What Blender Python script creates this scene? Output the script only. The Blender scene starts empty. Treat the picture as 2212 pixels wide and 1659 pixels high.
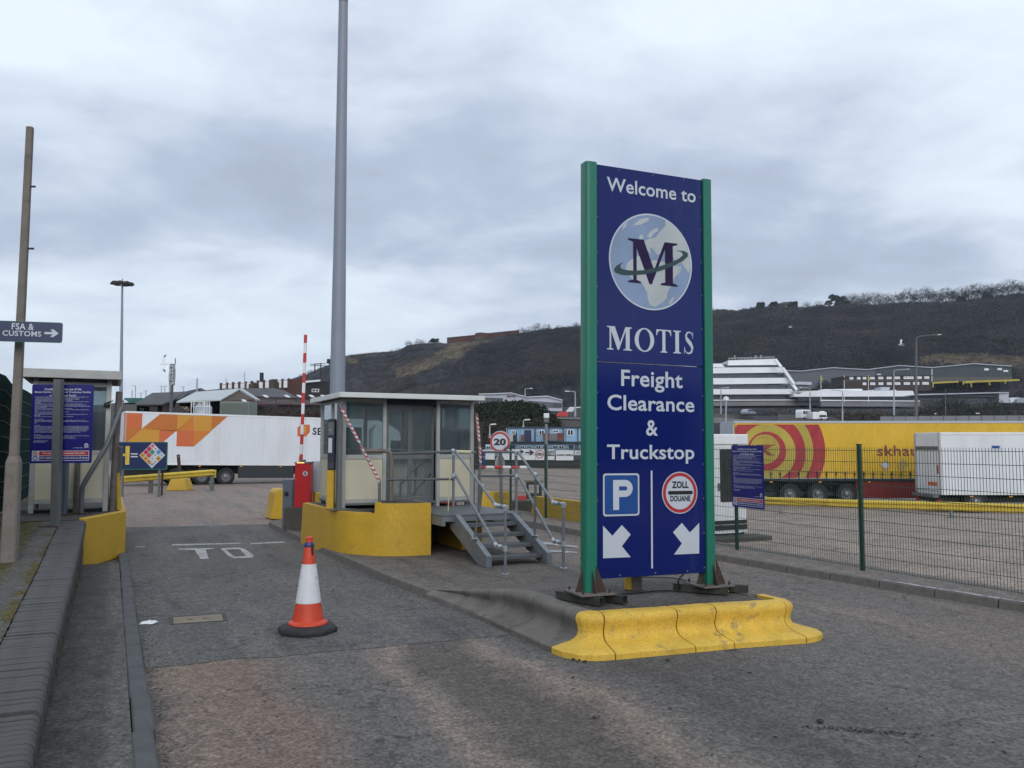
import bpy, bmesh, math, random
import numpy as np
from mathutils import Vector, Matrix, noise
from math import radians, sin, cos, pi, tan, atan, atan2, hypot, sqrt
random.seed(7)
S=bpy.context.scene
COL=S.collection
PI=pi
# ------------------------------------------------------------------ camera, sky, sun, exposure
CAM_H=2.2
PITCH=atan(132.5/1810)
cam=bpy.data.cameras.new('camera')
cam.sensor_width=36.0
cam.lens=36.0*1810/2212
cam.clip_start=0.05
cam.clip_end=6000
camo=bpy.data.objects.new('camera', cam)
COL.objects.link(camo)
camo.location=(0, 0, CAM_H)
camo.rotation_euler=(radians(90)+PITCH, 0, 0)
S.camera=camo
S.view_settings.view_transform='Standard'
S.view_settings.look='None'
S.view_settings.exposure=0.12
S.view_settings.gamma=1.0
S.view_settings.use_curve_mapping=False
S.cycles.max_bounces=6
S.cycles.transparent_max_bounces=16
S.cycles.use_denoising=True
SUN_EL, SUN_AZ=radians(30), radians(172)
def build_world():
 w=bpy.data.worlds.new('World');S.world=w;w.use_nodes=True
 nt=w.node_tree;nt.nodes.clear();N=nt.nodes.new;L=nt.links.new
 out=N('ShaderNodeOutputWorld');bg=N('ShaderNodeBackground');bg.inputs['Strength'].default_value=0.1
 sky=N('ShaderNodeTexSky');sky.sky_type='NISHITA';sky.sun_disc=False
 sky.sun_elevation=SUN_EL;sky.sun_rotation=SUN_AZ;sky.dust_density=2.0
 tc=N('ShaderNodeTexCoord');sep=N('ShaderNodeSeparateXYZ');L(tc.outputs['Generated'], sep.inputs[0])
 def math_(op, a, b=None, c=None):
  m=N('ShaderNodeMath');m.operation=op
  for i, v in enumerate((a, b, c)):
   if v is None:continue
   if isinstance(v, (int, float)):m.inputs[i].default_value=v
   else:L(v, m.inputs[i])
  return m.outputs[0]
 zc=math_('MAXIMUM', sep.outputs[2], 0.0)
 zz=math_('ADD', zc, 0.22)
 x=math_('DIVIDE', sep.outputs[0], zz);y=math_('DIVIDE', sep.outputs[1], zz)
 comb=N('ShaderNodeCombineXYZ');L(x, comb.inputs[0]);L(y, comb.inputs[1])
 def nz(scale, det, rough, off, dist=0.0, sx=1.0, sy=1.0):
  mp=N('ShaderNodeMapping');mp.inputs['Location'].default_value=off
  mp.inputs['Scale'].default_value=(sx, sy, 1);L(comb.outputs[0], mp.inputs[0])
  n=N('ShaderNodeTexNoise');n.inputs['Scale'].default_value=scale;n.inputs['Detail'].default_value=det
  n.inputs['Roughness'].default_value=rough;n.inputs['Distortion'].default_value=dist
  L(mp.outputs[0], n.inputs['Vector']);return n.outputs[0]
 n1=nz(0.5, 2, 0.5, (42.1, 17.9, 0), 0.3, 1.0, 1.5)
 n2=nz(1.7, 6, 0.55, (11.3, 2.2, 0), 0.35, 1.0, 1.3)
 n3=nz(5.0, 6, 0.6, (4.3, 9.2, 0), 0.2)
 s=math_('MULTIPLY', n1, 0.62);s=math_('MULTIPLY_ADD', n2, 0.30, s);s=math_('MULTIPLY_ADD', n3, 0.12, s)
 cr=N('ShaderNodeValToRGB');L(s, cr.inputs[0]);e=cr.color_ramp
 e.elements[0].position=0.40;e.elements[0].color=(0.40, 0.465, 0.575, 1)
 e.elements[1].position=0.62;e.elements[1].color=(0.83, 0.925, 1.02, 1)
 k=e.elements.new(0.47);k.color=(0.475, 0.55, 0.69, 1)
 k=e.elements.new(0.54);k.color=(0.66, 0.75, 0.87, 1)
 # towards the horizon the layer evens out
 hz=math_('SUBTRACT', 1.0, math_('MULTIPLY', zc, 5.0));hz=math_('MAXIMUM', hz, 0.0)
 hz=math_('MULTIPLY', hz, 0.55)
 mx=N('ShaderNodeMix');mx.data_type='RGBA';L(hz, mx.inputs[0]);L(cr.outputs[0], mx.inputs[6])
 mx.inputs[7].default_value=(0.66, 0.75, 0.87, 1)
 sc=N('ShaderNodeVectorMath');sc.operation='SCALE';sc.inputs['Scale'].default_value=10.0;L(mx.outputs[2], sc.inputs[0])
 m2=N('ShaderNodeMix');m2.data_type='RGBA';m2.inputs[0].default_value=0.96
 L(sky.outputs[0], m2.inputs[6]);L(sc.outputs[0], m2.inputs[7])
 L(m2.outputs[2], bg.inputs[0]);L(bg.outputs[0], out.inputs[0])
build_world()
sun=bpy.data.lights.new('sun', 'SUN');sun.energy=1.35;sun.angle=radians(45);sun.color=(1.0, 0.97, 0.92)
suno=bpy.data.objects.new('sun', sun);COL.objects.link(suno)
_sd=Vector((sin(SUN_AZ)*cos(SUN_EL), cos(SUN_AZ)*cos(SUN_EL), sin(SUN_EL)))
suno.rotation_euler=_sd.to_track_quat('Z', 'Y').to_euler();suno.location=(0, 0, 60)
# ------------------------------------------------------------------ geometry of the site
F_, CX_, CY_=1810.0, 1106.0, 829.5
ct, st=cos(PITCH), sin(PITCH)
def ray(px, py):
 cx=(px-CX_)/F_;cy=(CY_-py)/F_
 return Vector((cx, ct-cy*st, st+cy*ct))
def gz(px, py, z=0.0):
 d=ray(px, py);t=(z-CAM_H)/d.z
 return Vector((d.x*t, d.y*t, z))
def at(px, py, y):
 d=ray(px, py if py>1 else 960);t=y/d.y
 return Vector((d.x*t, y, CAM_H+d.z*t))
ALPHA=radians(25.54);ca, sa=cos(ALPHA), sin(ALPHA)
def W(n, s, z=0.0):
 return Vector((n*ca-s*sa, n*sa+s*ca, z))
def NS(p):return(p[0]*ca+p[1]*sa, -p[0]*sa+p[1]*ca)
def ID(x, y, z=0.0):return Vector((x, y, z))
def sm(a, b, x):
 t=max(0.0, min(1.0, (x-a)/(b-a)));return t*t*(3-2*t)
def lerp(a, b, t):return a+(b-a)*t
def interp(tab, x):
 if x<=tab[0][0]:return tab[0][1]
 for(a, va), (b, vb)in zip(tab, tab[1:]):
  if x<=b:return va+(vb-va)*(x-a)/(b-a)
 return tab[-1][1]
def gh(x, y):
 return-0.58*sm(19, 38, y)*sm(-12, 8, x)-0.1*sm(45, 90, y)
 # ------------------------------------------------------------------ helpers
class MB:
 def __init__(s, fr=ID):s.v=[];s.f=[];s.m=[];s.fr=fr
 def add(s, vs, fs, mi=0):
  o=len(s.v);s.v+=[s.fr(*p)for p in vs]
  s.f+=[tuple(o+i for i in f)for f in fs];s.m+=[mi]*len(fs);return s
 def hexa(s, p, mi=0):
  return s.add(p, [(3, 2, 1, 0), (4, 5, 6, 7), (0, 1, 5, 4), (1, 2, 6, 5), (2, 3, 7, 6), (3, 0, 4, 7)], mi)
 def box(s, x0, x1, y0, y1, z0, z1, mi=0):
  return s.hexa([(x0, y0, z0), (x1, y0, z0), (x1, y1, z0), (x0, y1, z0), (x0, y0, z1), (x1, y0, z1), (x1, y1, z1), (x0, y1, z1)], mi)
 def bar(s, p0, p1, w, h, up=(0, 0, 1), mi=0):
  p0=Vector(p0);p1=Vector(p1);d=(p1-p0).normalized();u=Vector(up)
  if abs(d.dot(u))>.98:u=Vector((0, 1, 0))
  a=d.cross(u).normalized()*w/2;b=a.cross(d).normalized()*h/2
  q=[p0-a-b, p0+a-b, p0+a+b, p0-a+b]
  q2=[p+(p1-p0)for p in q]
  return s.add(q+q2, [(3, 2, 1, 0), (4, 5, 6, 7), (0, 1, 5, 4), (1, 2, 6, 5), (2, 3, 7, 6), (3, 0, 4, 7)], mi)
 def tube(s, pts, r, seg=10, mi=0, caps=True):
  pts=[Vector(p)for p in pts];n=len(pts)
  rr=r if isinstance(r, (list, tuple))else[r]*n
  rings=[];pa=None
  for i, p in enumerate(pts):
   if i==0:d=pts[1]-p
   elif i==n-1:d=p-pts[i-1]
   else:d=(pts[i+1]-p).normalized()+(p-pts[i-1]).normalized()
   d.normalize()
   if pa is None:
    u=Vector((0, 0, 1))if abs(d.z)<.9 else Vector((1, 0, 0));a=d.cross(u).normalized()
   else:
    a=(pa-d*pa.dot(d)).normalized()
   pa=a;b=d.cross(a)
   rings.append([p+(a*cos(2*PI*k/seg)+b*sin(2*PI*k/seg))*rr[i]for k in range(seg)])
  vs=[q for g in rings for q in g];fs=[]
  for i in range(n-1):
   for k in range(seg):
    k2=(k+1)%seg
    fs.append((i*seg+k, i*seg+k2, (i+1)*seg+k2, (i+1)*seg+k))
  if caps:fs+=[tuple(range(seg))[::-1], tuple((n-1)*seg+k for k in range(seg))]
  return s.add(vs, fs, mi)
 def extr(s, poly, vec, mi=0):
  n=len(poly);a=[Vector(p)for p in poly];v=Vector(vec)
  return s.add(a+[p+v for p in a], [tuple(range(n))[::-1], tuple(range(n, 2*n))]+[(i, (i+1)%n, n+(i+1)%n, n+i)for i in range(n)], mi)
 def poly(s, pts, mi=0):return s.add(pts, [tuple(range(len(pts)))], mi)
 def lathe(s, c, prof, seg=24, mi=0, axis='z', closed=True):
  vs=[];n=len(prof)
  for r, z in prof:
   for k in range(seg):
    t=2*PI*k/seg
    if axis=='z':vs.append((c[0]+r*cos(t), c[1]+r*sin(t), c[2]+z))
    elif axis=='y':vs.append((c[0]+r*cos(t), c[1]+z, c[2]+r*sin(t)))
    else:vs.append((c[0]+z, c[1]+r*cos(t), c[2]+r*sin(t)))
  fs=[(i*seg+k, i*seg+(k+1)%seg, (i+1)*seg+(k+1)%seg, (i+1)*seg+k)for i in range(n-1)for k in range(seg)]
  if closed:fs+=[tuple(range(seg))[::-1], tuple((n-1)*seg+k for k in range(seg))]
  return s.add(vs, fs, mi)
 def grid(s, nx, ny, fn, mi=0):
  vs=[fn(i, j)for j in range(ny)for i in range(nx)]
  fs=[(j*nx+i, j*nx+i+1, (j+1)*nx+i+1, (j+1)*nx+i)for j in range(ny-1)for i in range(nx-1)]
  return s.add(vs, fs, mi)
TM={}
def mesh_from(name, v, f, mi, mats, smooth=False, recalc=True):
 me=bpy.data.meshes.new(name);me.from_pydata([tuple(p)for p in v], [], f)
 for m in mats:me.materials.append(m)
 if len(mats)>1:me.polygons.foreach_set('material_index', mi)
 if recalc:
  bm=bmesh.new();bm.from_mesh(me);bmesh.ops.recalc_face_normals(bm, faces=bm.faces);bm.to_mesh(me);bm.free()
 if smooth:
  me.polygons.foreach_set('use_smooth', [True]*len(me.polygons))
  try:me.set_sharp_from_angle(angle=radians(38))
  except Exception:pass
 me.update();return me
def tagit(o, label=None, cat=None, group=None, kind=None):
 if label:o['label']=label
 if cat:o['category']=cat
 if group:o['group']=group
 if kind:o['kind']=kind
 return o
def thing(name, label, cat, loc, rz=0.0, group=None):
 o=bpy.data.objects.new(name, None);COL.objects.link(o);o.empty_display_size=0.2
 o.location=loc;o.rotation_euler=(0, 0, rz)
 tagit(o, label, cat, group)
 TM[o.name]=(Matrix.Translation(Vector(loc))@Matrix.Rotation(rz, 4, 'Z')).inverted();return o
def root_of(o):
 while o.parent:o=o.parent
 return o
def part(name, mb, mats, parent, smooth=False, bevel=0.0, label=None, kind=None, recalc=True, seg=1):
 if not isinstance(mats, (list, tuple)):mats=[mats]
 inv=TM[root_of(parent).name]
 me=mesh_from(name, [inv@Vector(p)for p in mb.v], mb.f, mb.m, mats, smooth, recalc)
 o=bpy.data.objects.new(name, me);COL.objects.link(o);o.parent=parent
 if bevel:add_bevel(o, bevel, seg)
 return tagit(o, label, None, None, kind)
def add_bevel(o, w, seg=1):
 b=o.modifiers.new('bevel', 'BEVEL');b.width=w;b.segments=seg;b.limit_method='ANGLE';b.angle_limit=radians(35)
def solo(name, mb, mats, label=None, cat=None, group=None, kind=None, loc=None, smooth=False, bevel=0.0, recalc=True, seg=1):
 if not isinstance(mats, (list, tuple)):mats=[mats]
 if loc is None:
  xs=[p[0]for p in mb.v];ys=[p[1]for p in mb.v];zs=[p[2]for p in mb.v]
  loc=((min(xs)+max(xs))/2, (min(ys)+max(ys))/2, min(zs))
 loc=Vector(loc)
 me=mesh_from(name, [Vector(p)-loc for p in mb.v], mb.f, mb.m, mats, smooth, recalc)
 o=bpy.data.objects.new(name, me);COL.objects.link(o);o.location=loc
 if bevel:add_bevel(o, bevel, seg)
 TM[o.name]=Matrix.Translation(-loc)
 return tagit(o, label, cat, group, kind)
def mesh_of(name, mb, mats, smooth=False, recalc=True):
 if not isinstance(mats, (list, tuple)):mats=[mats]
 return mesh_from(name, mb.v, mb.f, mb.m, mats, smooth, recalc)
def place(name, me, parent, loc, rz=0.0, tilt=None, label=None, bevel=0.0, scale=None):
 o=bpy.data.objects.new(name, me);COL.objects.link(o)
 M=Matrix.Translation(Vector(loc))@Matrix.Rotation(rz, 4, 'Z')
 if tilt is not None:M=M@tilt
 if parent is not None:
  o.parent=parent;M=TM[root_of(parent).name]@M
 o.matrix_local=M
 if scale:o.scale=scale
 if bevel:add_bevel(o, bevel)
 return tagit(o, label)
def dup(root, loc, rz=None, label=None, group=None, scale=None):
 r=root.copy();COL.objects.link(r);r.location=loc
 if rz is not None:r.rotation_euler=(0, 0, rz)
 if scale:r.scale=scale
 if label:r['label']=label
 if group:r['group']=group
 for ch in list(root.children):
  c=ch.copy();COL.objects.link(c);c.parent=r
  for g in list(ch.children):
   d=g.copy();COL.objects.link(d);d.parent=c
 return r
 # ------------------------------------------------------------------ text
_tc={}
def text_geo(body, bold=0.0, spacing=1.0, res=2):
 key=(body, bold, spacing, res)
 if key in _tc:return _tc[key]
 cu=bpy.data.curves.new('lettering', 'FONT');cu.body=body;cu.size=1.0;cu.resolution_u=res
 cu.offset=bold;cu.space_character=spacing;cu.fill_mode='BOTH' if hasattr(cu, 'fill_mode')else cu.fill_mode
 ob=bpy.data.objects.new('lettering', cu);COL.objects.link(ob)
 dg=bpy.context.evaluated_depsgraph_get();me=bpy.data.meshes.new_from_object(ob.evaluated_get(dg))
 v=[(p.co.x, p.co.y)for p in me.vertices];f=[tuple(p.vertices)for p in me.polygons]
 bpy.data.objects.remove(ob);bpy.data.meshes.remove(me);bpy.data.curves.remove(cu)
 if not v:v=[(0, 0), (1, 0), (1, 1)];f=[(0, 1, 2)]
 xs=[p[0]for p in v];ys=[p[1]for p in v]
 _tc[key]=(v, f, (min(xs), max(xs), min(ys), max(ys)));return _tc[key]
class Plane:
 """a flat face in the place: origin, unit u, unit v, outward normal n"""
 def __init__(s, O, u, v):
  s.O=Vector(O);s.u=Vector(u).normalized();s.v=Vector(v);s.v=(s.v-s.u*s.v.dot(s.u)).normalized()
  s.n=s.u.cross(s.v).normalized()
  if s.n.dot(Vector((0, 0, CAM_H))-s.O)<0:s.n=-s.n
 def uv(s, px, py):
  d=ray(px, py);o=Vector((0, 0, CAM_H));t=(s.O-o).dot(s.n)/d.dot(s.n)
  p=o+d*t-s.O;return(p.dot(s.u), p.dot(s.v))
 def P(s, a, b, off=0.0):return s.O+s.u*a+s.v*b+s.n*off
def put_text(mb, pl, body, u0, u1, v0, v1, off, bold=0.0, spacing=1.0, res=2, mi=0):
 v, f, (a, b, c, d)=text_geo(body, bold, spacing, res)
 su=(u1-u0)/(b-a);sv=(v1-v0)/(d-c)
 mb.add([pl.P(u0+(x-a)*su, v0+(y-c)*sv, off)for x, y in v], f, mi)
def put_poly(mb, pl, pts, off, mi=0):mb.add([pl.P(a, b, off)for a, b in pts], [tuple(range(len(pts)))], mi)
def disc(cx, cy, rx, ry=None, n=40):ry=ry or rx;return[(cx+rx*cos(2*PI*k/n), cy+ry*sin(2*PI*k/n))for k in range(n)]
def put_ring(mb, pl, cx, cy, ro, ri, off, n=48, mi=0, k=1.0, ko=None):
 ko=ko or k
 vs=[pl.P(cx+ro*cos(2*PI*t/n), cy+ro*ko*sin(2*PI*t/n), off)for t in range(n)]+[pl.P(cx+ri*cos(2*PI*t/n), cy+ri*k*sin(2*PI*t/n), off)for t in range(n)]
 mb.add(vs, [(t, (t+1)%n, n+(t+1)%n, n+t)for t in range(n)], mi)
def rect(u0, u1, v0, v1):return[(u0, v0), (u1, v0), (u1, v1), (u0, v1)]
def rrect(u0, u1, v0, v1, r, n=5):
 o=[]
 for cx, cy, a0 in((u1-r, v1-r, 0), (u0+r, v1-r, 90), (u0+r, v0+r, 180), (u1-r, v0+r, 270)):
  for i in range(n+1):
   t=radians(a0+90*i/n);o.append((cx+r*cos(t), cy+r*sin(t)))
 return o
def clip_rect(pts, u0, u1, v0, v1):
 for ax, lim, sg in((0, u0, 1), (0, u1, -1), (1, v0, 1), (1, v1, -1)):
  out=[]
  for i in range(len(pts)):
   a=pts[i-1];b=pts[i];da=(a[ax]-lim)*sg;db=(b[ax]-lim)*sg
   if da>=0:
    if not out or out[-1]!=a:out.append(a)
   if(da>=0)!=(db>=0):
    t=da/(da-db);out.append((a[0]+(b[0]-a[0])*t, a[1]+(b[1]-a[1])*t))
  pts=out
  if len(pts)<3:return[]
 return pts
 # ------------------------------------------------------------------ materials
def srgb(r, g, b):
 f=lambda c:(c/255/12.92)if c/255<=.04045 else((c/255+.055)/1.055)**2.4
 return(f(r), f(g), f(b))
def mat(name, col, rough=0.6, metal=0.0, var=0.12, scale=3.0, fine=40.0, fvar=0.06, bump=0.0, bscale=60.0, dirt=0.0, dirtcol=(0.06, 0.05, 0.045), dscale=2.0, dth=0.55, spec=0.5, streak=False, emit=0.0, coat=0.0, stretch=None, bdist=.01):
 m=bpy.data.materials.new(name);m.use_nodes=True;nt=m.node_tree;N=nt.nodes.new;L=nt.links.new
 bs=nt.nodes['Principled BSDF'];bs.inputs['Roughness'].default_value=rough;bs.inputs['Metallic'].default_value=metal
 bs.inputs['Specular IOR Level'].default_value=spec
 if coat:bs.inputs['Coat Weight'].default_value=coat;bs.inputs['Coat Roughness'].default_value=.15
 tc=N('ShaderNodeTexCoord');vec=tc.outputs['Object']
 if stretch:
  mp=N('ShaderNodeMapping');mp.inputs['Scale'].default_value=stretch;L(vec, mp.inputs[0]);vec=mp.outputs[0]
 def nz(sc, det=4, r=.55, v=None):
  n=N('ShaderNodeTexNoise');n.inputs['Scale'].default_value=sc;n.inputs['Detail'].default_value=det;n.inputs['Roughness'].default_value=r
  L(v or vec, n.inputs['Vector']);return n.outputs[0]
 def scl(c, k):return(min(1, c[0]*k), min(1, c[1]*k), min(1, c[2]*k), 1)
 cr=N('ShaderNodeValToRGB');L(nz(scale), cr.inputs[0])
 cr.color_ramp.elements[0].position=.3;cr.color_ramp.elements[1].position=.7
 cr.color_ramp.elements[0].color=scl(col, 1-var);cr.color_ramp.elements[1].color=scl(col, 1+var)
 c=cr.outputs[0]
 if fvar:
  m2=N('ShaderNodeMix');m2.data_type='RGBA';m2.blend_type='MULTIPLY';m2.inputs[0].default_value=1
  r2=N('ShaderNodeValToRGB');L(nz(fine, 2), r2.inputs[0]);r2.color_ramp.elements[0].position=.35;r2.color_ramp.elements[1].position=.65
  r2.color_ramp.elements[0].color=(1-fvar, )*3+(1, );r2.color_ramp.elements[1].color=(1, )*4
  L(c, m2.inputs[6]);L(r2.outputs[0], m2.inputs[7]);c=m2.outputs[2]
 if dirt:
  v=None
  if streak:
   mp=N('ShaderNodeMapping');mp.inputs['Scale'].default_value=(1, 1, .18);L(vec, mp.inputs[0]);v=mp.outputs[0]
  d=nz(dscale, 6, .65, v);r3=N('ShaderNodeValToRGB');L(d, r3.inputs[0])
  r3.color_ramp.elements[0].position=dth;r3.color_ramp.elements[1].position=dth+.14
  r3.color_ramp.elements[0].color=(0, 0, 0, 1);r3.color_ramp.elements[1].color=(dirt, )*3+(1, )
  m3=N('ShaderNodeMix');m3.data_type='RGBA';L(r3.outputs[0], m3.inputs[0]);L(c, m3.inputs[6]);m3.inputs[7].default_value=tuple(dirtcol)+(1, )
  c=m3.outputs[2]
 L(c, bs.inputs['Base Color'])
 if bump:
  b=N('ShaderNodeBump');b.inputs['Strength'].default_value=bump;b.inputs['Distance'].default_value=bdist
  L(nz(bscale, 3), b.inputs['Height']);L(b.outputs[0], bs.inputs['Normal'])
 if emit:
  bs.inputs['Emission Color'].default_value=tuple(col)+(1, );bs.inputs['Emission Strength'].default_value=emit
 return m
def glass_mat(name, tint=(.75, .82, .84), rough=.03, base=.08, dust_glare=.06):  # last value: diffuse veil, dust film plus pale reflections painted into the pane
 m=bpy.data.materials.new(name);m.use_nodes=True;nt=m.node_tree;nt.nodes.clear();N=nt.nodes.new;L=nt.links.new
 o=N('ShaderNodeOutputMaterial');t=N('ShaderNodeBsdfTransparent');t.inputs[0].default_value=tint+(1, )
 g=N('ShaderNodeBsdfGlossy');g.inputs['Roughness'].default_value=rough;g.inputs[0].default_value=(.9, .95, .97, 1)
 fr=N('ShaderNodeFresnel');fr.inputs[0].default_value=1.5
 a=N('ShaderNodeMath');a.operation='MULTIPLY_ADD';L(fr.outputs[0], a.inputs[0]);a.inputs[1].default_value=1.5;a.inputs[2].default_value=base
 mx=N('ShaderNodeMixShader');L(a.outputs[0], mx.inputs[0]);L(t.outputs[0], mx.inputs[1]);L(g.outputs[0], mx.inputs[2])
 d=N('ShaderNodeBsdfDiffuse');d.inputs[0].default_value=(.35, .38, .38, 1)
 tc=N('ShaderNodeTexCoord');n=N('ShaderNodeTexNoise');n.inputs['Scale'].default_value=2.5;n.inputs['Detail'].default_value=5;L(tc.outputs['Object'], n.inputs[0])
 k=N('ShaderNodeMath');k.operation='MULTIPLY';L(n.outputs[0], k.inputs[0]);k.inputs[1].default_value=dust_glare*2
 m2=N('ShaderNodeMixShader');L(k.outputs[0], m2.inputs[0]);L(mx.outputs[0], m2.inputs[1]);L(d.outputs[0], m2.inputs[2]);L(m2.outputs[0], o.inputs[0])
 return m
M={}
M['yellow']=mat('yellow_paint', (.60, .37, .03), .6, var=.08, scale=2.2, fvar=.12, fine=25, bump=.35, bscale=110, dirt=.45, dirtcol=(.16, .12, .06), dscale=2.0, dth=.60)
M['yellow_kerb']=mat('yellow_kerb_paint', (.78, .50, .065), .6, var=.14, scale=4, fvar=.25, fine=60, bump=.5, bscale=140, dirt=.85, dirtcol=(.20, .17, .11), dscale=5.5, dth=.57)
M['yellow_rail']=mat('yellow_rail_paint', (.62, .45, .05), .5, var=.12, dirt=.5, dirtcol=(.12, .1, .06), dth=.6)
M['green']=mat('green_sign_paint', (.012, .17, .11), .38, var=.07, scale=1.5, fvar=.05, dirt=.25, dirtcol=(.05, .2, .14), dscale=2.5, dth=.62)
M['navy']=mat('navy_sign_face', (.004, .013, .122), .10, var=.10, scale=.8, fvar=.03, spec=.35, dirt=.10, dirtcol=(.10, .12, .2), dscale=3, dth=.56, streak=True)
M['navy_flat']=mat('navy_sheet', (.010, .009, .16), .35, var=.05, scale=1.5, fvar=.03)
M['navy_dark']=mat('dark_navy_sign', (.014, .026, .09), .3, var=.05)
M['white_print']=mat('white_print', (.52, .57, .64), .35, var=.04, fvar=.03)
M['white']=mat('white_paint', (.74, .76, .78), .4, var=.05, scale=1.2, fvar=.04, dirt=.25, dirtcol=(.4, .39, .36), dscale=1.6, dth=.55, streak=True)
M['white_far']=mat('white_cladding', (.80, .82, .85), .5, var=.05, scale=.2, fvar=.03)
M['blue_print']=mat('blue_print', (.012, .07, .27), .3, var=.04)
M['red_print']=mat('red_print', (.42, .028, .035), .35, var=.05)
M['black_print']=mat('black_print', (.012, .012, .014), .4, var=.05)
M['globe_sea']=mat('globe_sea_print', (.22, .30, .45), .25, var=.12, scale=1.6, fvar=.02)
M['globe_land']=mat('globe_land_print', (.44, .48, .50), .25, var=.10, scale=1.8, fvar=.02)
M['globe_edge']=mat('globe_edge_print', (.20, .25, .30), .25, var=.08)
M['logo_m']=mat('logo_letter_print', (.022, .010, .058), .35, var=.4, scale=1.5, spec=.2)
M['logo_swoosh']=mat('logo_swoosh_print', (.018, .05, .055), .25, var=.1)
M['rust']=mat('rusty_steel', (.060, .036, .028), .85, var=.35, scale=12, bump=.6, bscale=90, dirt=.5, dirtcol=(.05, .035, .03), dscale=8, dth=.5)
M['rust_grey']=mat('rusty_grey_paint', (.15, .13, .115), .7, var=.2, scale=6, dirt=.8, dirtcol=(.12, .06, .04), dscale=7, dth=.55, bump=.3)
M['skid']=mat('tarred_box_steel', (.035, .038, .032), .7, var=.3, scale=9, dirt=.5, dirtcol=(.09, .07, .05), dscale=8)
M['galv']=mat('galvanised_pipe', (.225, .25, .268), .48, .35, var=.14, scale=9, fvar=.12, fine=60, dirt=.4, dirtcol=(.14, .14, .14), dscale=6, dth=.56)
M['galv_new']=mat('bright_galvanised_fitting', (.48, .53, .57), .35, .4, var=.15, scale=14)
M['steel']=mat('dull_grey_steel', (.135, .145, .152), .55, .25, var=.12, scale=3, dirt=.35, dirtcol=(.13, .12, .11), dth=.55)
M['mast']=mat('mast_grey_paint', (.235, .265, .325), .5, var=.05, scale=1.2, fvar=.03, dirt=.2, dirtcol=(.2, .22, .27), dscale=1.2)
M['alu']=mat('weathered_aluminium', (.40, .405, .39), .5, .2, var=.1, scale=4, dirt=.35, dirtcol=(.17, .165, .155), dscale=5, dth=.55)
M['cream']=mat('cream_panel', (.56, .53, .40), .5, var=.05, scale=2, fvar=.04, dirt=.5, dirtcol=(.33, .30, .2), dscale=2.2, dth=.58)
M['roofwhite']=mat('white_fascia', (.66, .68, .66), .45, var=.05, dirt=.3, dirtcol=(.4, .4, .35), dth=.6)
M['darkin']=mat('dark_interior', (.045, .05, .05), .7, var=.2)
M['navybox']=mat('navy_cabinet', (.012, .018, .04), .5, var=.1)
M['glass']=glass_mat('booth_glass', (.88, .95, .95), .02, .17, .10)
M['glass_dark']=mat('dark_window_glass', (.02, .025, .03), .08, var=.15, spec=.6)
M['glass_far']=mat('far_window_glass', (.05, .062, .075), .2, var=.3, scale=.4, spec=.6)
M['concrete']=mat('concrete', (.17, .155, .135), .9, var=.14, scale=1.3, fvar=.22, fine=55, bump=.5, bscale=140, dirt=.5, dirtcol=(.09, .085, .078), dscale=1.4, dth=.5)
M['concrete_dark']=mat('dark_concrete', (.085, .08, .072), .9, var=.2, scale=2, fvar=.25, fine=60, bump=.6, bscale=120, dirt=.5, dirtcol=(.05, .047, .042), dscale=2.5)
M['kerb']=mat('kerb_concrete', (.165, .152, .135), .9, var=.2, scale=3.5, fvar=.22, fine=80, bump=.5, bscale=160, dirt=.5, dirtcol=(.06, .058, .054), dscale=4, dth=.52)
M['kerb_l']=mat('kerb_concrete_blue_grey', (.098, .102, .108), .9, var=.16, scale=3.5, fvar=.2, fine=80, bump=.5, bscale=160, dirt=.4, dirtcol=(.06, .058, .054), dscale=4, dth=.55)
M['brick_c']=mat('blue_grey_coping_brick', (.078, .078, .078), .85, var=.22, scale=7, fvar=.2, fine=90, bump=.4, bscale=150)
M['mortar']=mat('dark_mortar', (.035, .033, .03), .95, var=.2, bump=.4)
M['post_conc']=mat('post_concrete', (.21, .185, .165), .9, var=.14, scale=4, fvar=.2, fine=70, bump=.5, bscale=120, dirt=.6, dirtcol=(.10, .085, .075), dscale=5, dth=.55)
M['green_fence']=mat('green_fence_coating', (.008, .045, .03), .4, var=.1)
M['green_sheet']=mat('dark_green_hoarding', (.007, .032, .028), .95, var=.25, scale=1.5, fvar=.15, spec=.05)
M['redbox']=mat('barrier_red', (.50, .015, .02), .35, var=.05, dirt=.2, dirtcol=(.25, .02, .02), dscale=2)
M['red']=mat('red_paint', (.52, .03, .035), .45, var=.08)
M['bluegrey']=mat('blue_grey_cabinet_paint', (.10, .13, .165), .5, var=.08, dirt=.3, dirtcol=(.10, .11, .13))
M['lightgrey']=mat('pale_grey_cabinet_paint', (.42, .46, .51), .5, var=.06, dirt=.3, dirtcol=(.3, .32, .34))
M['orange']=mat('cone_orange', (.62, .06, .022), .5, var=.1, scale=5, dirt=.5, dirtcol=(.42, .06, .03), dscale=7, dth=.55)
M['cone_white']=mat('cone_reflective_sleeve', (.66, .67, .70), .45, var=.06, scale=8, fvar=.05, dirt=.75, dirtcol=(.22, .2, .19), dscale=9, dth=.62)
M['rubber']=mat('black_rubber', (.022, .022, .024), .75, var=.25, scale=9, bump=.3, dirt=.35, dirtcol=(.06, .058, .055), dscale=6)
M['tyre']=mat('tyre_rubber', (.016, .016, .017), .85, var=.2, scale=4, dirt=.3, dirtcol=(.05, .047, .043))
M['rim']=mat('steel_rim', (.20, .205, .22), .4, .5, var=.15, scale=5, dirt=.5, dirtcol=(.12, .11, .10), dscale=5)
M['black']=mat('black_chassis', (.013, .014, .016), .6, var=.2, dirt=.3, dirtcol=(.04, .037, .033))
M['skirt']=mat('charcoal_side_skirt', (.022, .026, .032), .5, var=.1)
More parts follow.
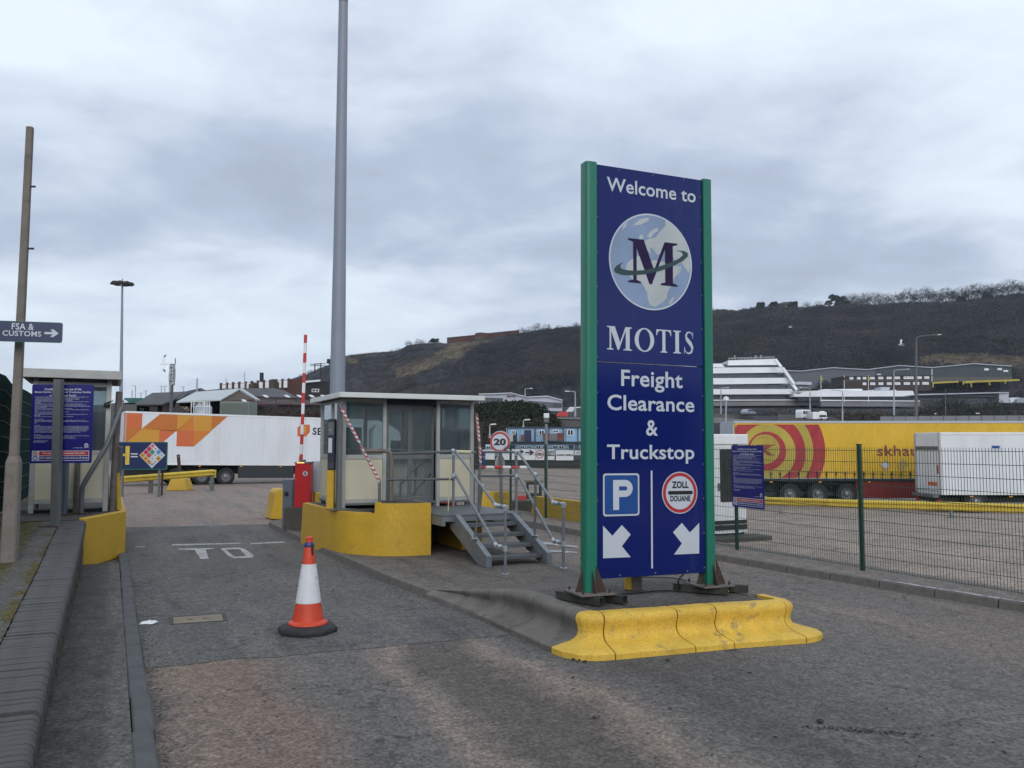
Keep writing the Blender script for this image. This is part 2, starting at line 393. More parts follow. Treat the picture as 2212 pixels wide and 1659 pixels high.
M['trailer_w']=mat('white_trailer_panel', (.70, .73, .77), .35, var=.03, scale=.7, fvar=.02, dirt=.35, dirtcol=(.55, .56, .57), dscale=1.2, dth=.48, streak=True)
M['curtain']=mat('yellow_truck_curtain', (.66, .41, .02), .5, var=.12, scale=.8, fvar=.06, fine=9, bump=1.0, bscale=2.4, stretch=(1, 1, .35), bdist=.09)
M['curtain_o']=mat('olive_yellow_print', (.42, .33, .05), .55, var=.14, scale=1.2, bump=1.0, bscale=2.4, stretch=(1, 1, .35), bdist=.09)
M['curtain_r']=mat('deep_red_print', (.36, .022, .03), .5, var=.14, scale=1.2, bump=1.0, bscale=2.4, stretch=(1, 1, .35), bdist=.09)
M['brown_text']=mat('maroon_print', (.22, .045, .02), .5)
M['redskirt']=mat('dark_red_skirt', (.20, .012, .015), .45, var=.12)
M['or1']=mat('orange_red_print', (.60, .14, .045), .4, var=.04, scale=1)
M['or2']=mat('orange_print', (.60, .20, .03), .4, var=.04, scale=1)
M['or3']=mat('amber_print', (.60, .29, .035), .4, var=.04, scale=1)
M['or4']=mat('burnt_orange_print', (.52, .16, .025), .4, var=.04, scale=1)
M['amber']=mat('amber_lens', (.9, .35, .05), .3, var=.05)
M['lamp_strip']=mat('lit_amber_strip', (1.0, .62, .2), .3, emit=1.0)
M['tail']=mat('tail_lamp', (.45, .02, .02), .3)
M['slate']=mat('grey_slate_roof', (.075, .075, .085), .8, var=.18, scale=.5, fvar=.2, fine=5, dirt=.4, dirtcol=(.12, .10, .06), dscale=.4, dth=.6)
M['palegreen_roof']=mat('pale_sheet_roof', (.45, .50, .50), .5, var=.06, scale=.3)
M['brick']=mat('brown_brick', (.085, .058, .042), .9, var=.25, scale=.7, fvar=.3, fine=7)
M['brick_red']=mat('dark_red_brick', (.10, .040, .030), .9, var=.2, scale=.6, fvar=.3, fine=7)
M['darkbrick']=mat('dark_brick', (.035, .03, .032), .9, var=.2, scale=.5, fvar=.3, fine=6)
M['redroof']=mat('dark_maroon_roof', (.055, .025, .024), .8, var=.2, scale=.5)
M['skylight']=mat('white_skylight', (.7, .73, .74), .4)
M['container']=mat('sage_container', (.19, .23, .20), .6, var=.1, scale=.6)
M['dgreen']=mat('dark_green_warehouse', (.035, .055, .062), .6, var=.08, scale=.1)
M['greyclad']=mat('grey_cladding', (.48, .50, .57), .55, var=.05, scale=.2)
M['greyclad_d']=mat('dark_grey_cladding', (.085, .095, .115), .5, var=.08, scale=.2)
M['wall_grey']=mat('grey_parapet', (.19, .195, .205), .8, var=.1, scale=.3)
M['wall_far']=mat('grey_brown_wall', (.11, .105, .10), .9, var=.12, scale=.3)
M['cabin']=mat('pale_blue_cabin', (.26, .44, .64), .55, var=.06, scale=.3)
M['cabin_t']=mat('dark_blue_trim', (.02, .03, .06), .5)
M['door_blue']=mat('dark_blue_door', (.012, .02, .07), .5)
M['browndoor']=mat('rust_brown_panel', (.16, .05, .03), .7, var=.3, scale=1)
M['pole_pale']=mat('pale_lamp_post', (.33, .36, .38), .5, var=.05)
M['pole_dark']=mat('dark_lamp_post', (.10, .10, .105), .6, var=.1)
M['lamp_head']=mat('white_lamp_head', (.75, .77, .8), .3)
M['gull_w']=mat('gull_white', (.78, .78, .80), .7, var=.03)
M['gull_g']=mat('gull_grey', (.10, .095, .10), .7, var=.2, scale=9)
M['bark']=mat('bare_bark', (.018, .016, .017), .9, var=.2)
M['leaf_dark']=mat('dark_evergreen', (.018, .028, .018), .8, var=.5, scale=.35)
M['cable']=mat('black_cable', (.015, .015, .016), .5)
M['moss']=None
M['hiviz']=mat('fluorescent_yellow_sleeve', (.55, .54, .32), .6, var=.08, dirt=.3, dirtcol=(.3, .29, .15))
M['stripe_r']=mat('worn_red_tape', (.42, .06, .07), .5, var=.15, scale=14, dirt=.6, dirtcol=(.16, .15, .15), dscale=11, dth=.52)
M['stripe_w']=mat('worn_white_tape', (.60, .58, .58), .5, var=.15, scale=14, dirt=.6, dirtcol=(.2, .19, .19), dscale=11, dth=.52)
M['silver']=mat('silver_car_paint', (.33, .36, .40), .25, .4)
M['paper']=mat('crumpled_white_paper', (.72, .73, .75), .8)
M['roadpaint']=mat('worn_road_paint', (.50, .50, .51), .8, var=.1, scale=4, fvar=.3, fine=30, dirt=.95, dirtcol=(.11, .105, .11), dscale=7, dth=.5)
M['pit']=mat('tan_cover_infill', (.235, .20, .15), .9, var=.15, scale=3, fvar=.2)
M['stone']=mat('loose_chippings', (.042, .038, .035), .9, var=.4, scale=30)
M['stone_w']=mat('pale_chippings', (.36, .35, .33), .9, var=.2, scale=30)
M['bench']=mat('tan_timber', (.22, .16, .09), .8, var=.2)
M['ygreen']=mat('yellow_gantry', (.48, .38, .04), .5, var=.1)
# ------------------------------------------------------------------ ground materials
def ground_mat(name, kind):
 m=bpy.data.materials.new(name);m.use_nodes=True;nt=m.node_tree;N=nt.nodes.new;L=nt.links.new
 bs=nt.nodes['Principled BSDF'];bs.inputs['Roughness'].default_value=.88;bs.inputs['Specular IOR Level'].default_value=.3
 tc=N('ShaderNodeTexCoord');mp=N('ShaderNodeMapping');mp.inputs['Rotation'].default_value=(0, 0, -ALPHA);L(tc.outputs['Object'], mp.inputs[0])
 sep=N('ShaderNodeSeparateXYZ');L(mp.outputs[0], sep.inputs[0]);n_, s_=sep.outputs[0], sep.outputs[1]
 def nz(scale, det=5, rough=.6, stretch=None, off=(0, 0, 0)):
  q=N('ShaderNodeMapping');q.inputs['Location'].default_value=off
  if stretch:q.inputs['Scale'].default_value=stretch
  L(mp.outputs[0], q.inputs[0]);t=N('ShaderNodeTexNoise');t.inputs['Scale'].default_value=scale
  t.inputs['Detail'].default_value=det;t.inputs['Roughness'].default_value=rough;L(q.outputs[0], t.inputs['Vector']);return t.outputs[0]
 def mr(v, a, b, c=0.0, d=1.0, smooth=True):
  t=N('ShaderNodeMapRange');t.interpolation_type='SMOOTHSTEP' if smooth else 'LINEAR'
  L(v, t.inputs[0]);t.inputs[1].default_value=a;t.inputs[2].default_value=b;t.inputs[3].default_value=c;t.inputs[4].default_value=d;return t.outputs[0]
 def ma(op, a, b):
  t=N('ShaderNodeMath');t.operation=op
  for i, v in enumerate((a, b)):
   if isinstance(v, (int, float)):t.inputs[i].default_value=v
   else:L(v, t.inputs[i])
  return t.outputs[0]
 def mix(f, a, b, mode='MIX'):
  t=N('ShaderNodeMix');t.data_type='RGBA';t.blend_type=mode
  if isinstance(f, (int, float)):t.inputs[0].default_value=f
  else:L(f, t.inputs[0])
  for i, v in((6, a), (7, b)):
   if isinstance(v, tuple):t.inputs[i].default_value=v+(1, )
   else:L(v, t.inputs[i])
  return t.outputs[2]
 big=nz(.55, 4, .55);med=nz(2.3, 6, .65);streak=nz(1.0, 5, .6, (1.3, .16, 1));streak2=nz(1.0, 6, .62, (2.6, .35, 1), (7, 3, 0))
 if kind=='road':
  wob=ma('ADD', n_, ma('ADD', ma('MULTIPLY', ma('SUBTRACT', big, .5), 1.3), ma('MULTIPLY', ma('SUBTRACT', med, .5), .45)))
  rp=N('ShaderNodeValToRGB');L(ma('MULTIPLY', wob, .1), rp.inputs[0]);e=rp.color_ramp;BR=(.168, .132, .110);GR=(.104, .101, .098);DK=(.094, .085, .079)
  e.elements[0].position=.035;e.elements[0].color=DK+(1, );e.elements[1].position=.98;e.elements[1].color=(.135, .118, .106, 1)
  for q, c_ in((.06, BR), (.13, (.150, .116, .098)), (.18, GR), (.235, (.110, .105, .10)), (.262, (.185, .155, .132)), (.29, DK), (.345, (.084, .075, .070)), (.378, (.190, .158, .134)), (.41, GR), (.46, (.075, .072, .070)), (.56, (.092, .090, .088)), (.66, (.118, .116, .113)), (.78, (.112, .108, .104)), (.88, (.150, .128, .115))):
   k=e.elements.new(q);k.color=c_+(1, )
  near=rp.outputs[0]
  near=mix(1.0, near, (1.24, 1.20, 1.16), 'MULTIPLY')
  lane=mix(mr(streak, .4, .62), (.205, .170, .148), (.135, .122, .112))
  c=mix(ma('MULTIPLY', mr(n_, 6.6, 7.6), mr(s_, 6.5, 8.5)), near, lane)
  c=mix(ma('MULTIPLY', mr(streak, .52, .68), .55), c, (.165, .152, .138));c=mix(ma('MULTIPLY', mr(streak2, .56, .70), .5), c, (.082, .075, .070))
  far=mix(mr(med, .38, .62), (.29, .222, .188), (.235, .190, .168));far=mix(mr(streak, .45, .70), far, (.185, .165, .152))
  c=mix(mr(s_, 23.9, 24.3), c, far)
  yard=mix(mr(big, .38, .62), (.37, .30, .25), (.29, .24, .205));yard=mix(ma('MULTIPLY', mr(med, .45, .7), .6), yard, (.14, .125, .113))
  c=mix(mr(n_, 11.5, 11.9), c, yard)
 elif kind=='patch':
  c=mix(mr(big, .35, .65), (.130, .123, .117), (.104, .101, .100));c=mix(ma('MULTIPLY', mr(streak, .45, .7), .8), c, (.155, .147, .138))
  c=mix(ma('MULTIPLY', mr(streak2, .55, .7), .6), c, (.060, .058, .058))
  c=mix(ma('MULTIPLY', mr(med, .58, .72), .5), c, (.135, .118, .105))
 elif kind=='island':
  c=mix(mr(med, .35, .65), (.162, .140, .120), (.122, .108, .094));c=mix(ma('MULTIPLY', mr(s_, 10.0, 9.0), .8), c, (.082, .078, .073))
  c=mix(ma('MULTIPLY', mr(streak2, .5, .68), .6), c, (.075, .068, .06))
 elif kind=='strip':
  c=mix(mr(med, .35, .65), (.094, .089, .082), (.070, .067, .063));edge=ma('MULTIPLY', mr(n_, -.02, .10), .8)
  c=mix(edge, c, (.125, .12, .112));c=mix(ma('MULTIPLY', mr(streak2, .52, .7), .7), c, (.052, .048, .044))
 elif kind=='pave':
  c=mix(mr(med, .35, .65), (.22, .185, .162), (.17, .148, .134));c=mix(ma('MULTIPLY', mr(big, .5, .7), .6), c, (.10, .095, .09))
 elif kind=='bank':
  conc=mix(mr(med, .35, .65), (.112, .104, .094), (.078, .074, .069));soil=mix(mr(med, .40, .58), (.055, .045, .03), (.085, .075, .028))
  soil=mix(ma('MULTIPLY', mr(nz(9, 5, .7), .45, .62), .8), soil, (.11, .105, .03))
  wob=ma('ADD', n_, ma('MULTIPLY', ma('SUBTRACT', med, .5), .5));c=mix(mr(wob, -1.02, -1.14), conc, soil)
  jn=ma('MULTIPLY', mr(wob, -.86, -.80), mr(med, .45, .55));c=mix(jn, c, (.09, .07, .02))
  # aggregate: pale and dark chips of every size
 v1=N('ShaderNodeTexVoronoi');v1.inputs['Scale'].default_value=42;L(mp.outputs[0], v1.inputs['Vector'])
 sp=mr(v1.outputs['Color'], .0, 1.0, .55, 1.45, False);cs=N('ShaderNodeCombineColor');[L(sp, cs.inputs[i])for i in range(3)]
 c=mix(1.0, c, cs.outputs[0], 'MULTIPLY')
 f1=nz(26, 6, .75);fs=mr(f1, .32, .68, .60, 1.38, False);cs=N('ShaderNodeCombineColor');[L(fs, cs.inputs[i])for i in range(3)]
 c=mix(1.0, c, cs.outputs[0], 'MULTIPLY')
 f3=nz(7.5, 5, .65, None, (3, 8, 0));fs=mr(f3, .35, .68, .78, 1.2, False);cs=N('ShaderNodeCombineColor');[L(fs, cs.inputs[i])for i in range(3)]
 c=mix(1.0, c, cs.outputs[0], 'MULTIPLY')
 chip=mr(nz(95, 1, .5), .74, .78);c=mix(ma('MULTIPLY', chip, .55), c, (.36, .33, .30))
 if kind in('road', 'patch'):
  vo=N('ShaderNodeTexVoronoi');vo.feature='DISTANCE_TO_EDGE';vo.inputs['Scale'].default_value=.33
  q=N('ShaderNodeVectorMath');q.operation='ADD';dn=N('ShaderNodeTexNoise');dn.inputs['Scale'].default_value=2.2;dn.inputs['Detail'].default_value=5
  L(mp.outputs[0], dn.inputs[0]);L(mp.outputs[0], q.inputs[0]);L(dn.outputs['Color'], q.inputs[1]);L(q.outputs[0], vo.inputs['Vector'])
  cr=ma('MULTIPLY', mr(vo.outputs[0], .008, .003), mr(big, .44, .52));c=mix(ma('MULTIPLY', cr, .5), c, (.03, .028, .027))
 L(c, bs.inputs['Base Color'])
 b=N('ShaderNodeBump');b.inputs['Strength'].default_value=.55;b.inputs['Distance'].default_value=.012
 L(f1, b.inputs['Height']);b2=N('ShaderNodeBump');b2.inputs['Strength'].default_value=.5;b2.inputs['Distance'].default_value=.006
 L(v1.outputs['Distance'], b2.inputs['Height']);L(b.outputs[0], b2.inputs['Normal']);L(b2.outputs[0], bs.inputs['Normal'])
 return m
G={k:ground_mat(k+'_surface', k)for k in('road', 'patch', 'island', 'strip', 'pave', 'bank')}
# ------------------------------------------------------------------ ground
xs=[-2500, -900, -400, -150, -80]+list(range(-60, 61, 4))+[80, 150, 400, 900, 2500]
ys=[-1500, -400, -100, -30]+list(range(-10, 100, 3))+[120, 160, 260, 500, 1200, 4000]
mb=MB().grid(len(xs), len(ys), lambda i, j:(xs[i], ys[j], gh(xs[i], ys[j])))
ground=solo('ground', mb, G['road'], kind='structure', loc=(0, 0, 0), recalc=False)
# grey resurfaced slab across the entry lane
near_e=[(.38, 9.20), (.8, 9.17), (1.2, 9.22), (1.6, 9.10), (2.2, 9.10), (2.7, 9.02), (3.2, 9.04), (3.8, 8.98), (4.28, 8.96)]
far_e=[(4.1, 24.25), (3.0, 24.5), (2.0, 24.6), (1.0, 24.9), (.35, 25.0)]
def densify(p, k, j):
 o=[]
 for a, b in zip(p, p[1:]):
  for i in range(k):t=i/k;o.append((lerp(a[0], b[0], t), lerp(a[1], b[1], t)+random.uniform(-j, j)))
 return o+[p[-1]]
pts=densify(near_e, 8, .014)+densify(far_e, 4, .03)
solo('asphalt_patch', MB(W).poly([(n, s, .004)for n, s in pts]), G['patch'], kind='structure', loc=(0, 0, 0))
# island shape
def lin(a, b, x):return max(0.0, min(1.0, (x-a)/(b-a)))
def iz(s):return .12+.275*(1-lin(9.5, 11.6, s))
def outer_n(s):return interp([(7.9, 4.29), (9.8, 4.28), (10.7, 4.24), (11.6, 4.17), (13, 4.06), (17, 3.97), (24, 3.92)], s)
def inner_n(s):return outer_n(s)+lerp(.15, .48, 1-lin(9.5, 11.6, s))
RN=7.02
def rin(s):return RN-.02-lerp(0, .0, 0)
ss=[7.55+.25*i for i in range(70)]
def isl(i, j):
 s=ss[j];t=i/12
 a=inner_n(max(s, 8.0))-.02;b=7.0
 if s>23.5:k=sqrt(max(0.0, 1-((s-23.5)/1.35)**2));mid=(a+b)/2;a=mid-(mid-a)*k;b=mid+(b-mid)*k
 n=lerp(a, b, t);f=max(s, lerp(7.96, 7.62, (n-4.6)/2.4)-.06)if s<8.1 else s
 return(n, f, iz(max(f, 8))-.006)
island=solo('island', MB(W).grid(13, len(ss)-1, isl), G['island'], kind='structure', loc=(0, 0, 0), recalc=False)
# plain kerb stones along the left and right of the island
def kstone(L_=.905, w=.14, h=.155, b=.025):
 return mesh_of('kerb_stone', MB().hexa([(0, 0, -.06), (w, 0, -.06), (w, L_, -.06), (0, L_, -.06), (b, 0, h-.035), (w, 0, h-.035), (w, L_, h-.035), (b, L_, h-.035)]), [M['kerb']])
ks=kstone()
s=11.62
while s<23.2:
 a=outer_n(s);b_=outer_n(s+.915);rz=ALPHA-atan2(b_-a, .915)
 place('kerb_stone', ks, island, W(a, s, random.uniform(-.002, .003)), rz, bevel=.012);s+=.917
k2=MB();s=11.62
while s<23.2:
 place('kerb_stone', ks, island, W(7.12, s+.905, random.uniform(-.002, .003)), ALPHA+PI, bevel=.012);s+=.917
for k in range(12):
 a0=PI-PI*k/12;a1=PI-PI*(k+1)/12+.02
 cx, cy, r=5.53, 23.42, 1.6
 f=lambda a, rr:(cx+rr*cos(a), cy+rr*.85*sin(a))
 p=[f(a0, r), f(a1, r), f(a1, r-.14), f(a0, r-.14)]
 m_=MB(W).hexa([(x, y, -.05)for x, y in p]+[(x, y, .12)for x, y in p]);part('kerb_stone', m_, M['kerb'], island, bevel=.012)
 # high containment kerb: dished profile swept between outer foot and inner back
PROF=[(0, -.05), (0, .056), (.014, .070), (.23, .108), (.28, .128), (.322, .160), (.338, .205), (.326, .26), (.306, .31), (.304, .345), (.320, .378), (.352, .397), (.40, .403), (.50, .404), (.50, -.05)]
def sweep(path, blend, gap=0.0):
 """path: [(outer(n,s), inner(n,s))]; blend: height factor at each"""
 mb=MB(W);n=len(path);k=len(PROF)
 def fn(i, j):
  (o, q)=path[j];d, z=PROF[i];t=d/.5;b=blend[j]
  zz=z if(z<.1)else lerp(min(z, .12), z, b)
  return(lerp(o[0], q[0], t), lerp(o[1], q[1], t), zz)
 mb.grid(k, n, fn)
 mb.f.append(tuple(range(k)));mb.m.append(0);mb.f.append(tuple((n-1)*k+i for i in range(k))[::-1]);mb.m.append(0)
 return mb
def run(s0, s1, n=7):
 P_, B=[], []
 for i in range(n):
  s=lerp(s0, s1, i/(n-1));b=1-lin(9.5, 11.6, s);o=outer_n(s);P_.append(((o, s), (o+lerp(.18, .5, b), s)));B.append(b)
 return sweep(P_, B)
def dent(m_, amp=.004):
 for i, v in enumerate(m_.v):
  d=noise.noise(v*6.0)*amp+noise.noise(v*23.0)*amp*.5;m_.v[i]=v+Vector((d, d, d*.8 if v.z>.02 else 0))
 return m_
js=[11.61, 10.69, 9.80, 9.05, 8.02]
for a, b in zip(js, js[1:]):part('kerb_block', dent(run(a-.009, b+.009, 9), .006), M['kerb'], island, smooth=True)
for a in js[:-1]:
 q=run(a+.012, a-.012, 2);q.v=[v+W(.012, 0, -.010)for v in q.v];part('joint', q, M['mortar'], island)
for a, b in zip(js, js[1:]):
 m_=run(a-.007, b+.007);q=MB(W);q.v=[]
 for v in m_.v:
  n, s=NS(v);q.v.append(W(11.78-n+.0, s, v.z))
 q.f=m_.f;q.m=m_.m;part('kerb_block', q, M['kerb'], island, smooth=True)
yk=thing('containment_kerb', 'high yellow painted kerb with a dished profile across the front of the traffic island', 'kerb', W(5.8, 7.5, 0), ALPHA)
def arcpath(os_, is_, n=5):
 P_=[]
 for i in range(len(os_)-1):
  for j in range(n):
   t=j/n;P_.append(((lerp(os_[i][0], os_[i+1][0], t), lerp(os_[i][1], os_[i+1][1], t)), (lerp(is_[i][0], is_[i+1][0], t), lerp(is_[i][1], is_[i+1][1], t))))
 P_.append((os_[-1], is_[-1]));return P_
blocks=[([(4.29, 8.008), (4.31, 7.80), (4.40, 7.62), (4.54, 7.52), (4.743, 7.475)], [(4.79, 8.03), (4.80, 8.02), (4.81, 8.01), (4.82, 8.0), (4.84, 7.975)]), ([(4.757, 7.472), (5.683, 7.372)], [(4.855, 7.972), (5.683, 7.88)]), ([(5.697, 7.370), (6.173, 7.330)], [(5.697, 7.875), (6.173, 7.82)]), ([(6.187, 7.328), (7.053, 7.172)], [(6.187, 7.815), (7.06, 7.665)]), ([(7.067, 7.170), (7.26, 7.19), (7.41, 7.27), (7.49, 7.42), (7.50, 8.0)], [(7.065, 7.665), (7.08, 7.67), (7.09, 7.69), (7.10, 7.74), (7.10, 8.0)])]
for o_, i_ in blocks:
 p=arcpath(o_, i_, 8);part('kerb_block', dent(sweep(p, [1]*len(p))), M['yellow_kerb'], yk, smooth=True)
def rock(c, r, seed, sq=.7, seg=7):
 rnd=random.Random(seed);vs=[];fs=[]
 rows=[(-.75, .6), (-.2, 1.0), (.35, .9), (.8, .45)]
 for z, rr in rows:
  for k in range(seg):
   a=2*PI*k/seg;q=r*rr*rnd.uniform(.78, 1.15);vs.append((c[0]+q*cos(a), c[1]+q*sin(a), c[2]+r*(z+.75)*sq*rnd.uniform(.9, 1.1)))
 for j in range(3):
  for k in range(seg):fs.append((j*seg+k, j*seg+(k+1)%seg, (j+1)*seg+(k+1)%seg, (j+1)*seg+k))
 fs+=[tuple(range(seg))[::-1], tuple(3*seg+k for k in range(seg))]
 return MB().add(vs, fs)
chp=MB();rk=random.Random(6)
for k in range(16):q=W(4.70+rk.uniform(-.05, .09), 7.99+rk.uniform(-.05, .03), rk.uniform(.16, .36))if k<9 else W(4.35+rk.uniform(-.1, .2), 7.62+rk.uniform(-.1, .05), .0);r_=rock(q, rk.uniform(.008, .02), k);chp.add(r_.v, r_.f)
part('mortar_crumbs', chp, M['mortar'], yk, kind='stuff')
# crumbled mortar at the left end of the yellow kerb and one stone lying at its foot
for px, py, r, lab in((1442, 1428, .022, 'small grey stone lying against the foot of the yellow kerb near its left joint'), (1772, 1562, .03, 'dark stone lying alone on the road at lower right'), (1284, 1722-170, .018, 'black pebble on the dark band of road below the cone')):
 c=gz(px, py, 0.0);solo('stone', rock(c, r, int(px)), M['stone'], lab, 'stone')
 # left side: narrow strip with its kerb, raised bank, coping wall
solo('pavement', MB(W).box(-.40, .205, -4, 16.9, -.05, .085), G['strip'], kind='structure', loc=(0, 0, 0))
pav=bpy.data.objects['pavement']
ksl=mesh_of('kerb_stone', MB().hexa([(0, 0, -.06), (.165, 0, -.06), (.165, .99, -.06), (0, .99, -.06), (0, 0, .095), (.150, 0, .095), (.150, .99, .095), (0, .99, .095)]), [M['kerb_l']])
s=16.88-.997*14;k=0
while s<24:
 place('kerb_stone', ksl, pav if s<16.5 else ground, W(.21+random.uniform(-.008, .01), s, random.uniform(-.008, .008)), ALPHA+random.uniform(-.006, .006), bevel=.014)
 s+=1.002;k+=1
def ztop(s):return interp([(-4, .30), (5, .33), (7.4, .56), (9.5, .62), (12, .68), (14.5, .79), (17, .88), (30, .90)], s)
sb=[-4+.5*i for i in range(64)]
nb=[-30, -20, -12, -8, -6, -4, -3, -2.4, -2, -1.7, -1.4, -1.2, -1.0, -.9, -.77]
def bk(i, j):
 s=sb[j];n=nb[i]if s<16.9 else nb[i]
 z=ztop(s)-.008+(.05*noise.noise(Vector((n*1.3, s*1.3, 0)))-.03 if n<-1.15 else 0)+.03*max(0, -n-2)*.3
 return(n, s, z)
solo('bank', MB(W).grid(len(nb), len(sb), bk), G['bank'], kind='structure', loc=(0, 0, 0), recalc=False)
wall=thing('retaining_wall', 'low retaining wall with bullnosed blue grey brick coping beside the entry lane', 'wall', W(-.55, 6, 0), ALPHA)
mb=MB(W);n_=22
mb.grid(2, n_+1, lambda i, j:(-.385, -4+j*.955, (0.0, ztop(-4+j*.955)-.035)[i]))
mb.grid(2, n_+1, lambda i, j:((-.385, -.76)[i], -4+j*.955, ztop(-4+j*.955)-.035))
mb.grid(2, n_+1, lambda i, j:(-.76, -4+j*.955, (ztop(-4+j*.955)-.035, -.05)[i]))
part('core', mb, M['mortar'], wall, recalc=False)
bp=[(-.40, 0), (0, 0), (0, 0)]
prof=[(-.405, -.13), (-.405, 0.0)]+[(-.055+.055*sin(radians(a)), -.055+.055*cos(radians(a)))for a in range(0, 91, 18)]+[(0, -.15)]
bl=MB();L_=.066
bl.extr([(x, 0, z)for x, z in prof], (0, L_, 0))
bme=mesh_of('brick', bl, [M['brick_c']])
s=2.6;
while s<16.85:
 sl=atan((ztop(s+.1)-ztop(s))/.1)
 if random.random()>.004:
  place('brick', bme, wall, W(-.352+random.uniform(-.004, .004), s, ztop(s)+random.uniform(-.004, .004)), ALPHA+random.uniform(-.02, .02), Matrix.Rotation(sl, 4, 'X')@Matrix.Rotation(random.uniform(-.012, .012), 4, 'Y'), bevel=.004)
 s+=.0755
 # wall face bricks below the coping (dark, stained), running courses
fb=mesh_of('brick', MB().box(-.10, 0, 0, .215, 0, .065), [mat('stained_wall_brick', (.068, .055, .045), .9, var=.3, scale=5, fvar=.25, fine=40, bump=.5)])
cnt=0
for r in range(0, 9):
 s=4.4+(.1125 if r%2 else 0)
 while s<16.6:
  z=.088+r*.076
  if z+.065<ztop(s)-.13 and cnt<280:
   place('brick', fb, wall, W(-.378+random.uniform(-.003, .003), s, z), ALPHA);cnt+=1
  s+=.226
  # yellow end block and the platform behind it
yb=MB(W);pl_=[(-.362, 16.93), (.325, 18.52), (.300, 23.9)]
def strip_wall(mb, path, th, z0, z1, lean=0):
 for(a, b)in zip(path, path[1:]):
  d=Vector((b[0]-a[0], b[1]-a[1], 0)).normalized();q=Vector((-d.y, d.x, 0))*th
  mb.hexa([(a[0], a[1], z0), (b[0], b[1], z0), (b[0]+q.x, b[1]+q.y, z0), (a[0]+q.x, a[1]+q.y, z0), (a[0], a[1], z1), (b[0], b[1], z1), (b[0]+q.x, b[1]+q.y, z1), (a[0]+q.x, a[1]+q.y, z1)])
 return mb
strip_wall(yb, pl_, .13, 0, .905)
solo('wall_end', yb, M['yellow'], 'yellow painted concrete end block wrapping the corner below the small booth', 'wall', bevel=.02)
solo('platform', MB(W).extr([(-.50, 16.9, -.04), (.19, 18.55, -.04), (.165, 24, -.04), (-1.8, 24, -.04), (-1.8, 16.9, -.04)], (0, 0, .925)), M['concrete_dark'], kind='structure')
# right side pavement along the mesh fence
def rkn(s):return interp([(2, 11.5), (7.23, 10.93), (9.03, 10.78), (10.82, 10.66), (12.98, 10.52), (24, 10.38), (34, 10.3)], s)
sr=[2+i for i in range(33)]
solo('pavement.001', MB(W).grid(2, len(sr), lambda i, j:(rkn(sr[j])+.13 if i==0 else 11.98, sr[j], .112)).grid(2, len(sr), lambda i, j:(11.98, sr[j], (.112, -.7)[i])), G['pave'], kind='structure', loc=(0, 0, 0), recalc=False)
pr=bpy.data.objects['pavement.001'];s=3.0
wk=mesh_of('paint_remnant', MB().poly([(.03, 0, .1215), (.13, .0, .1215), (.12, .25, .1215), (.145, .5, .1215), (.11, .7, .1215), (.13, .89, .1215), (.06, .88, .1215), (.075, .5, .1215), (.04, .25, .1215)]), [M['roadpaint']])
while s<33:
 a, b_=rkn(s), rkn(s+.915)
 place('kerb_stone', ks, pr, W(a, s, random.uniform(-.003, .004)), ALPHA-atan2(b_-a, .915), bevel=.014)
 if s<9.0:place('paint_remnant', wk, pr, W(a, s, .004), ALPHA-atan2(b_-a, .915))
 s+=.917
 # ------------------------------------------------------------------ far terrain
RIDGE=[(-1500, 925, 900), (-600, 905, 900), (200, 880, 800), (340, 858, 740), (416, 846, 700), (474, 840, 650), (560, 830, 620), (627, 819, 600), (666, 808, 560), (695, 793, 550), (712, 787, 540), (747, 768, 520), (801, 762, 500), (858, 758, 490), (881, 745, 480), (938, 740, 475), (965, 742, 470), (1040, 733, 460), (1120, 722, 450), (1172, 712, 440), (1252, 706, 430), (1400, 694, 420), (1525, 677, 410), (1587, 679, 400), (1640, 672, 396), (1724, 667, 390), (1866, 664, 380), (1960, 656, 374), (2050, 655, 366), (2150, 645, 356), (2212, 636, 350), (2500, 618, 335), (3700, 590, 330)]
def rid(px):
 y=interp([(a, b)for a, b, c in RIDGE], px);d=interp([(a, c)for a, b, c in RIDGE], px)
 return at(px, y, d).z, d
def base_prof(px):
 left=[(90, -1.5), (110, -.3), (180, 0.5), (300, 4.0)]
 mid=[(90, -1.6), (118, -.9), (122, -.7), (143, .3), (146, 5.2), (170, 8.2), (200, 10.0), (235, 13)]
 right=[(90, -1.6), (101, -1.0), (106, 5.0), (118, 5.4), (150, 7.5), (172, 9.6), (180, 10.3), (232, 15), (262, 18)]
 return left, mid, right
def D5(d):return interp([(60, 60), (90, 95), (100, 185), (400, 590), (1300, 1805), (4000, 5450)], d)
def DD(px, d):return lerp(d, D5(d), sm(1290, 1500, px))
def tpos(px, d, dz=0.0, nz_=0.0):
 D=DD(px, d);return Vector(((px-CX_)/F_*D, D, CAM_H+(tz(px, d)+nz_-CAM_H)*D/d+dz))
def a5(px, py, d):return at(px, py, D5(d))
def hn(px, d):
 x=(px-CX_)/F_*d;v=Vector((x*.02, d*.02, 0));zr, dr=rid(px)
 return noise.noise(v)*4.0+noise.noise(v*3.1)*2.0+noise.noise(v*9)*.8 if 255<d<dr-12 else 0.0
def tz(px, d):
 l, m_, r=base_prof(px);zr, dr=rid(px)
 a=interp(l, d);b=interp(m_, d);c=interp(r, d)
 z=lerp(lerp(a, b, sm(640, 960, px)), c, sm(1300, 1480, px))
 foot=lerp(300, 250, sm(600, 1400, px))
 if d>foot:
  t=min(1.0, (d-foot)/(dr-foot));z0=z
  z=lerp(z0, zr, (t**.85 if px>1000 else t))
  if d>dr:z=zr+(d-dr)*.004
 return z
pxs=[-3000, -2000, -1200, -700, -400, -200]+list(range(-100, 2320, 14))+[2400, 2550, 2800, 3200, 4000, 5000]
ts=[0, .02, .04, .06, .08]
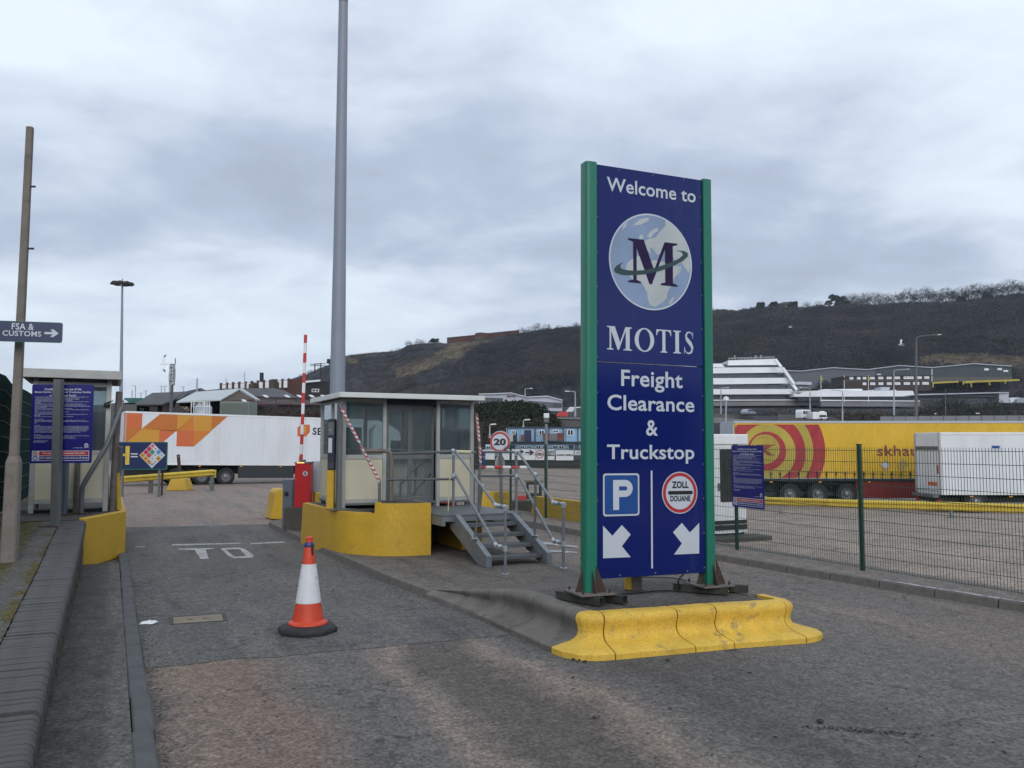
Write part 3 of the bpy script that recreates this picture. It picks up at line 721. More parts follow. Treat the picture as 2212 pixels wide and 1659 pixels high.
def dist_row(px, j):
 zr, dr=rid(px)
 near=[90, 95, 100, 102, 104, 106, 109, 114, 118, 122, 130, 138, 143, 144.5, 146, 152, 160, 166, 172, 178, 185, 200, 215, 232, 250]
 if j<len(near):return near[j]
 k=j-len(near)+1;NK=44
 if k<=NK:return lerp(250, dr, k/NK)
 return dr+[15, 40, 100, 400, 2200][k-NK-1]
NR=25+44+5
def ter(i, j):
 px=pxs[i];d=dist_row(px, j);return tuple(tpos(px, d, 0, hn(px, d)))
def hill_mat(name, cols, patches=True, rough=.95):
 m=bpy.data.materials.new(name);m.use_nodes=True;nt=m.node_tree;N=nt.nodes.new;L=nt.links.new
 bs=nt.nodes['Principled BSDF'];bs.inputs['Roughness'].default_value=rough;bs.inputs['Specular IOR Level'].default_value=.1
 tc=N('ShaderNodeTexCoord')
 n1=N('ShaderNodeTexNoise');n1.inputs['Scale'].default_value=.04;n1.inputs['Detail'].default_value=7;n1.inputs['Roughness'].default_value=.62;L(tc.outputs['Object'], n1.inputs[0])
 cr=N('ShaderNodeValToRGB');L(n1.outputs[0], cr.inputs[0]);e=cr.color_ramp;e.elements[0].position=.36;e.elements[0].color=cols[0]+(1, );e.elements[1].position=.64;e.elements[1].color=cols[-1]+(1, )
 if len(cols)>2:k=e.elements.new(.5);k.color=cols[1]+(1, )
 n2=N('ShaderNodeTexNoise');n2.inputs['Scale'].default_value=.5;n2.inputs['Detail'].default_value=4;L(tc.outputs['Object'], n2.inputs[0])
 r2=N('ShaderNodeValToRGB');L(n2.outputs[0], r2.inputs[0]);r2.color_ramp.elements[0].position=.35;r2.color_ramp.elements[1].position=.65
 r2.color_ramp.elements[0].color=(.80, )*3+(1, );r2.color_ramp.elements[1].color=(1.15, )*3+(1, )
 mx=N('ShaderNodeMix');mx.data_type='RGBA';mx.blend_type='MULTIPLY';mx.inputs[0].default_value=1;L(cr.outputs[0], mx.inputs[6]);L(r2.outputs[0], mx.inputs[7])
 L(mx.outputs[2], bs.inputs[0]);return m
M['hill']=hill_mat('hillside_scrub_ground', [(.045, .045, .052), (.052, .050, .055), (.062, .056, .055)])
M['grass']=hill_mat('dry_winter_grass', [(.10, .085, .062), (.135, .108, .074), (.085, .075, .055)])
M['bush']=hill_mat('bare_winter_scrub', [(.034, .037, .047), (.052, .053, .063), (.084, .074, .070)])
M['bush_g']=hill_mat('dark_green_scrub', [(.026, .032, .026), (.036, .042, .030), (.048, .052, .034)])
M['ivy']=hill_mat('ivy_leaves', [(.022, .028, .020), (.032, .040, .026), (.050, .056, .034)])
M['bush_b']=hill_mat('brown_bramble', [(.045, .034, .026), (.06, .045, .033), (.075, .058, .04)])
# dry grass clearings, lying 0.3 m over the soil as their own turf
def inpoly(x, y, P_):
 c=False
 for i in range(len(P_)):
  x1, y1=P_[i-1];x2, y2=P_[i]
  if(y1>y)!=(y2>y)and x<(x2-x1)*(y-y1)/(y2-y1)+x1:c=not c
 return c
CLEAR=[[(855, 800), (900, 782), (935, 770), (960, 752), (1000, 742), (1040, 735), (1085, 738), (1040, 748), (1010, 760), (1005, 772), (960, 782), (930, 795), (890, 812), (858, 818)], [(965, 740), (1020, 730), (1005, 745), (975, 752)], [(750, 770), (780, 778), (770, 788), (745, 782)], [(1985, 770), (2030, 764), (2130, 766), (2230, 768), (2300, 772), (2300, 800), (2160, 797), (2060, 796), (1980, 792)]]
def pxof(x, y, z):
 f=y*ct+(z-CAM_H)*st;u=-y*st+(z-CAM_H)*ct;return CX_+F_*x/f, CY_-F_*u/f
hb_=MB().grid(len(pxs), NR, ter);nx_=len(pxs)-1
for k, f in enumerate(hb_.f):
 if 200<pxs[k%nx_]<2310 and k//nx_>22:
  c=sum((hb_.v[i]for i in f), Vector())/4;q=pxof(*c)
  if any(inpoly(q[0], q[1], P_)for P_ in CLEAR):hb_.m[k]=1
solo('hillside', hb_, [M['hill'], M['grass']], kind='structure', loc=(0, 0, 0), recalc=False)
def clump_geo(rng, n, rx, rz, sz):
 """n small crossed leaf/twig faces spread through a bush volume"""
 u=rng.normal(size=(n, 3));u/=np.linalg.norm(u, axis=1)[:, None];r=rng.uniform(.45, 1, (n, 1))**.5
 c=u*r*np.array([rx, rx, rz]);c[:, 2]=np.abs(c[:, 2])*1.0
 a=rng.normal(size=(n, 3));a/=np.linalg.norm(a, axis=1)[:, None];b=np.cross(a, rng.normal(size=(n, 3)));b/=np.linalg.norm(b, axis=1)[:, None]
 s=sz*rng.uniform(.5, 1.3, (n, 1));t=np.stack([c-a*s, c+a*s, c+b*s*.8], 1)
 return t.reshape(-1, 3)
def tri_mesh(name, V, m_):
 me=bpy.data.meshes.new(name);n=len(V);me.vertices.add(n);me.vertices.foreach_set('co', V.astype(np.float32).ravel())
 k=n//3;me.loops.add(n);me.loops.foreach_set('vertex_index', np.arange(n, dtype=np.int32));me.polygons.add(k)
 me.polygons.foreach_set('loop_start', np.arange(0, n, 3, dtype=np.int32));me.polygons.foreach_set('loop_total', np.full(k, 3, dtype=np.int32))
 me.materials.append(m_);me.update(calc_edges=True);return me
rng=np.random.default_rng(5)
sets={'bush':[], 'bush_g':[], 'grass':[]}
tmpl={}
for key in sets:
 tmpl[key]=[clump_geo(rng, 44 if key!='grass' else 18, 1.0, {'bush':1.0, 'bush_g':.9, 'grass':.22}[key], .14 if key!='grass' else .2)for _ in range(8)]
cnt=0
for _ in range(36000):
 px=rng.uniform(590, 2330);zr, dr=rid(px);foot=252 if px>900 else 290
 d=lerp(foot, dr+6, rng.uniform(0, 1)**.9)
 x=(px-CX_)/F_*d;P3=tpos(px, d, 0, hn(px, d));qs=DD(px, d)/d
 qx, qy=pxof(*P3)
 g=any(inpoly(qx+3*noise.noise(Vector((x*.05, d*.05, 3))), qy, P_)for P_ in CLEAR)
 if g and rng.uniform()<.985:key='grass';r=rng.uniform(.8, 1.8)
 else:
  k=noise.noise(Vector((x*.03, d*.03, 9)));key='bush_g' if(k>.28 and rng.uniform()<.6)or rng.uniform()<.04 else 'bush'
  r=rng.uniform(1.1, 2.5)*(1.25 if px>1500 else 1.0)*(.6 if d>dr-8 and px<1500 else 1)
  if px<1000:r*=.75
  if px>1700 and d>dr-14:r*=.55
 T=tmpl[key][int(rng.integers(8))];a=rng.uniform(0, 6.28);c_, s_=cos(a), sin(a)
 R=np.array([[c_, -s_, 0], [s_, c_, 0], [0, 0, 1]]);sets[key].append((T@R.T)*r*qs*np.array([1, 1, rng.uniform(.7, 1.15)])+np.array([P3.x, P3.y, P3.z-.3]))
for key, nm in(('bush', 'scrub'), ('bush_g', 'scrub.001'), ('grass', 'dry_grass')):
 o=bpy.data.objects.new(nm, tri_mesh(nm, np.concatenate(sets[key]), M[key]));COL.objects.link(o)
 tagit(o, {'bush':'dark leafless scrub covering the whole hillside', 'bush_g':'patches of dark green scrub dotted over the hillside', 'grass':'tawny dry grass on the open slopes of the hill'}[key], {'bush':'scrub', 'bush_g':'scrub', 'grass':'grass'}[key], kind='stuff')
 # ------------------------------------------------------------------ serif letters drawn as outlines (unit height)
SERIF={'M':([[(0, 0), (.30, 0), (.30, .035), (.20, .07), (.20, .80), (.50, 0), (.56, 0), (.88, .84), (.88, .07), (.77, .035), (.77, 0), (1.18, 0), (1.18, .035), (1.07, .07), (1.07, .93), (1.18, .965), (1.18, 1), (.87, 1), (.615, .33), (.37, 1), (0, 1), (0, .965), (.12, .93), (.12, .07), (0, .035)]], 1.18), 'T':([[(.27, 0), (.66, 0), (.66, .035), (.555, .07), (.555, .945), (.72, .945), (.82, .87), (.865, .74), (.90, .74), (.89, 1), (.03, 1), (.02, .74), (.055, .74), (.10, .87), (.20, .945), (.375, .945), (.375, .07), (.27, .035)]], .92), 'I':([[(0, 0), (.42, 0), (.42, .035), (.31, .07), (.31, .93), (.42, .965), (.42, 1), (0, 1), (0, .965), (.11, .93), (.11, .07), (0, .035)]], .42)}
def stroke(pts):
 L_, R_=[], []
 for i, (x, y, w)in enumerate(pts):
  a=pts[max(0, i-1)];b=pts[min(len(pts)-1, i+1)];dx, dy=b[0]-a[0], b[1]-a[1];k=hypot(dx, dy)or 1
  L_.append((x-dy/k*w, y+dx/k*w));R_.append((x+dy/k*w, y-dx/k*w))
 return L_, R_
def put_serif(mb, pl, ch, u0, u1, v0, v1, off, mi=0):
 su, sv=u1-u0, v1-v0
 if ch=='O':
  n=48;vs=[pl.P(u0+su*(.5+.5*cos(2*PI*k/n)), v0+sv*(.5+.515*sin(2*PI*k/n)), off)for k in range(n)]+[pl.P(u0+su*(.5+.30*cos(2*PI*k/n)), v0+sv*(.5+.465*sin(2*PI*k/n)), off)for k in range(n)]
  mb.add(vs, [(k, (k+1)%n, n+(k+1)%n, n+k)for k in range(n)], mi);return
 if ch=='S':
  P_=[(.83, .80, .015), (.74, .92, .028), (.55, .975, .032), (.33, .93, .05), (.22, .80, .085), (.28, .67, .11), (.48, .55, .125), (.68, .43, .125), (.80, .28, .11), (.74, .12, .075), (.55, .03, .04), (.33, .035, .03), (.17, .12, .025), (.08, .27, .015)]
  L_, R_=stroke([(x*.95, y, w*.9)for x, y, w in P_]);n=len(L_)
  vs=[pl.P(u0+x*su, v0+y*sv, off)for x, y in L_+R_];mb.add(vs, [(k, k+1, n+k+1, n+k)for k in range(n-1)], mi)
  for q in([(.77, .70), (.81, .70), (.83, .99), (.79, 1.0)], [(.03, .0), (.07, .01), (.10, .31), (.06, .31)]):
   mb.poly([pl.P(u0+x*su, v0+y*sv, off+.0006)for x, y in q], mi)
  return
 polys, w=SERIF[ch]
 for q in polys:mb.poly([pl.P(u0+x/w*su, v0+y*sv, off)for x, y in q], mi)
def arrow_poly(u0, u1, v0, v1, right=True):
 h=v1-v0;w=u1-u0;p=[(0, .36), (.58, .36), (.40, 0), (.62, 0), (1, .5), (.62, 1), (.40, 1), (.58, .64), (0, .64)]
 return[((u0+x*w)if right else(u1-x*w), v0+y*h)for x, y in p]
 # ------------------------------------------------------------------ the big welcome sign
A_=lambda x, y:((2200+x/2.0737)/1.82278, (600+y/2.0737)/1.82278)
B_=lambda x, y:((2200+x/1.58)/1.82278, (1350+y/1.58)/1.82278)
SD=radians(22.5);SU=Vector((cos(SD), sin(SD), 0));UZ=Vector((0, 0, 1))
SO=at(1287, 1250, 9.8);SO.z=0.66
SV=(UZ+SU*.0075).normalized();sp=Plane(SO, SU-UZ*.0075, SV);SW=1.52;Z0, Z1=0.0, 4.90
ibase=SO.copy();ibase.z=iz(8.4)
sign=thing('welcome_sign', 'tall navy blue welcome sign with globe logo and green end posts on the traffic island', 'sign', ibase+SU*.8, SD)
back=-sp.n
def sbox(mb, u0, u1, v0, v1, w0, w1, mi=0):
 mb.hexa([sp.P(u0, v0, -w0), sp.P(u1, v0, -w0), sp.P(u1, v0, -w1), sp.P(u0, v0, -w1), sp.P(u0, v1, -w0), sp.P(u1, v1, -w0), sp.P(u1, v1, -w1), sp.P(u0, v1, -w1)], mi);return mb
seam=sp.uv(1290, 781)[1]
part('panel', sbox(MB(), 0.004, SW-.004, seam+.006, Z1, 0, .10), M['navy'], sign, bevel=.003)
part('panel', sbox(MB(), 0.004, SW-.004, Z0, seam-.004, 0.002, .10), M['navy'], sign, bevel=.003)
def post_geo(u_in, sgn):
 pr=[(u_in, -.03), (u_in+sgn*.08, -.031)]+[(u_in+sgn*(.094+.045*sin(radians(a))), .014-.045*cos(radians(a)))for a in range(15, 91, 15)]+[(u_in+sgn*.139, .10)]+[(u_in+sgn*(.094+.045*sin(radians(a))), .106-.045*cos(radians(a)))for a in range(105, 180, 15)]+[(u_in+sgn*.08, .15), (u_in, .15)]
 return MB().extr([sp.P(u, -.14, -w)for u, w in pr], SV*(4.915+.14))
for u_in, sg in((0, -1), (SW, 1)):part('post', post_geo(u_in, sg), M['green'], sign, smooth=True)
fr=MB()
for u0, u1 in((-.12, .15), (SW-.15, SW+.12)):
 pass
for uc in(-.07, SW+.07):part('base_plate', sbox(MB(), uc-.20, uc+.24, -.165, -.142, -.16, .30), M['rust_grey'], sign, bevel=.004)
for uc, sg in((-.07, -1), (SW+.07, 1)):
 g=MB()
 for a, b, w in(((uc+.055), (uc+.19), -.04), ((uc-.055), (uc-.16), .06)):
  g.extr([sp.P(a, -.14, -w), sp.P(b, -.14, -w), sp.P(a, .16, -w)], back*.012)
 g.extr([sp.P(uc+.0, -.14, .045), sp.P(uc+.0, -.14, .15), sp.P(uc+.0, .10, .045)], SU*.012)
 part('gusset', g, M['rust'], sign)
for uc in(-.07, SW+.07):
 for du in(-.15, .19):
  for w in(-.11, .24):
   q=MB();c=sp.P(uc+du, -.142, -w);q.tube([c, c+UZ*.04], .014, 6);part('bolt', q, M['rust'], sign)
for v in[Z0+.06+.42*k for k in range(12)]:
 for u in(.022, SW-.022):
  if random.random()<.85:
   q=MB();c=sp.P(u, v, 0);q.tube([c, c+sp.n*.006], [.011, .007], 8);part('bolt', q, M['rust_grey'], sign)
for u in(.32, .8, 1.25):
 for v in(Z0+.03, Z1-.03):
  q=MB();c=sp.P(u, v, 0);q.tube([c, c+sp.n*.006], [.012, .008], 8);part('bolt', q, M['rust_grey'], sign)
def box_uv(a, b, c, d):
 return sp.uv(*a)[0], sp.uv(*c)[0], sp.uv(*b)[1]if False else sp.uv(*a)[1], sp.uv(*b)[1]
E1, E2, E3, E4=.003, .005, .007, .009
mb=MB()
u0, v0=sp.uv(*A_(392, 312));_, v1=sp.uv(*A_(390, 198));u1, _=sp.uv(*A_(1117, 400))
put_text(mb, sp, 'Welcome to', u0, u1, v0, v1, E1, .014, 1.02, 4);part('lettering', mb, M['white_print'], sign, recalc=False, label='white lettering reading Welcome to')
mb=MB();u0, v0=sp.uv(*A_(393, 1608));_, v1=sp.uv(*A_(393, 1416));u1, _=sp.uv(*A_(1112, 1640));T_=u1-u0
for ch, a, b in(('M', 0, .275), ('O', .305, .525), ('T', .545, .725), ('I', .745, .835), ('S', .865, 1.0)):
 put_serif(mb, sp, ch, u0+a*T_, u0+b*T_, v0, v1, E1)
part('lettering', mb, M['white_print'], sign, recalc=False, label='large white serif capitals below the globe')
for body, bl, tl, rt, ds in(('Freight', (388, 300), (388, 166), (770, 280), 0), ('Clearance', (302, 418), (302, 320), (843, 430), 0), ('&', (543, 578), (543, 480), (616, 578), 0), ('Truckstop', (300, 752), (300, 632), (843, 755), 0)):
 mb=MB();u0, v0=sp.uv(*B_(*bl));_, v1=sp.uv(*B_(*tl));u1, _=sp.uv(*B_(*rt))
 put_text(mb, sp, body, u0, u1, v0, v1, E1, .016, 1.03, 4);part('lettering', mb, M['white_print'], sign, recalc=False, label='white lettering reading '+body)
 # globe
cu, cv=sp.uv(*A_(755, 897));ru=(sp.uv(*A_(1092, 897))[0]-sp.uv(*A_(415, 897))[0])/2;rv=ru*1.0
cv=(sp.uv(*A_(752, 503))[1]+sp.uv(*A_(775, 1290))[1])/2;rv=(sp.uv(*A_(752, 503))[1]-sp.uv(*A_(775, 1290))[1])/2
mb=MB();put_ring(mb, sp, cu, cv, ru, ru-.018, E1, 72, 0, (rv-.018)/(ru-.018), rv/ru)
part('globe_rim', mb, M['white_print'], sign, recalc=False)
mb=MB();put_poly(mb, sp, disc(cu, cv, ru-.018, rv-.018, 72), E1);part('globe', mb, M['globe_sea'], sign, recalc=False)
gl=root_of(sign)
LANDS=[[(600, 870), (560, 900), (545, 950), (570, 1000), (600, 1040), (680, 1070), (700, 1110), (720, 1150), (725, 1200), (745, 1250), (790, 1262), (840, 1230), (880, 1190), (890, 1130), (930, 1075), (940, 1030), (985, 960), (985, 930), (930, 925), (900, 900), (850, 895), (780, 880), (740, 890), (690, 850), (640, 845)], [(640, 800), (700, 770), (690, 730), (740, 705), (790, 694), (822, 650), (870, 600), (865, 555), (930, 595), (1000, 660), (1045, 750), (1070, 850), (1075, 930), (1060, 990), (1040, 960), (1000, 900), (962, 925), (930, 850), (900, 800), (850, 775), (838, 830), (800, 840), (770, 790), (740, 775), (752, 832), (720, 800), (690, 790), (652, 832)], [(717, 680), (755, 640), (800, 612), (815, 640), (780, 660), (745, 702)], [(650, 695), (678, 665), (690, 700), (660, 714)], [(600, 600), (660, 548), (728, 532), (735, 555), (670, 592)], [(892, 1235), (925, 1185), (945, 1182), (915, 1240)], [(512, 635), (530, 590), (560, 570), (545, 610)], [(955, 1010), (985, 935), (1000, 925), (990, 980)]]
mb=MB()
for q in LANDS:put_poly(mb, sp, [sp.uv(*A_(x, y))for x, y in q], E2)
part('continents', mb, M['globe_land'], sign, recalc=False)
mb=MB();u0, v0=sp.uv(*A_(565, 1060));u1, v1=sp.uv(*A_(965, 745));v1=sp.uv(*A_(570, 700))[1]
put_serif(mb, sp, 'M', u0, u1, v0, v1, E3);part('logo_letter', mb, M['logo_m'], sign, recalc=False)
mb=MB()
outer=[(520, 900), (475, 922), (450, 950), (458, 978), (510, 998), (590, 1004), (700, 996), (820, 970), (930, 930), (1010, 888), (1050, 852), (1052, 825), (1020, 806), (958, 802)]
inner=[(528, 898), (505, 915), (498, 932), (508, 950), (545, 962), (610, 967), (700, 962), (800, 938), (900, 905), (975, 870), (1010, 842), (1008, 822), (990, 810), (958, 803)]
pts=[sp.uv(*A_(x, y))for x, y in outer+inner];n=len(outer);mb.add([sp.P(a, b, E4)for a, b in pts], [(i, i+1, n+i+1, n+i)for i in range(n-1)])
part('logo_swoosh', mb, M['logo_swoosh'], sign, recalc=False)
# P plate, customs roundel, dividing line, arrows
u0, v0=sp.uv(*B_(275, 1080));u1, _=sp.uv(*B_(501, 1075));_, v1=sp.uv(*B_(275, 813))
mb=MB();put_poly(mb, sp, rrect(u0, u1, v0, v1, .035), E1);pp=part('parking_plate', mb, M['white_print'], sign, recalc=False)
mb=MB();put_poly(mb, sp, rrect(u0+.02, u1-.02, v0+.02, v1-.02, .025), E2);part('plate_face', mb, M['blue_print'], pp, recalc=False)
mb=MB();a, b=sp.uv(*B_(337, 1040));c, _=sp.uv(*B_(459, 1040));_, d=sp.uv(*B_(337, 853));st_=(c-a)*.30
ring=[];cx, cy, r=c-(d-b)*.285, d-(d-b)*.285, (d-b)*.285
outerp=[(a, b), (a+st_, b), (a+st_, cy-r), (cx, cy-r)]+[(cx+r*sin(radians(t)), cy-r*cos(radians(t)))for t in range(15, 180, 15)]+[(cx, d), (a, d)]
r2=r-st_*.95;nn=12
mb.add([sp.P(x, y, E3)for x, y in[(a, b), (a+st_, b), (a+st_, d), (a, d)]], [(0, 1, 2, 3)])
vs=[(a+st_+.0005, cy-r)]+[(cx+r*sin(radians(180*k/nn)), cy-r*cos(radians(180*k/nn)))for k in range(nn+1)]+[(a+st_+.0005, d)]
vi=[(a+st_+.0005, cy-r2)]+[(cx+r2*sin(radians(180*k/nn)), cy-r2*cos(radians(180*k/nn)))for k in range(nn+1)]+[(a+st_+.0005, cy+r2)]
q=len(vs);mb.add([sp.P(x, y, E3)for x, y in vs+vi], [(i, i+1, q+i+1, q+i)for i in range(q-1)])
part('letter', mb, M['white_print'], pp, recalc=False, label='white letter P')
cu, cv=sp.uv(*B_(753, 932));r=(sp.uv(*B_(863, 930))[0]-sp.uv(*B_(643, 930))[0])/2
mb=MB();put_poly(mb, sp, disc(cu, cv, r, r, 48), E1);zr_=part('customs_roundel', mb, M['white_print'], sign, recalc=False)
mb=MB();put_ring(mb, sp, cu, cv, r-.012, r-.052, E2);part('red_ring', mb, M['red_print'], zr_, recalc=False)
mb=MB();x0, _=sp.uv(*B_(680, 930));x1, _=sp.uv(*B_(832, 930));put_poly(mb, sp, rrect(x0, x1, cv-.022, cv+.022, .01), E2)
for tx, xa, xb, ya, yb in(('ZOLL', 703, 807, 905, 861), ('DOUANE', 693, 818, 988, 950)):
 a, b=sp.uv(*B_(xa, ya));c, _=sp.uv(*B_(xb, ya));_, d=sp.uv(*B_(xa, yb));put_text(mb, sp, tx, a, c, b, d, E2, .04, 1.02, 3)
part('lettering', mb, M['black_print'], zr_, recalc=False, label='black lettering reading ZOLL DOUANE either side of a black bar')
mb=MB();a, b=sp.uv(*B_(575, 1403));c, d=sp.uv(*B_(582, 795));put_poly(mb, sp, rect(a, c, b, d), E1);part('dividing_line', mb, M['white_print'], sign, recalc=False)
for q in([(275, 1137), (333, 1200), (392, 1133), (447, 1192), (392, 1265), (447, 1333), (275, 1340)], [(873, 1120), (815, 1180), (765, 1120), (710, 1178), (765, 1248), (716, 1317), (873, 1310)]):
 mb=MB();put_poly(mb, sp, [sp.uv(*B_(x, y))for x, y in q], E1);part('arrow', mb, M['white_print'], sign, recalc=False)
 # box-section skids that carry the base plates
def sq_tube(mb, p0, p1, w=.09, t=.006):
 p0, p1=Vector(p0), Vector(p1);d=(p1-p0).normalized();a=d.cross(UZ).normalized();h=w/2
 for o, ww, hh in((UZ*(h-t/2), w, t), (-UZ*(h-t/2), w, t), (a*(h-t/2), t, w-2*t), (-a*(h-t/2), t, w-2*t)):
  mb.bar(p0+o, p1+o, ww, hh)
 return mb
zi=iz(8.3);labs=[['left box steel skid under the left foot of the welcome sign', 'right box steel skid under the left foot of the welcome sign'], ['left box steel skid under the right foot of the welcome sign', 'right box steel skid under the right foot of the welcome sign']]
for k, uc in enumerate((-.07, SW+.07)):
 for q, du in enumerate((-.10, .20)):
  c=sp.P(uc+du, 0, -.08);dirn=W(.35, -1, 0).normalized()if k==0 else W(.75, -1, 0).normalized()
  m_=MB();z_=zi+.052+.0
  p0=c-dirn*.33;p1=c+dirn*.33;p0.z=p1.z=z_
  sq_tube(m_, p0, p1);solo('skid', m_, M['skid'], labs[k][q], 'skid', 'box steel skids under the welcome sign')
c=gz(1369, 1273, zi)
stump=thing('bollard_stump', 'broken concrete stump half painted yellow behind the welcome sign', 'bollard', c)
m_=MB();m_.lathe(c, [(.105, 0), (.11, .08), (.108, .22), (.098, .30)], 18);part('core', dent(m_, .006), M['concrete'], stump, smooth=True)
m_=MB();m_.grid(8, 5, lambda i, j:tuple(c+Vector((.116*cos(radians(150+i*14)), .116*sin(radians(150+i*14)), .01+j*.06*(1-.08*abs(i-3))))));part('paint_shell', m_, M['yellow'], stump, smooth=True, recalc=False)
c=gz(1567, 1281, zi);solo('stone', rock(c, .05, 5), M['yellow'], 'small stone with yellow paint wedged beside the right skids of the welcome sign', 'stone', smooth=False)
pts=[gz(1322, 1284, zi+.015), gz(1370, 1281, zi+.012), gz(1420, 1276, zi+.012), gz(1466, 1274, zi+.02), sp.P(SW-.32, -.10, -.12), sp.P(SW-.22, .0, -.12), sp.P(SW-.15, .06, -.11)]
def smooth_path(p, k=4):
 o=[]
 for i in range(len(p)-1):
  p0=p[max(0, i-1)];p1=p[i];p2=p[i+1];p3=p[min(len(p)-1, i+2)]
  for j in range(k):
   t=j/k;o.append(.5*((2*p1)+(p2-p0)*t+(2*p0-5*p1+4*p2-p3)*t*t+(3*p1-p0-3*p2+p3)*t**3))
 return o+[p[-1]]
solo('cable', MB().tube(smooth_path(pts), .011, 6), M['cable'], 'black cable running between the two feet of the welcome sign', 'cable', smooth=True)
# ------------------------------------------------------------------ traffic cone
cc=gz(665, 1364, 0.004);cz=.004
cone=thing('traffic_cone', 'orange traffic cone with scuffed white sleeve and black octagonal base in the entry lane', 'traffic cone', cc, radians(12))
m_=MB();m_.lathe(cc, [(.35, 0), (.355, .035), (.345, .062), (.30, .085), (.20, .10)], 8);part('base', dent(m_, .003), M['rubber'], cone, bevel=.006)
hc=at(672, 1168, cc.y).z-.03
def cprof(z0, z1):
 rr=lambda z:interp([(.10, .215), (.125, .205), (.15, .178), (.3, .148), (1.10, .052)], z)
 return[(rr(z0+(z1-z0)*k/6), z0+(z1-z0)*k/6)for k in range(7)]
H1=hc-.02
m_=MB();m_.lathe(cc, [(.225, .088), (.232, .10), (.226, .118), (.20, .128)]+[(interp([(.12, .188), (.30, .152), (H1, .05)], z), z)for z in[.14+(H1-.14)*k/14 for k in range(15)]], 32)
part('body', m_, M['orange'], cone, smooth=True)
zA=at(665, 1301, cc.y).z;zB=at(668, 1218, cc.y).z
m_=MB();m_.lathe(cc, [(interp([(.12, .188), (.30, .152), (H1, .05)], z)+.004+.0015*sin(z*90), z)for z in[zA+(zB-zA)*k/16 for k in range(17)]], 32, closed=False);part('reflective_sleeve', m_, M['cone_white'], cone, smooth=True)
m_=MB();m_.lathe(cc, [(.054, H1), (.052, H1+.02), (.040, H1+.03), (.040, H1+.075), (.046, H1+.08), (.03, H1+.095), (.0, H1+.097)], 20);part('cap', m_, M['orange'], cone, smooth=True)
m_=MB();m_.lathe(cc, [(.058, H1-.025), (.060, H1-.005), (.052, H1+.022), (.046, H1+.03)], 20, closed=False);part('blue_tape', m_, mat('blue_tape', (.03, .04, .16), .4), cone, smooth=True)
m_=MB();m_.box(cc.x+.035, cc.x+.06, cc.y-.05, cc.y-.035, cc.z+H1-.12, cc.z+H1);part('strap_tail', m_, M['black'], cone)
# litter, chamber cover, road paint
m_=MB();q=gz(321, 1348, .0);vs=[]
rr=random.Random(3)
gx=[[Vector((q.x+(i-3)*.027+rr.uniform(-.012, .012), q.y+(j-2)*.04+rr.uniform(-.016, .016), .012+rr.uniform(0, .035)*(1 if 0<i<6 and 0<j<4 else .1)))for i in range(7)]for j in range(5)]
m_.grid(7, 5, lambda i, j:tuple(gx[j][i]));solo('litter', m_, M['paper'], 'crumpled white paper lying by the left kerb of the entry lane', 'litter', recalc=False)
cv_=[gz(364, 1334), gz(487, 1325), gz(492.5, 1342), gz(366, 1350.6)]
cover=thing('chamber_cover', 'rectangular tan filled chamber cover set in the entry lane', 'drain cover', (cv_[0]+cv_[2])/2)
mid=(cv_[0]+cv_[1]+cv_[2]+cv_[3])/4
m_=MB();inn=[mid+(p-mid)*.86 for p in cv_]
for i in range(4):
 j=(i+1)%4;m_.hexa([cv_[i]+UZ*-.03, cv_[j]+UZ*-.03, inn[j]+UZ*-.03, inn[i]+UZ*-.03, cv_[i]+UZ*.009, cv_[j]+UZ*.009, inn[j]+UZ*.009, inn[i]+UZ*.009])
part('frame', m_, M['black'], cover)
i2=[mid+(p-mid)*.845 for p in cv_];m_=MB();m_.hexa([p+UZ*-.02 for p in i2]+[p+UZ*.0065 for p in i2]);part('infill', m_, M['pit'], cover)
for a in(.36, .62):
 p=cv_[3].lerp(cv_[2], a).lerp(cv_[0].lerp(cv_[1], a), .5);m_=MB();m_.bar(p+UZ*.008-Vector((.03, 0, 0)), p+UZ*.008+Vector((.03, 0, 0)), .02, .006);part('lifting_key_slot', m_, M['black'], cover)
def paint(polys, name, label, z=.009):
 mb=MB()
 for q in polys:
  w=[gz(x, y, z)for x, y in q];o=[]
  for i in range(len(w)):
   a, b=w[i], w[(i+1)%len(w)];k=max(1, int((b-a).length/.15))
   for j in range(k):p=a.lerp(b, j/k);o.append(p+Vector((random.uniform(-.008, .008), random.uniform(-.012, .012), 0)))
  mb.poly(o)
 return solo(name, mb, M['roadpaint'], label, 'road marking', recalc=False)
paint([[(370, 1178.5), (372, 1175.5), (520, 1172.5), (521, 1174.5)], [(540, 1175.5), (541, 1173), (560, 1172.5), (592, 1170.5), (613, 1170), (617, 1172), (590, 1173)]], 'stop_line', 'worn white stop line across the entry lane above the letters TO')
paint([[(384, 1187), (386, 1185), (461, 1183.5), (462, 1185.5), (444, 1187), (451, 1206.5), (434, 1208), (420, 1188)]], 'road_letter', 'worn white letter T painted on the entry lane')
op=[(474, 1185), (520, 1183), (549, 1202), (540, 1205), (504, 1204)]
m_out=[(476, 1184.5), (516, 1182.5), (528, 1185), (549, 1200), (545, 1204), (506, 1206), (495, 1202)]
m_in=[(487, 1187), (513, 1186), (518, 1187), (531, 1200), (528, 1201.5), (508, 1202.5), (503, 1200)]
mb=MB();n=len(m_out);mb.add([gz(x, y, .009)for x, y in m_out+m_in], [(i, (i+1)%n, n+(i+1)%n, n+i)for i in range(n)]);solo('road_letter', mb, M['roadpaint'], 'worn white letter O painted on the entry lane beside the T', 'road marking', recalc=False)
paint([[(292, 1182), (294, 1180.5), (313, 1180.5), (314, 1182)]], 'paint_dash', 'short white paint dash beside the left kerb')
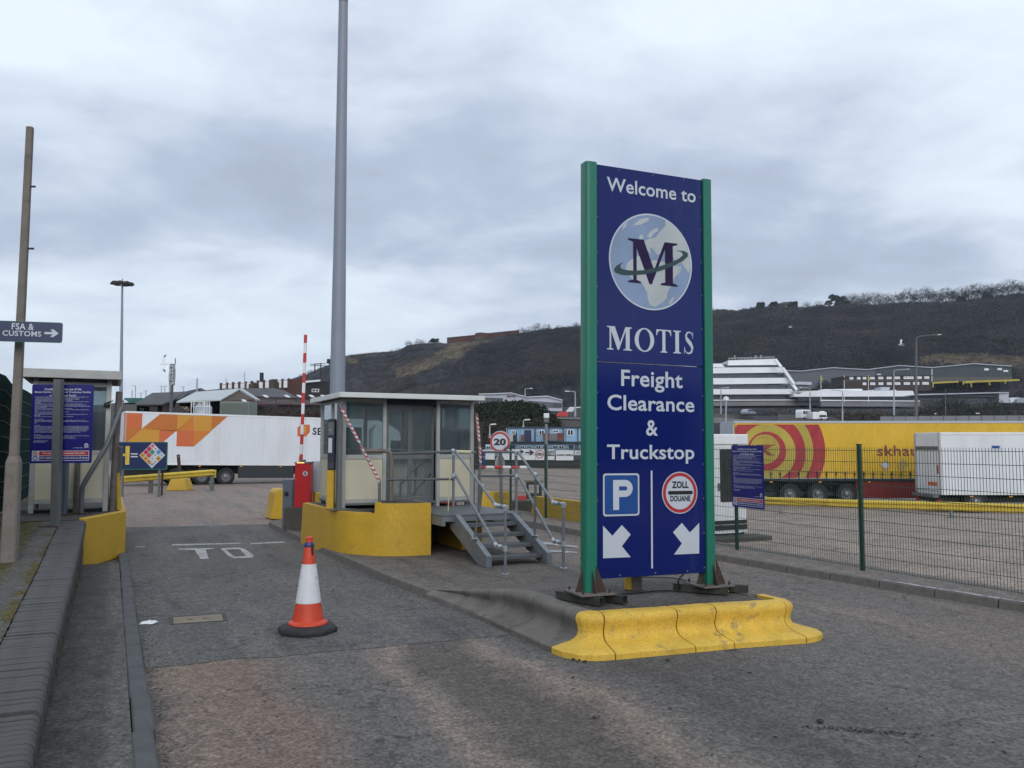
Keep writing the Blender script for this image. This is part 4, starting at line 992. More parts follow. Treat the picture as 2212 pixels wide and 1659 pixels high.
paint([[(1040, 1153), (1100, 1149), (1118, 1152), (1105, 1157), (1040, 1158)]], 'lane_mark', 'worn white patch of lane marking seen between the stair treads')
paint([[(1100, 1172), (1150, 1168), (1190, 1172), (1249, 1180), (1250, 1183), (1180, 1176), (1150, 1173), (1112, 1177)]], 'lane_mark', 'curved white lane line right of the steel steps')
paint([[(1136, 1192), (1160, 1188), (1190, 1188), (1245, 1192), (1246, 1195), (1190, 1192), (1165, 1196)]], 'lane_mark', 'lower white lane line right of the steel steps')
# ------------------------------------------------------------------ toll booth on its yellow fronted base
def spl(p, k=6):return[(v.x, v.y)for v in smooth_path([Vector((a, b, 0))for a, b in p], k)]
lo_c=spl([(3.97, 19.3), (4.0, 18.0), (4.06, 16.8), (4.22, 16.15), (4.585, 15.66)]);hi_c=spl([(4.585, 15.66), (4.80, 15.47), (5.15, 15.33), (5.58, 15.27)])
bb=thing('booth_base', 'curved yellow painted concrete base under the large toll booth', 'plinth', W(5.4, 17.5, .0), ALPHA)
def lean(mb, a=.035):
 for i, v in enumerate(mb.v):
  n, s=NS(v)
  if v.z<.05:k=a*(1-sm(4.6, 5.4, n));mb.v[i]=W(n-k, s-(k if s<16.3 else 0), v.z)
 return mb
m_=MB(W);m_.extr([(n, s, -.03)for n, s in lo_c]+[(4.585, 17.15, -.03), (4.585, 19.3, -.03)], (0, 0, .935));part('low_front', lean(m_), M['yellow'], bb, smooth=True)
m_=MB(W);m_.extr([(n, s, -.03)for n, s in hi_c]+[(5.58, 16.3, -.03), (4.86, 16.4, -.03)], (0, 0, 1.125));part('high_front', lean(m_), M['yellow'], bb, smooth=True)
m_=MB(W);m_.extr([(4.72, 15.68, 1.097), (4.97, 15.50, 1.097), (5.52, 15.40, 1.097), (5.52, 16.25, 1.097), (4.90, 16.33, 1.097)], (0, 0, .004));m_.extr([(4.16, 16.75, .906), (4.34, 16.3, .906), (4.57, 15.98, .906), (4.57, 19.2, .906), (4.1, 19.2, .906)], (0, 0, .005))
part('top_slab', m_, M['concrete_dark'], bb)
m_=MB(W).box(5.5815, 7.0, 17.2, 19.3, 0, .86);m_.box(4.588, 5.579, 17.0, 19.3, 0, .895);m_.box(4.90, 5.579, 16.41, 16.99, 0, .895);part('core', m_, M['concrete_dark'], bb)
m_=MB(W).box(6.42, 6.86, 15.75, 17.19, .0, .80);part('right_plinth', m_, M['yellow'], bb, bevel=.015)
KN0, KN1, KS0, KS1, KZ0, KZ1=4.31, 7.16, 17.02, 18.95, .90, 3.165
booth=thing('toll_booth', 'large glazed toll booth with cream lower panels on the yellow base', 'booth', W(5.73, 18.2, .9), ALPHA)
fcols=[4.31, 5.17, 6.36, 7.15]
def kpost(n, s, w=.075, z0=KZ0, z1=KZ1):
 return MB(W).box(n-w/2, n+w/2, s-w/2, s+w/2, z0, z1)
for n in fcols:part('mullion', kpost(n, KS0), M['alu'], booth, bevel=.004)
for n in(4.31, 5.3, 6.2, 7.15):part('mullion', kpost(n, KS1), M['alu'], booth, bevel=.004)
for n in(4.31, 7.15):
 part('mullion', kpost(n, 17.98), M['alu'], booth, bevel=.004)
ZS=1.93
def rail(mb, a, b, z, h=.06, d=.06):mb.bar(W(a[0], a[1], z), W(b[0], b[1], z), d, h);return mb
fr_=MB()
segs=[((4.31, KS0), (5.17, KS0)), ((6.36, KS0), (7.15, KS0)), ((4.31, KS0), (4.31, 17.98)), ((4.31, 17.98), (4.31, KS1)), ((7.15, KS0), (7.15, 17.98)), ((7.15, 17.98), (7.15, KS1)), ((4.31, KS1), (5.3, KS1)), ((5.3, KS1), (6.2, KS1)), ((6.2, KS1), (7.15, KS1))]
for i, (a, b)in enumerate(segs):
 d=Vector((b[0]-a[0], b[1]-a[1])).normalized()*.04;a2=(a[0]+d.x, a[1]+d.y);b2=(b[0]-d.x, b[1]-d.y)
 m_=MB()
 m_.bar(W(a2[0], a2[1], ZS+.03), W(b2[0], b2[1], ZS+.03), .058, .09);part('sill', m_, M['alu'], booth, bevel=.004)
 m_=MB();m_.bar(W(a2[0], a2[1], 1.06), W(b2[0], b2[1], 1.06), .058, .08);m_.bar(W(a2[0], a2[1], 3.125), W(b2[0], b2[1], 3.125), .058, .07);part('frame_rail', m_, M['alu'], booth)
 m_=MB();m_.bar(W(a2[0], a2[1], (1.10+ZS-.016)/2), W(b2[0], b2[1], (1.10+ZS-.016)/2), .03, ZS-.016-1.10);part('lower_panel', m_, M['cream'], booth)
 m_=MB();m_.bar(W(a2[0], a2[1], (ZS+.075+3.09)/2), W(b2[0], b2[1], (ZS+.075+3.09)/2), .008, 3.09-ZS-.075);part('window', m_, M['glass'], booth)
 # sliding door leaves, recessed a little
for a, b in((5.225, 5.76), (5.77, 6.305)):
 s_=KS0+.05 if a<5.5 else KS0+.10
 m_=MB(W);z0, z1=1.0, 3.06
 m_.box(a, a+.05, s_, s_+.035, z0, z1);m_.box(b-.05, b, s_, s_+.035, z0, z1);m_.box(a+.05, b-.05, s_, s_+.035, z1-.12, z1);m_.box(a+.05, b-.05, s_, s_+.035, z0, z0+.10);m_.box(a+.05, b-.05, s_, s_+.035, ZS-.02, ZS+.07)
 dr=part('door', m_, M['steel'], booth)
 m_=MB(W).box(a+.05, b-.05, s_+.012, s_+.02, z0+.10, ZS-.02);m_.box(a+.05, b-.05, s_+.012, s_+.02, ZS+.07, z1-.12);part('pane', m_, M['glass'], dr)
m_=MB(W).box(5.23, 6.28, KS0-.03, KS0+.14, 3.062, 3.16);part('door_header', m_, M['navybox'], booth)
m_=MB(W).box(4.27, 7.18, KS0-.03, KS1+.03, .975, 1.02);part('floor', m_, M['steel'], booth)
m_=MB(W)
for n in(4.33, 5.2, 6.3, 7.06):
 for s in(KS0+.05, 18.0, KS1-.05):m_.box(n-.04, n+.04, s-.04, s+.04, .88, .975)
part('foot', m_, M['steel'], booth)
RZ=3.115
m_=MB(W).box(4.16, 7.20, 16.60, 19.25, RZ+.052, RZ+.08);part('ceiling', m_, M['darkin'], booth)
m_=MB(W)
for a, b, c, d in((4.10, 7.26, 16.54, 16.60), (4.10, 7.26, 19.25, 19.31), (4.10, 4.16, 16.60, 19.25), (7.20, 7.26, 16.60, 19.25)):m_.box(a, b, c, d, RZ+.045, RZ+.15)
m_.box(4.16, 7.20, 16.60, 19.25, RZ+.09, RZ+.13);part('roof', m_, M['roofwhite'], booth, bevel=.008)
# furniture that stands inside the booth
solo('cabinet', MB(W).box(4.42, 4.78, 17.35, 17.75, 1.022, 2.58), M['navybox'], 'dark navy cabinet behind the left window of the large toll booth', 'cabinet', bevel=.01)
solo('cabinet', MB(W).box(6.38, 6.98, 17.25, 17.9, 1.022, 2.52), M['navybox'], 'wide dark navy cabinet behind the right window of the large toll booth', 'cabinet', bevel=.01)
# tall steel column and striped guard pipes at the corners
solo('guard_column', MB(W).box(4.12, 4.20, 16.72, 16.86, .93, 3.05).box(4.00, 4.36, 16.58, 16.98, .912, .93), M['steel'], 'dull steel column standing in front of the left corner of the large toll booth', 'column', bevel=.008)
def striped(name, pts, r, label, s0=0.0, s1=None, n_str=22):
 t=thing(name, label, 'guard pipe', pts[-1]);part('pipe', MB().tube(pts, r, 14), M['steel'], t, smooth=True)
 seglen=[(pts[i+1]-pts[i]).length for i in range(len(pts)-1)];tot=sum(seglen);s1=s1 or tot
 def pos(d):
  for i, l in enumerate(seglen):
   if d<=l:return pts[i].lerp(pts[i+1], d/l), (pts[i+1]-pts[i]).normalized()
   d-=l
  return pts[-1], (pts[-1]-pts[-2]).normalized()
 R_, W_=MB(), MB();st=(s1-s0)/n_str;K=12
 for k in range(n_str):
  if random.random()<.16 and 4<k<n_str-4:continue
  a=s0+k*st;p, d=pos(a+st/2);u=d.cross(Vector((0, 1, 0))).normalized();v=d.cross(u)
  for q, mbx in((0, R_), (1, W_)):
   o=a+q*st/2;ring=[]
   for e in(0, st/2*.96):
    for t_ in range(K):
     an=2*PI*t_/K;sk=.55*st*sin(an+.6)
     pp, dd=pos(max(0, min(tot, o+e+sk)));ring.append(pp+(u*cos(an)+v*sin(an))*(r+.0022))
   mbx.add(ring, [(i, (i+1)%K, K+(i+1)%K, K+i)for i in range(K)])
 part('red_tape', R_, M['stripe_r'], t, recalc=False, smooth=True, kind='stuff');part('white_tape', W_, M['stripe_w'], t, recalc=False, smooth=True, kind='stuff');return t
pA=W(4.22, 16.62, 3.02);pB=W(4.80, 15.95, 1.45);pC=W(4.83, 15.92, 1.10)
pA=at(733, 874, W(4.2, 16.6).y);pB=at(820, 1040, W(4.82, 15.95).y);pC=pB.copy();pC.z=1.10;pA0=at(729, 890, pA.y+.04);
striped('guard_pipe', [pA, pA.lerp(pB, .5), pB, pB.lerp(pC, .25), pC], .029, 'straight red and white taped guard pipe slanting across the front of the large booth', .05, (pB-pA).length*.99, 17)
yR=W(7.2, 16.85).y
pts=[at(1029, 893, yR), at(1033, 930, yR), at(1037, 975, yR-.1), at(1038, 1004, yR-.15), at(1035, 1030, yR-.15)];e=pts[-1].copy();e.z=.9;pts.append(e)
striped('guard_pipe', pts, .030, 'bent red and white taped guard pipe at the right corner of the large booth', .0, 1.05, 11)
# thick rusty hoop railing on the base
hp=thing('hoop_rail', 'thick rusty pipe hoop with two rails in front of the booth door', 'railing', W(4.95, 15.9, 1.1), ALPHA)
y0=W(4.95, 15.94).y;yl=W(4.78, 16.0).y
up=at(973.6, 976, W(5.93, 15.0).y);um=at(979, 1035, W(5.93, 15.0).y)
pt=[at(786, 974, yl+.12), at(835, 974, y0), at(842, 977, y0), at(845.5, 986, y0)];e=pt[-1].copy();e.z=1.10;pt.append(e)
part('hoop', MB().tube(pt, .046, 14), M['rust_grey'], hp, smooth=True)
q=MB();q.box(pt[-1].x-.12, pt[-1].x+.12, pt[-1].y-.10, pt[-1].y+.10, 1.102, 1.116);part('base_plate', q, M['rust'], hp)
part('rail', MB().tube([at(846, 980, y0), up], .024, 10), M['steel'], hp, smooth=True)
part('rail', MB().tube([at(838, 1036, y0-.02), um], .024, 10), M['steel'], hp, smooth=True)
# ------------------------------------------------------------------ steel steps, landing and handrails
LZ=.90
steps=thing('steel_steps', 'galvanised steel steps with landing leading up to the booth door', 'steps', W(6.45, 14.0, .12), ALPHA)
m_=MB(W)
m_.box(5.60, 7.24, 14.72, 17.15, LZ-.035, LZ);part('landing', m_, M['steel'], steps)
m_=MB(W);m_.box(5.60, 5.66, 14.72, 17.15, LZ-.20, LZ-.037);m_.box(7.18, 7.24, 14.72, 17.15, LZ-.20, LZ-.037);m_.box(5.66, 7.18, 14.72, 14.78, LZ-.12, LZ-.037);part('landing_frame', m_, M['galv'], steps)
for n in(5.84, 7.00):
 m_=MB(W);s0, s1=13.22, 14.70;prof=[(s0, .125), (s0+.34, .125), (s1+.22, LZ-.26), (s1+.22, LZ-.002), (s1-.04, LZ-.002), (s0, .30)]
 m_.extr([(n-.008, s, z)for s, z in prof], (.016, 0, 0));part('stringer', m_, M['galv'], steps)
 m_=MB(W);m_.hexa([(n-.008, s0-.012, .125), (n+.09, s0-.012, .125), (n+.09, s0, .125), (n-.008, s0, .125), (n-.008, s0-.012, .30), (n+.09, s0-.012, .30), (n+.09, s0, .31), (n-.008, s0, .31)])
 dz=(LZ-.30)/(s1-.04-s0)
 m_.hexa([(n-.008, s0-.01, .302), (n+.09, s0-.01, .302), (n+.09, s1-.04, LZ+.002), (n-.008, s1-.04, LZ+.002), (n-.008, s0-.01, .314), (n+.09, s0-.01, .314), (n+.09, s1-.04, LZ+.014), (n-.008, s1-.04, LZ+.014)])
 part('stringer_flange', m_, M['galv'], steps)
for k, (s, z)in enumerate(((13.40, .27), (13.74, .43), (14.08, .59), (14.42, .75))):
 m_=MB(W);m_.box(5.86, 6.985, s, s+.30, z-.045, z-.005);m_.box(5.86, 6.985, s-.006, s+.0, z-.06, z);part('tread', m_, M['steel'], steps, bevel=.003)
m_=MB();m_.tube([W(5.86, 14.95, .70), W(6.99, 14.95, .70)], .028, 8);part('cross_tube', m_, M['galv'], steps, smooth=True)
hr=thing('handrail', 'left galvanised tube handrail of the steel steps', 'handrail', W(5.83, 12.45, .12), ALPHA)
def fit(mb, p, d, r=.036, l=.09):d=Vector(d).normalized();mb.tube([p-d*l/2, p+d*l/2], r, 10)
def handrail(t, n_up, s_up, n_dn, s_dn, tp, mp, mid_base, mid_top, mid_lo=None):
 U0=W(n_up, s_up, LZ);U1=W(n_up, s_up, tp);D0=W(n_dn, s_dn, .12);D1=W(n_dn, s_dn, 1.20);Um=W(n_up, s_up, mp);Dm=W(n_dn, s_dn, .53)
 part('upright', MB().tube([U0, U1-UZ*.03], .026, 12), M['galv'], t, smooth=True);part('upright', MB().tube([D0, D1-UZ*.03], .026, 12), M['galv'], t, smooth=True)
 L0=D1+W(-.03 if n_dn>n_up else .0, .30, .0);L0=W(n_dn-.05, s_dn+.26, 1.21);Lm=W(n_dn-.05, s_dn+.26, .56)
 part('sloping_rail', MB().tube([U1+W(.02, -.04, 0), L0], .026, 12), M['galv'], t, smooth=True)
 part('sloping_rail', MB().tube([Um+W(.02, -.05, 0), Lm], .026, 12), M['galv'], t, smooth=True)
 part('end_rail', MB().tube([L0, D1], .026, 10), M['galv'], t, smooth=True);part('end_rail', MB().tube([Lm, Dm], .026, 10), M['galv'], t, smooth=True)
 part('mid_upright', MB().tube([mid_base, mid_top], .024, 10), M['steel'], t, smooth=True)
 q=MB();q.lathe(mid_base-UZ*.005, [(.06, 0), (.06, .014)], 16);part('flange', q, M['galv_new'], t)
 q=MB();q.lathe(D0, [(.062, 0), (.062, .012)], 16);part('flange', q, M['galv_new'], t);q=MB();q.lathe(U0, [(.055, 0.001), (.055, .012)], 16);part('flange', q, M['galv'], t)
 dr_=(L0-U1);dm_=(Lm-Um)
 for p, d in((U1, dr_), (U1-UZ*.03, UZ), (L0, dr_), (L0.lerp(D1, .35), D1-L0), (D1-UZ*.02, UZ), (D1, D1-L0), (Um, UZ), (Um+dm_.normalized()*.06, dm_), (Lm, dm_), (Dm, UZ), (Lm.lerp(Dm, .5), Dm-Lm), (mid_top, dr_)):
  q=MB();fit(q, p, d);part('clamp', q, M['galv_new'], t, smooth=True)
 return U1, Um, L0, Lm
U1, Um, L0, Lm=handrail(hr, 5.94, 15.03, 5.83, 12.45, 2.09, 1.63, W(5.84, 13.75, .56), at(1042, 1051, W(5.90, 13.85).y))
part('level_rail', MB().tube([U1, at(1026, 977, W(7.05, 16.7).y)], .026, 10), M['galv'], hr, smooth=True)
a=at(985, 976, U1.y+.05);b=at(1016, 977, U1.y+.25);part('foam_sleeve', MB().tube([a, b], .036, 12), M['hiviz'], hr, smooth=True, label='faded yellow sleeve round the level rail')
hr2=thing('handrail', 'right galvanised tube handrail of the steel steps', 'handrail', W(6.98, 12.6, .12), ALPHA)
U1, Um, L0, Lm=handrail(hr2, 7.18, 14.83, 7.0, 12.62, 2.07, 1.61, W(7.03, 13.75, .56), W(7.08, 13.80, 1.66))
part('level_rail', MB().tube([at(1042, 976, W(7.2, 16.8).y), U1], .026, 10), M['galv'], hr2, smooth=True)
part('level_rail', MB().tube([at(1041, 1028, W(7.2, 16.8).y), Um], .026, 10), M['galv'], hr2, smooth=True)
solo('cable_conduit', MB().tube([at(973, 1000, 15.95), at(968, 1104, 15.95)], .012, 6), M['hiviz'], 'thin pale yellow conduit beside the upper left stair post', 'conduit')
# card reader column and yellow post left of the booth
crd=thing('card_reader', 'dark blue card reader column on a yellow post left of the large booth', 'card reader', W(3.98+.15, 17.0, .91), ALPHA)
yq=W(4.12, 17.05).y
a=at(704, 1094, yq);x0, x1=a.x, at(720, 1094, yq).x;z1=at(710, 1016, yq).z
part('post', MB().box(x0, x1, yq, yq+.16, .905, z1), M['yellow'], crd, bevel=.01)
x0, x1=at(707, 1000, yq).x, at(722, 1000, yq).x;zt=at(712, 905, yq).z
part('housing', MB().box(x0, x1, yq+.01, yq+.17, z1+.003, zt), M['navybox'], crd, bevel=.008)
part('face_plate', MB().box(x0+.01, x1-.02, yq-.004, yq+.009, at(0, 940, yq).z, at(0, 912, yq).z), M['steel'], crd)
m_=MB().box(x0+.015, x1-.05, yq+.0, yq+.009, at(0, 978, yq).z, at(0, 946, yq).z);part('notice', m_, M['white_print'], crd)
m_=MB();c=Vector(((x0+x1)/2-.02, yq-.006, at(0, 929, yq).z));m_.lathe(c, [(.013, 0), (.013, -.012)], 10, axis='y');part('button', m_, M['hiviz'], crd)
for k in range(3):
 z=at(0, 1003+k*4, yq).z;part('louvre', MB().box(x0+.01, x1-.01, yq-.002, yq+.009, z, z+.012), M['steel'], crd)
 # ------------------------------------------------------------------ raised barrier beside the booth
by=gz(643, 1145, .12);B0=W(4.34, 21.3)
bar_t=thing('barrier', 'red lifting barrier box with its red and white boom raised upright', 'barrier', gz(650, 1098, .62)if False else at(653, 1096, 20.9), ALPHA*.0)
yb_=20.9
zb0=at(653, 1096, yb_).z;x0=at(635.5, 1096, yb_).x;x1=at(668, 1096, yb_).x;z1=at(653, 1001, yb_).z
part('housing', MB().box(x0, x1, yb_, yb_+.36, zb0, z1), M['redbox'], bar_t, bevel=.008)
part('lid', MB().box(x0-.01, x1+.01, yb_-.01, yb_+.37, z1+.002, z1+.035), M['steel'], bar_t)
part('light_strip', MB().box(x0+.05, x1-.14, yb_-.018, yb_-.011, z1+.004, z1+.03), M['lamp_strip'], bar_t)
bx=(x0+x1)/2;m_=MB();c=Vector((at(659.5, 1019, yb_).x, yb_-.003, at(0, 1023, yb_).z));m_.lathe(c, [(.062, 0), (.062, -.002)], 24, axis='y');nr=part('notice_disc', m_, M['white_print'], bar_t)
m_=MB();zz=c.z;X=c.x;Y=c.y-.005
for q in([(-.012, .022), (.006, .026), (.02, .0), (.034, .004), (.03, .012), (.018, .012), (.008, -.004), (.022, -.03), (.03, -.045), (.016, -.045), (0, -.02), (-.016, -.045), (-.03, -.045), (-.008, -.005), (-.03, .006), (-.034, -.002)], ):
 m_.poly([(X+a, Y, zz+b)for a, b in q])
m_.poly([(X+.013*cos(t), Y, zz+.037+.011*sin(t))for t in[2*PI*k/10 for k in range(10)]]);part('walking_figure', m_, M['black_print'], nr, recalc=False)
am=[(660.6, 723), (650, 996)]
ytab=[723, 741, 763, 783.5, 806, 827, 849, 871, 894.5, 917, 938.5, 960, 981.5, 997]
def axp(y):t=(y-723)/(996-723);return at(lerp(660.2, 650.3, t), y, yb_+.17)
for k in range(len(ytab)-1):
 a, b=axp(ytab[k]), axp(ytab[k+1]);
 part('boom_section', MB().bar(b, a, .075, .05, up=(0, 1, 0)), M['red']if k%2==0 else M['white'], bar_t, bevel=.006, label='red boom section' if k%2==0 else 'white boom section')
m_=MB().box(at(646, 1, yb_).x, at(656, 1, yb_).x, yb_+.10, yb_+.25, z1+.036, z1+.09);part('boom_bracket', m_, M['steel'], bar_t)
m_=MB().box(at(642.5, 1, yb_).x, at(647, 1, yb_).x, yb_+.15, yb_+.17, z1+.036, at(0, 986, yb_).z);part('yellow_tab', m_, M['yellow'], bar_t)
xa=at(618, 1, yb_).x;m_=MB().box(xa, at(663, 1, yb_).x, yb_-.05, yb_+.6, .10, zb0-.002);solo('plinth', m_, M['concrete_dark'], 'dark concrete plinth under the red barrier box', 'plinth', bevel=.02)
fl=thing('floodlight', 'small black floodlight on the concrete plinth at the foot of the red barrier box', 'light', Vector((at(662, 1, yb_).x, yb_-.03, zb0)))
p=Vector((at(661, 1, yb_).x, yb_-.02, zb0+.05));m_=MB().bar(p+Vector((-.05, -.02, .07)), p+Vector((.07, .03, .0)), .10, .05);part('head', m_, M['black'], fl, bevel=.005);part('bracket', MB().box(p.x, p.x+.03, p.y, p.y+.02, zb0, zb0+.06), M['black'], fl)
y_=21.3;gb=thing('control_cabinet', 'blue grey metal cabinet standing left of the red barrier box', 'cabinet', at(623, 1118, y_))
z0_=.12;z1_=at(0, 1036, y_).z;x0=at(612.5, 1, y_).x;x1=at(634.5, 1, y_).x
part('body', MB().box(x0, x1, y_, y_+.3, z0_, z1_), M['bluegrey'], gb, bevel=.01);part('door', MB().box(x0+.02, x1-.02, y_-.012, y_-.002, z0_+.05, z1_-.03), M['bluegrey'], gb, bevel=.004)
m_=MB();c=at(619, 1066, y_-.02);m_.lathe(c, [(.05, .0), (.055, -.03), (.04, -.05)], 14, axis='y');part('lock', m_, M['black'], gb)
y_=21.6;pg=thing('control_cabinet', 'pale grey metal cabinet on a black stand right of the red barrier box', 'cabinet', at(684, 1100, y_));x0=at(674, 1, y_).x;x1=at(700, 1, y_).x
part('body', MB().box(x0, x1, y_, y_+.3, at(0, 1063, y_).z, at(0, 996, y_).z), M['lightgrey'], pg, bevel=.01)
m_=MB()
for x in(x0+.01, x1-.01):m_.bar((x, y_+.02, .12), (x, y_+.02, at(0, 1063, y_).z), .03, .03);m_.bar((x, y_+.28, .12), (x, y_+.28, at(0, 1063, y_).z), .03, .03)
part('stand', m_, M['black'], pg);m_=MB().poly([(x0+.16, y_-.002, at(0, 1006, y_).z), (x0+.20, y_-.002, at(0, 1006, y_).z), (x0+.18, y_-.002, at(0, 1001, y_).z)]);part('warning_label', m_, M['yellow'], pg, recalc=False)
def jersey(px0, px1, yd, zt, label, d=.55):
 x0, x1=at(px0, 1, yd).x, at(px1, 1, yd).x;zb=.0
 m_=MB();prof=[(0, 0), (.06, .12), (.16, .34), (.19, zt), (d-.19, zt), (d-.16, .34), (d-.06, .12), (d, 0)]
 m_.extr([(x0, yd+a, b)for a, b in prof], (x1-x0, 0, 0));return solo('concrete_barrier', m_, M['yellow'], label, 'barrier', bevel=.012)
 # block left of the barrier, seen end on
m_=MB();yj=25.2;xl=at(583, 1120, yj).x;xr=at(613, 1120, yj).x
pr_=[(xl, .0), (at(592, 1, yj).x, at(0, 1095, yj).z), (at(596, 1, yj).x, at(0, 1064, yj).z), (at(604, 1, yj).x, at(0, 1057, yj).z), (at(618, 1, yj).x, at(0, 1057, yj).z), (at(622, 1, yj).x, at(0, 1095, yj).z), (at(628, 1, yj).x, 0)]
m_.extr([(x, yj, z)for x, z in pr_], W(0, 1.0, 0));solo('concrete_barrier', m_, M['yellow'], 'yellow concrete barrier block at the far left nose of the island', 'barrier', bevel=.02)
m_=MB();yj=23.6;m_.extr([(at(664, 1, yj).x, yj, .12), (at(700, 1, yj).x, yj, .12), (at(700, 1, yj).x, yj, at(0, 1068, yj).z), (at(668, 1, yj).x, yj, at(0, 1056, yj).z)], (0, .4, 0));solo('concrete_barrier', m_, M['yellow'], 'yellow concrete barrier block behind the pale grey cabinet', 'barrier', bevel=.02)
# ------------------------------------------------------------------ tall mast behind the booth
ym=22.6;mast=thing('lighting_mast', 'very tall plain grey steel mast rising behind the large toll booth', 'mast', Vector((at(729, 840, ym).x, ym, 0)))
cx0=at(729, 840, ym).x
r=lambda px:px/2/F_*ym
part('base_section', MB().tube([Vector((cx0, ym, 0)), Vector((cx0, ym, at(0, 771, ym).z))], [r(33.5), r(33)], 12), M['mast'], mast, smooth=True)
zz_=at(0, 771, ym).z
part('lower_section', MB().tube([Vector((cx0, ym, zz_-.3)), Vector((cx0, ym, at(0, 578, ym).z))], [r(32.6), r(29)], 12), M['mast'], mast, smooth=True)
z2=at(0, 578, ym).z;part('middle_section', MB().tube([Vector((cx0, ym, z2-.05)), Vector((cx0, ym, at(0, 6, ym).z))], [r(28.2), r(20.5)], 12), M['mast'], mast, smooth=True)
z3=at(0, 6, ym).z;part('collar', MB().tube([Vector((cx0, ym, z3-.0)), Vector((cx0, ym, z3+.25))], [r(20.8), r(20.6)], 12), mat('mast_collar_paint', (.16, .15, .14), .6), mast, smooth=True)
part('upper_section', MB().tube([Vector((cx0, ym, z3+.2)), Vector((cx0, ym, z3+9))], [r(20), r(12)], 12), M['mast'], mast, smooth=True)
part('head_ring', MB().tube([Vector((cx0, ym, z3+8.7)), Vector((cx0, ym, z3+9.1))], .7, 16), M['mast'], mast)
for k in range(6):a=k*PI/3;p=Vector((cx0+1.0*cos(a), ym+1.0*sin(a), z3+8.7));part('floodlight', MB().box(p.x-.2, p.x+.2, p.y-.2, p.y+.2, p.z, p.z+.25), M['steel'], mast)
# ------------------------------------------------------------------ small booth on the left bank
lk=thing('toll_booth', 'small cream and grey booth on the raised bank at left behind the conditions notice', 'booth', W(-.75, 19.2, .90), ALPHA)
n0, n1, s0, s1=-1.34, -.06, 18.55, 19.9;zb, zt=.90, 3.50
for n, s in((n0, s0), (n1, s0), (n0, s1), (n1, s1)):part('corner_post', MB(W).box(n-.045, n+.045, s-.045, s+.045, zb, zt), M['alu'], lk, bevel=.004)
for(a, b)in(((n0, s0), (n1, s0)), ((n0, s0), (n0, s1)), ((n1, s0), (n1, s1)), ((n0, s1), (n1, s1))):
 d=Vector((b[0]-a[0], b[1]-a[1])).normalized()*.046;A2=(a[0]+d.x, a[1]+d.y);B2=(b[0]-d.x, b[1]-d.y)
 def vb(z0, z1, th):return MB().bar(W(A2[0], A2[1], (z0+z1)/2), W(B2[0], B2[1], (z0+z1)/2), th, z1-z0)
 part('frame_rail', vb(1.08, 1.16, .05), M['alu'], lk);part('frame_rail', vb(2.02, 2.10, .05), M['alu'], lk);part('frame_rail', vb(3.36, 3.44, .05), M['alu'], lk)
 part('lower_panel', vb(1.16, 2.02, .03), M['cream'], lk);part('window', vb(2.10, 3.36, .008), M['glass'], lk)
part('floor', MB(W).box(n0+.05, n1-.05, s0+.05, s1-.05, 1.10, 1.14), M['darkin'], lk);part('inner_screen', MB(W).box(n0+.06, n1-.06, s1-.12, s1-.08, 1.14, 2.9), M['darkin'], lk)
m_=MB(W)
for a, b, c, d in((n0-.22, n1+.22, s0-.35, s0-.29), (n0-.22, n1+.22, s1+.29, s1+.35), (n0-.22, n0-.16, s0-.29, s1+.29), (n1+.16, n1+.22, s0-.29, s1+.29)):m_.box(a, b, c, d, zt-.01, zt+.16)
m_.box(n0-.16, n1+.16, s0-.29, s1+.29, zt+.06, zt+.13);part('roof', m_, M['alu'], lk, bevel=.008);part('ceiling', MB(W).box(n0-.15, n1+.15, s0-.28, s1+.28, zt+.02, zt+.055), M['darkin'], lk)
yf=W(n1, s0).y-.1;c=at(231, 875, yf);m_=MB().lathe((c.x, c.y, c.z), [(.0, -.06), (.05, -.04), (.06, 0), (.05, .04), (.0, .06)], 12);m_.bar(c+Vector((.0, .0, .05)), c+Vector((.07, .1, .09)), .02, .02);part('camera', m_, M['black'], lk)
# posts by the booth
def post_at(name, pxb, pyb, pxt, pyt, z, r, mt, label, cat='post', sq=True, plate=True, group=None):
 b=gz(pxb, pyb, z);t_=at(pxt, pyt, b.y);o=thing(name, label, cat, b, ALPHA, group)
 m_=MB()
 if sq:m_.bar(b, t_, r*2, r*2, up=(ca*0+sa, -ca, 0)if False else(0, 1, 0))
 else:m_.tube([b, t_], r, 14)
 part('shaft', m_, mt, o, smooth=not sq, bevel=.004 if sq else 0)
 if plate:
  m_=MB().box(b.x-r*3, b.x+r*3, b.y-r*3, b.y+r*3, z+.001, z+.014);part('foot_plate', m_, M['rust'], o)
 return o, b, t_
zpl=.86
nb_, b1, t1=post_at('notice_post', 119.5, 1137, 127, 820, ztop(15.7)+.004, .062, M['steel'], 'front grey square post standing before the left conditions notice')
post_at('notice_post', 136, 1112, 141, 990, .889, .055, M['bluegrey'], 'grey post just behind the left conditions notice')
post_at('post', 163, 1108, 171, 920, .889, .04, M['rust_grey'], 'slim dark brown post below the left conditions notice', plate=True)
b=gz(175, 1110, .889);yk_=b.y;pts=[at(262, 880, yk_+.6), at(257, 920, yk_+.5), at(232, 960, yk_+.3), at(187, 1035, yk_), at(178, 1052, yk_), at(176, 1072, yk_), b]
gpipe=thing('guard_pipe', 'plain grey guard pipe slanting across the right front of the small left booth', 'guard pipe', b)
part('pipe', MB().tube([pts[0], pts[2], pts[3], pts[4], pts[5], pts[6]], .048, 14), M['steel'], gpipe, smooth=True);part('foot_plate', MB().box(b.x-.14, b.x+.14, b.y-.12, b.y+.12, .89, .905), M['rust'], gpipe)
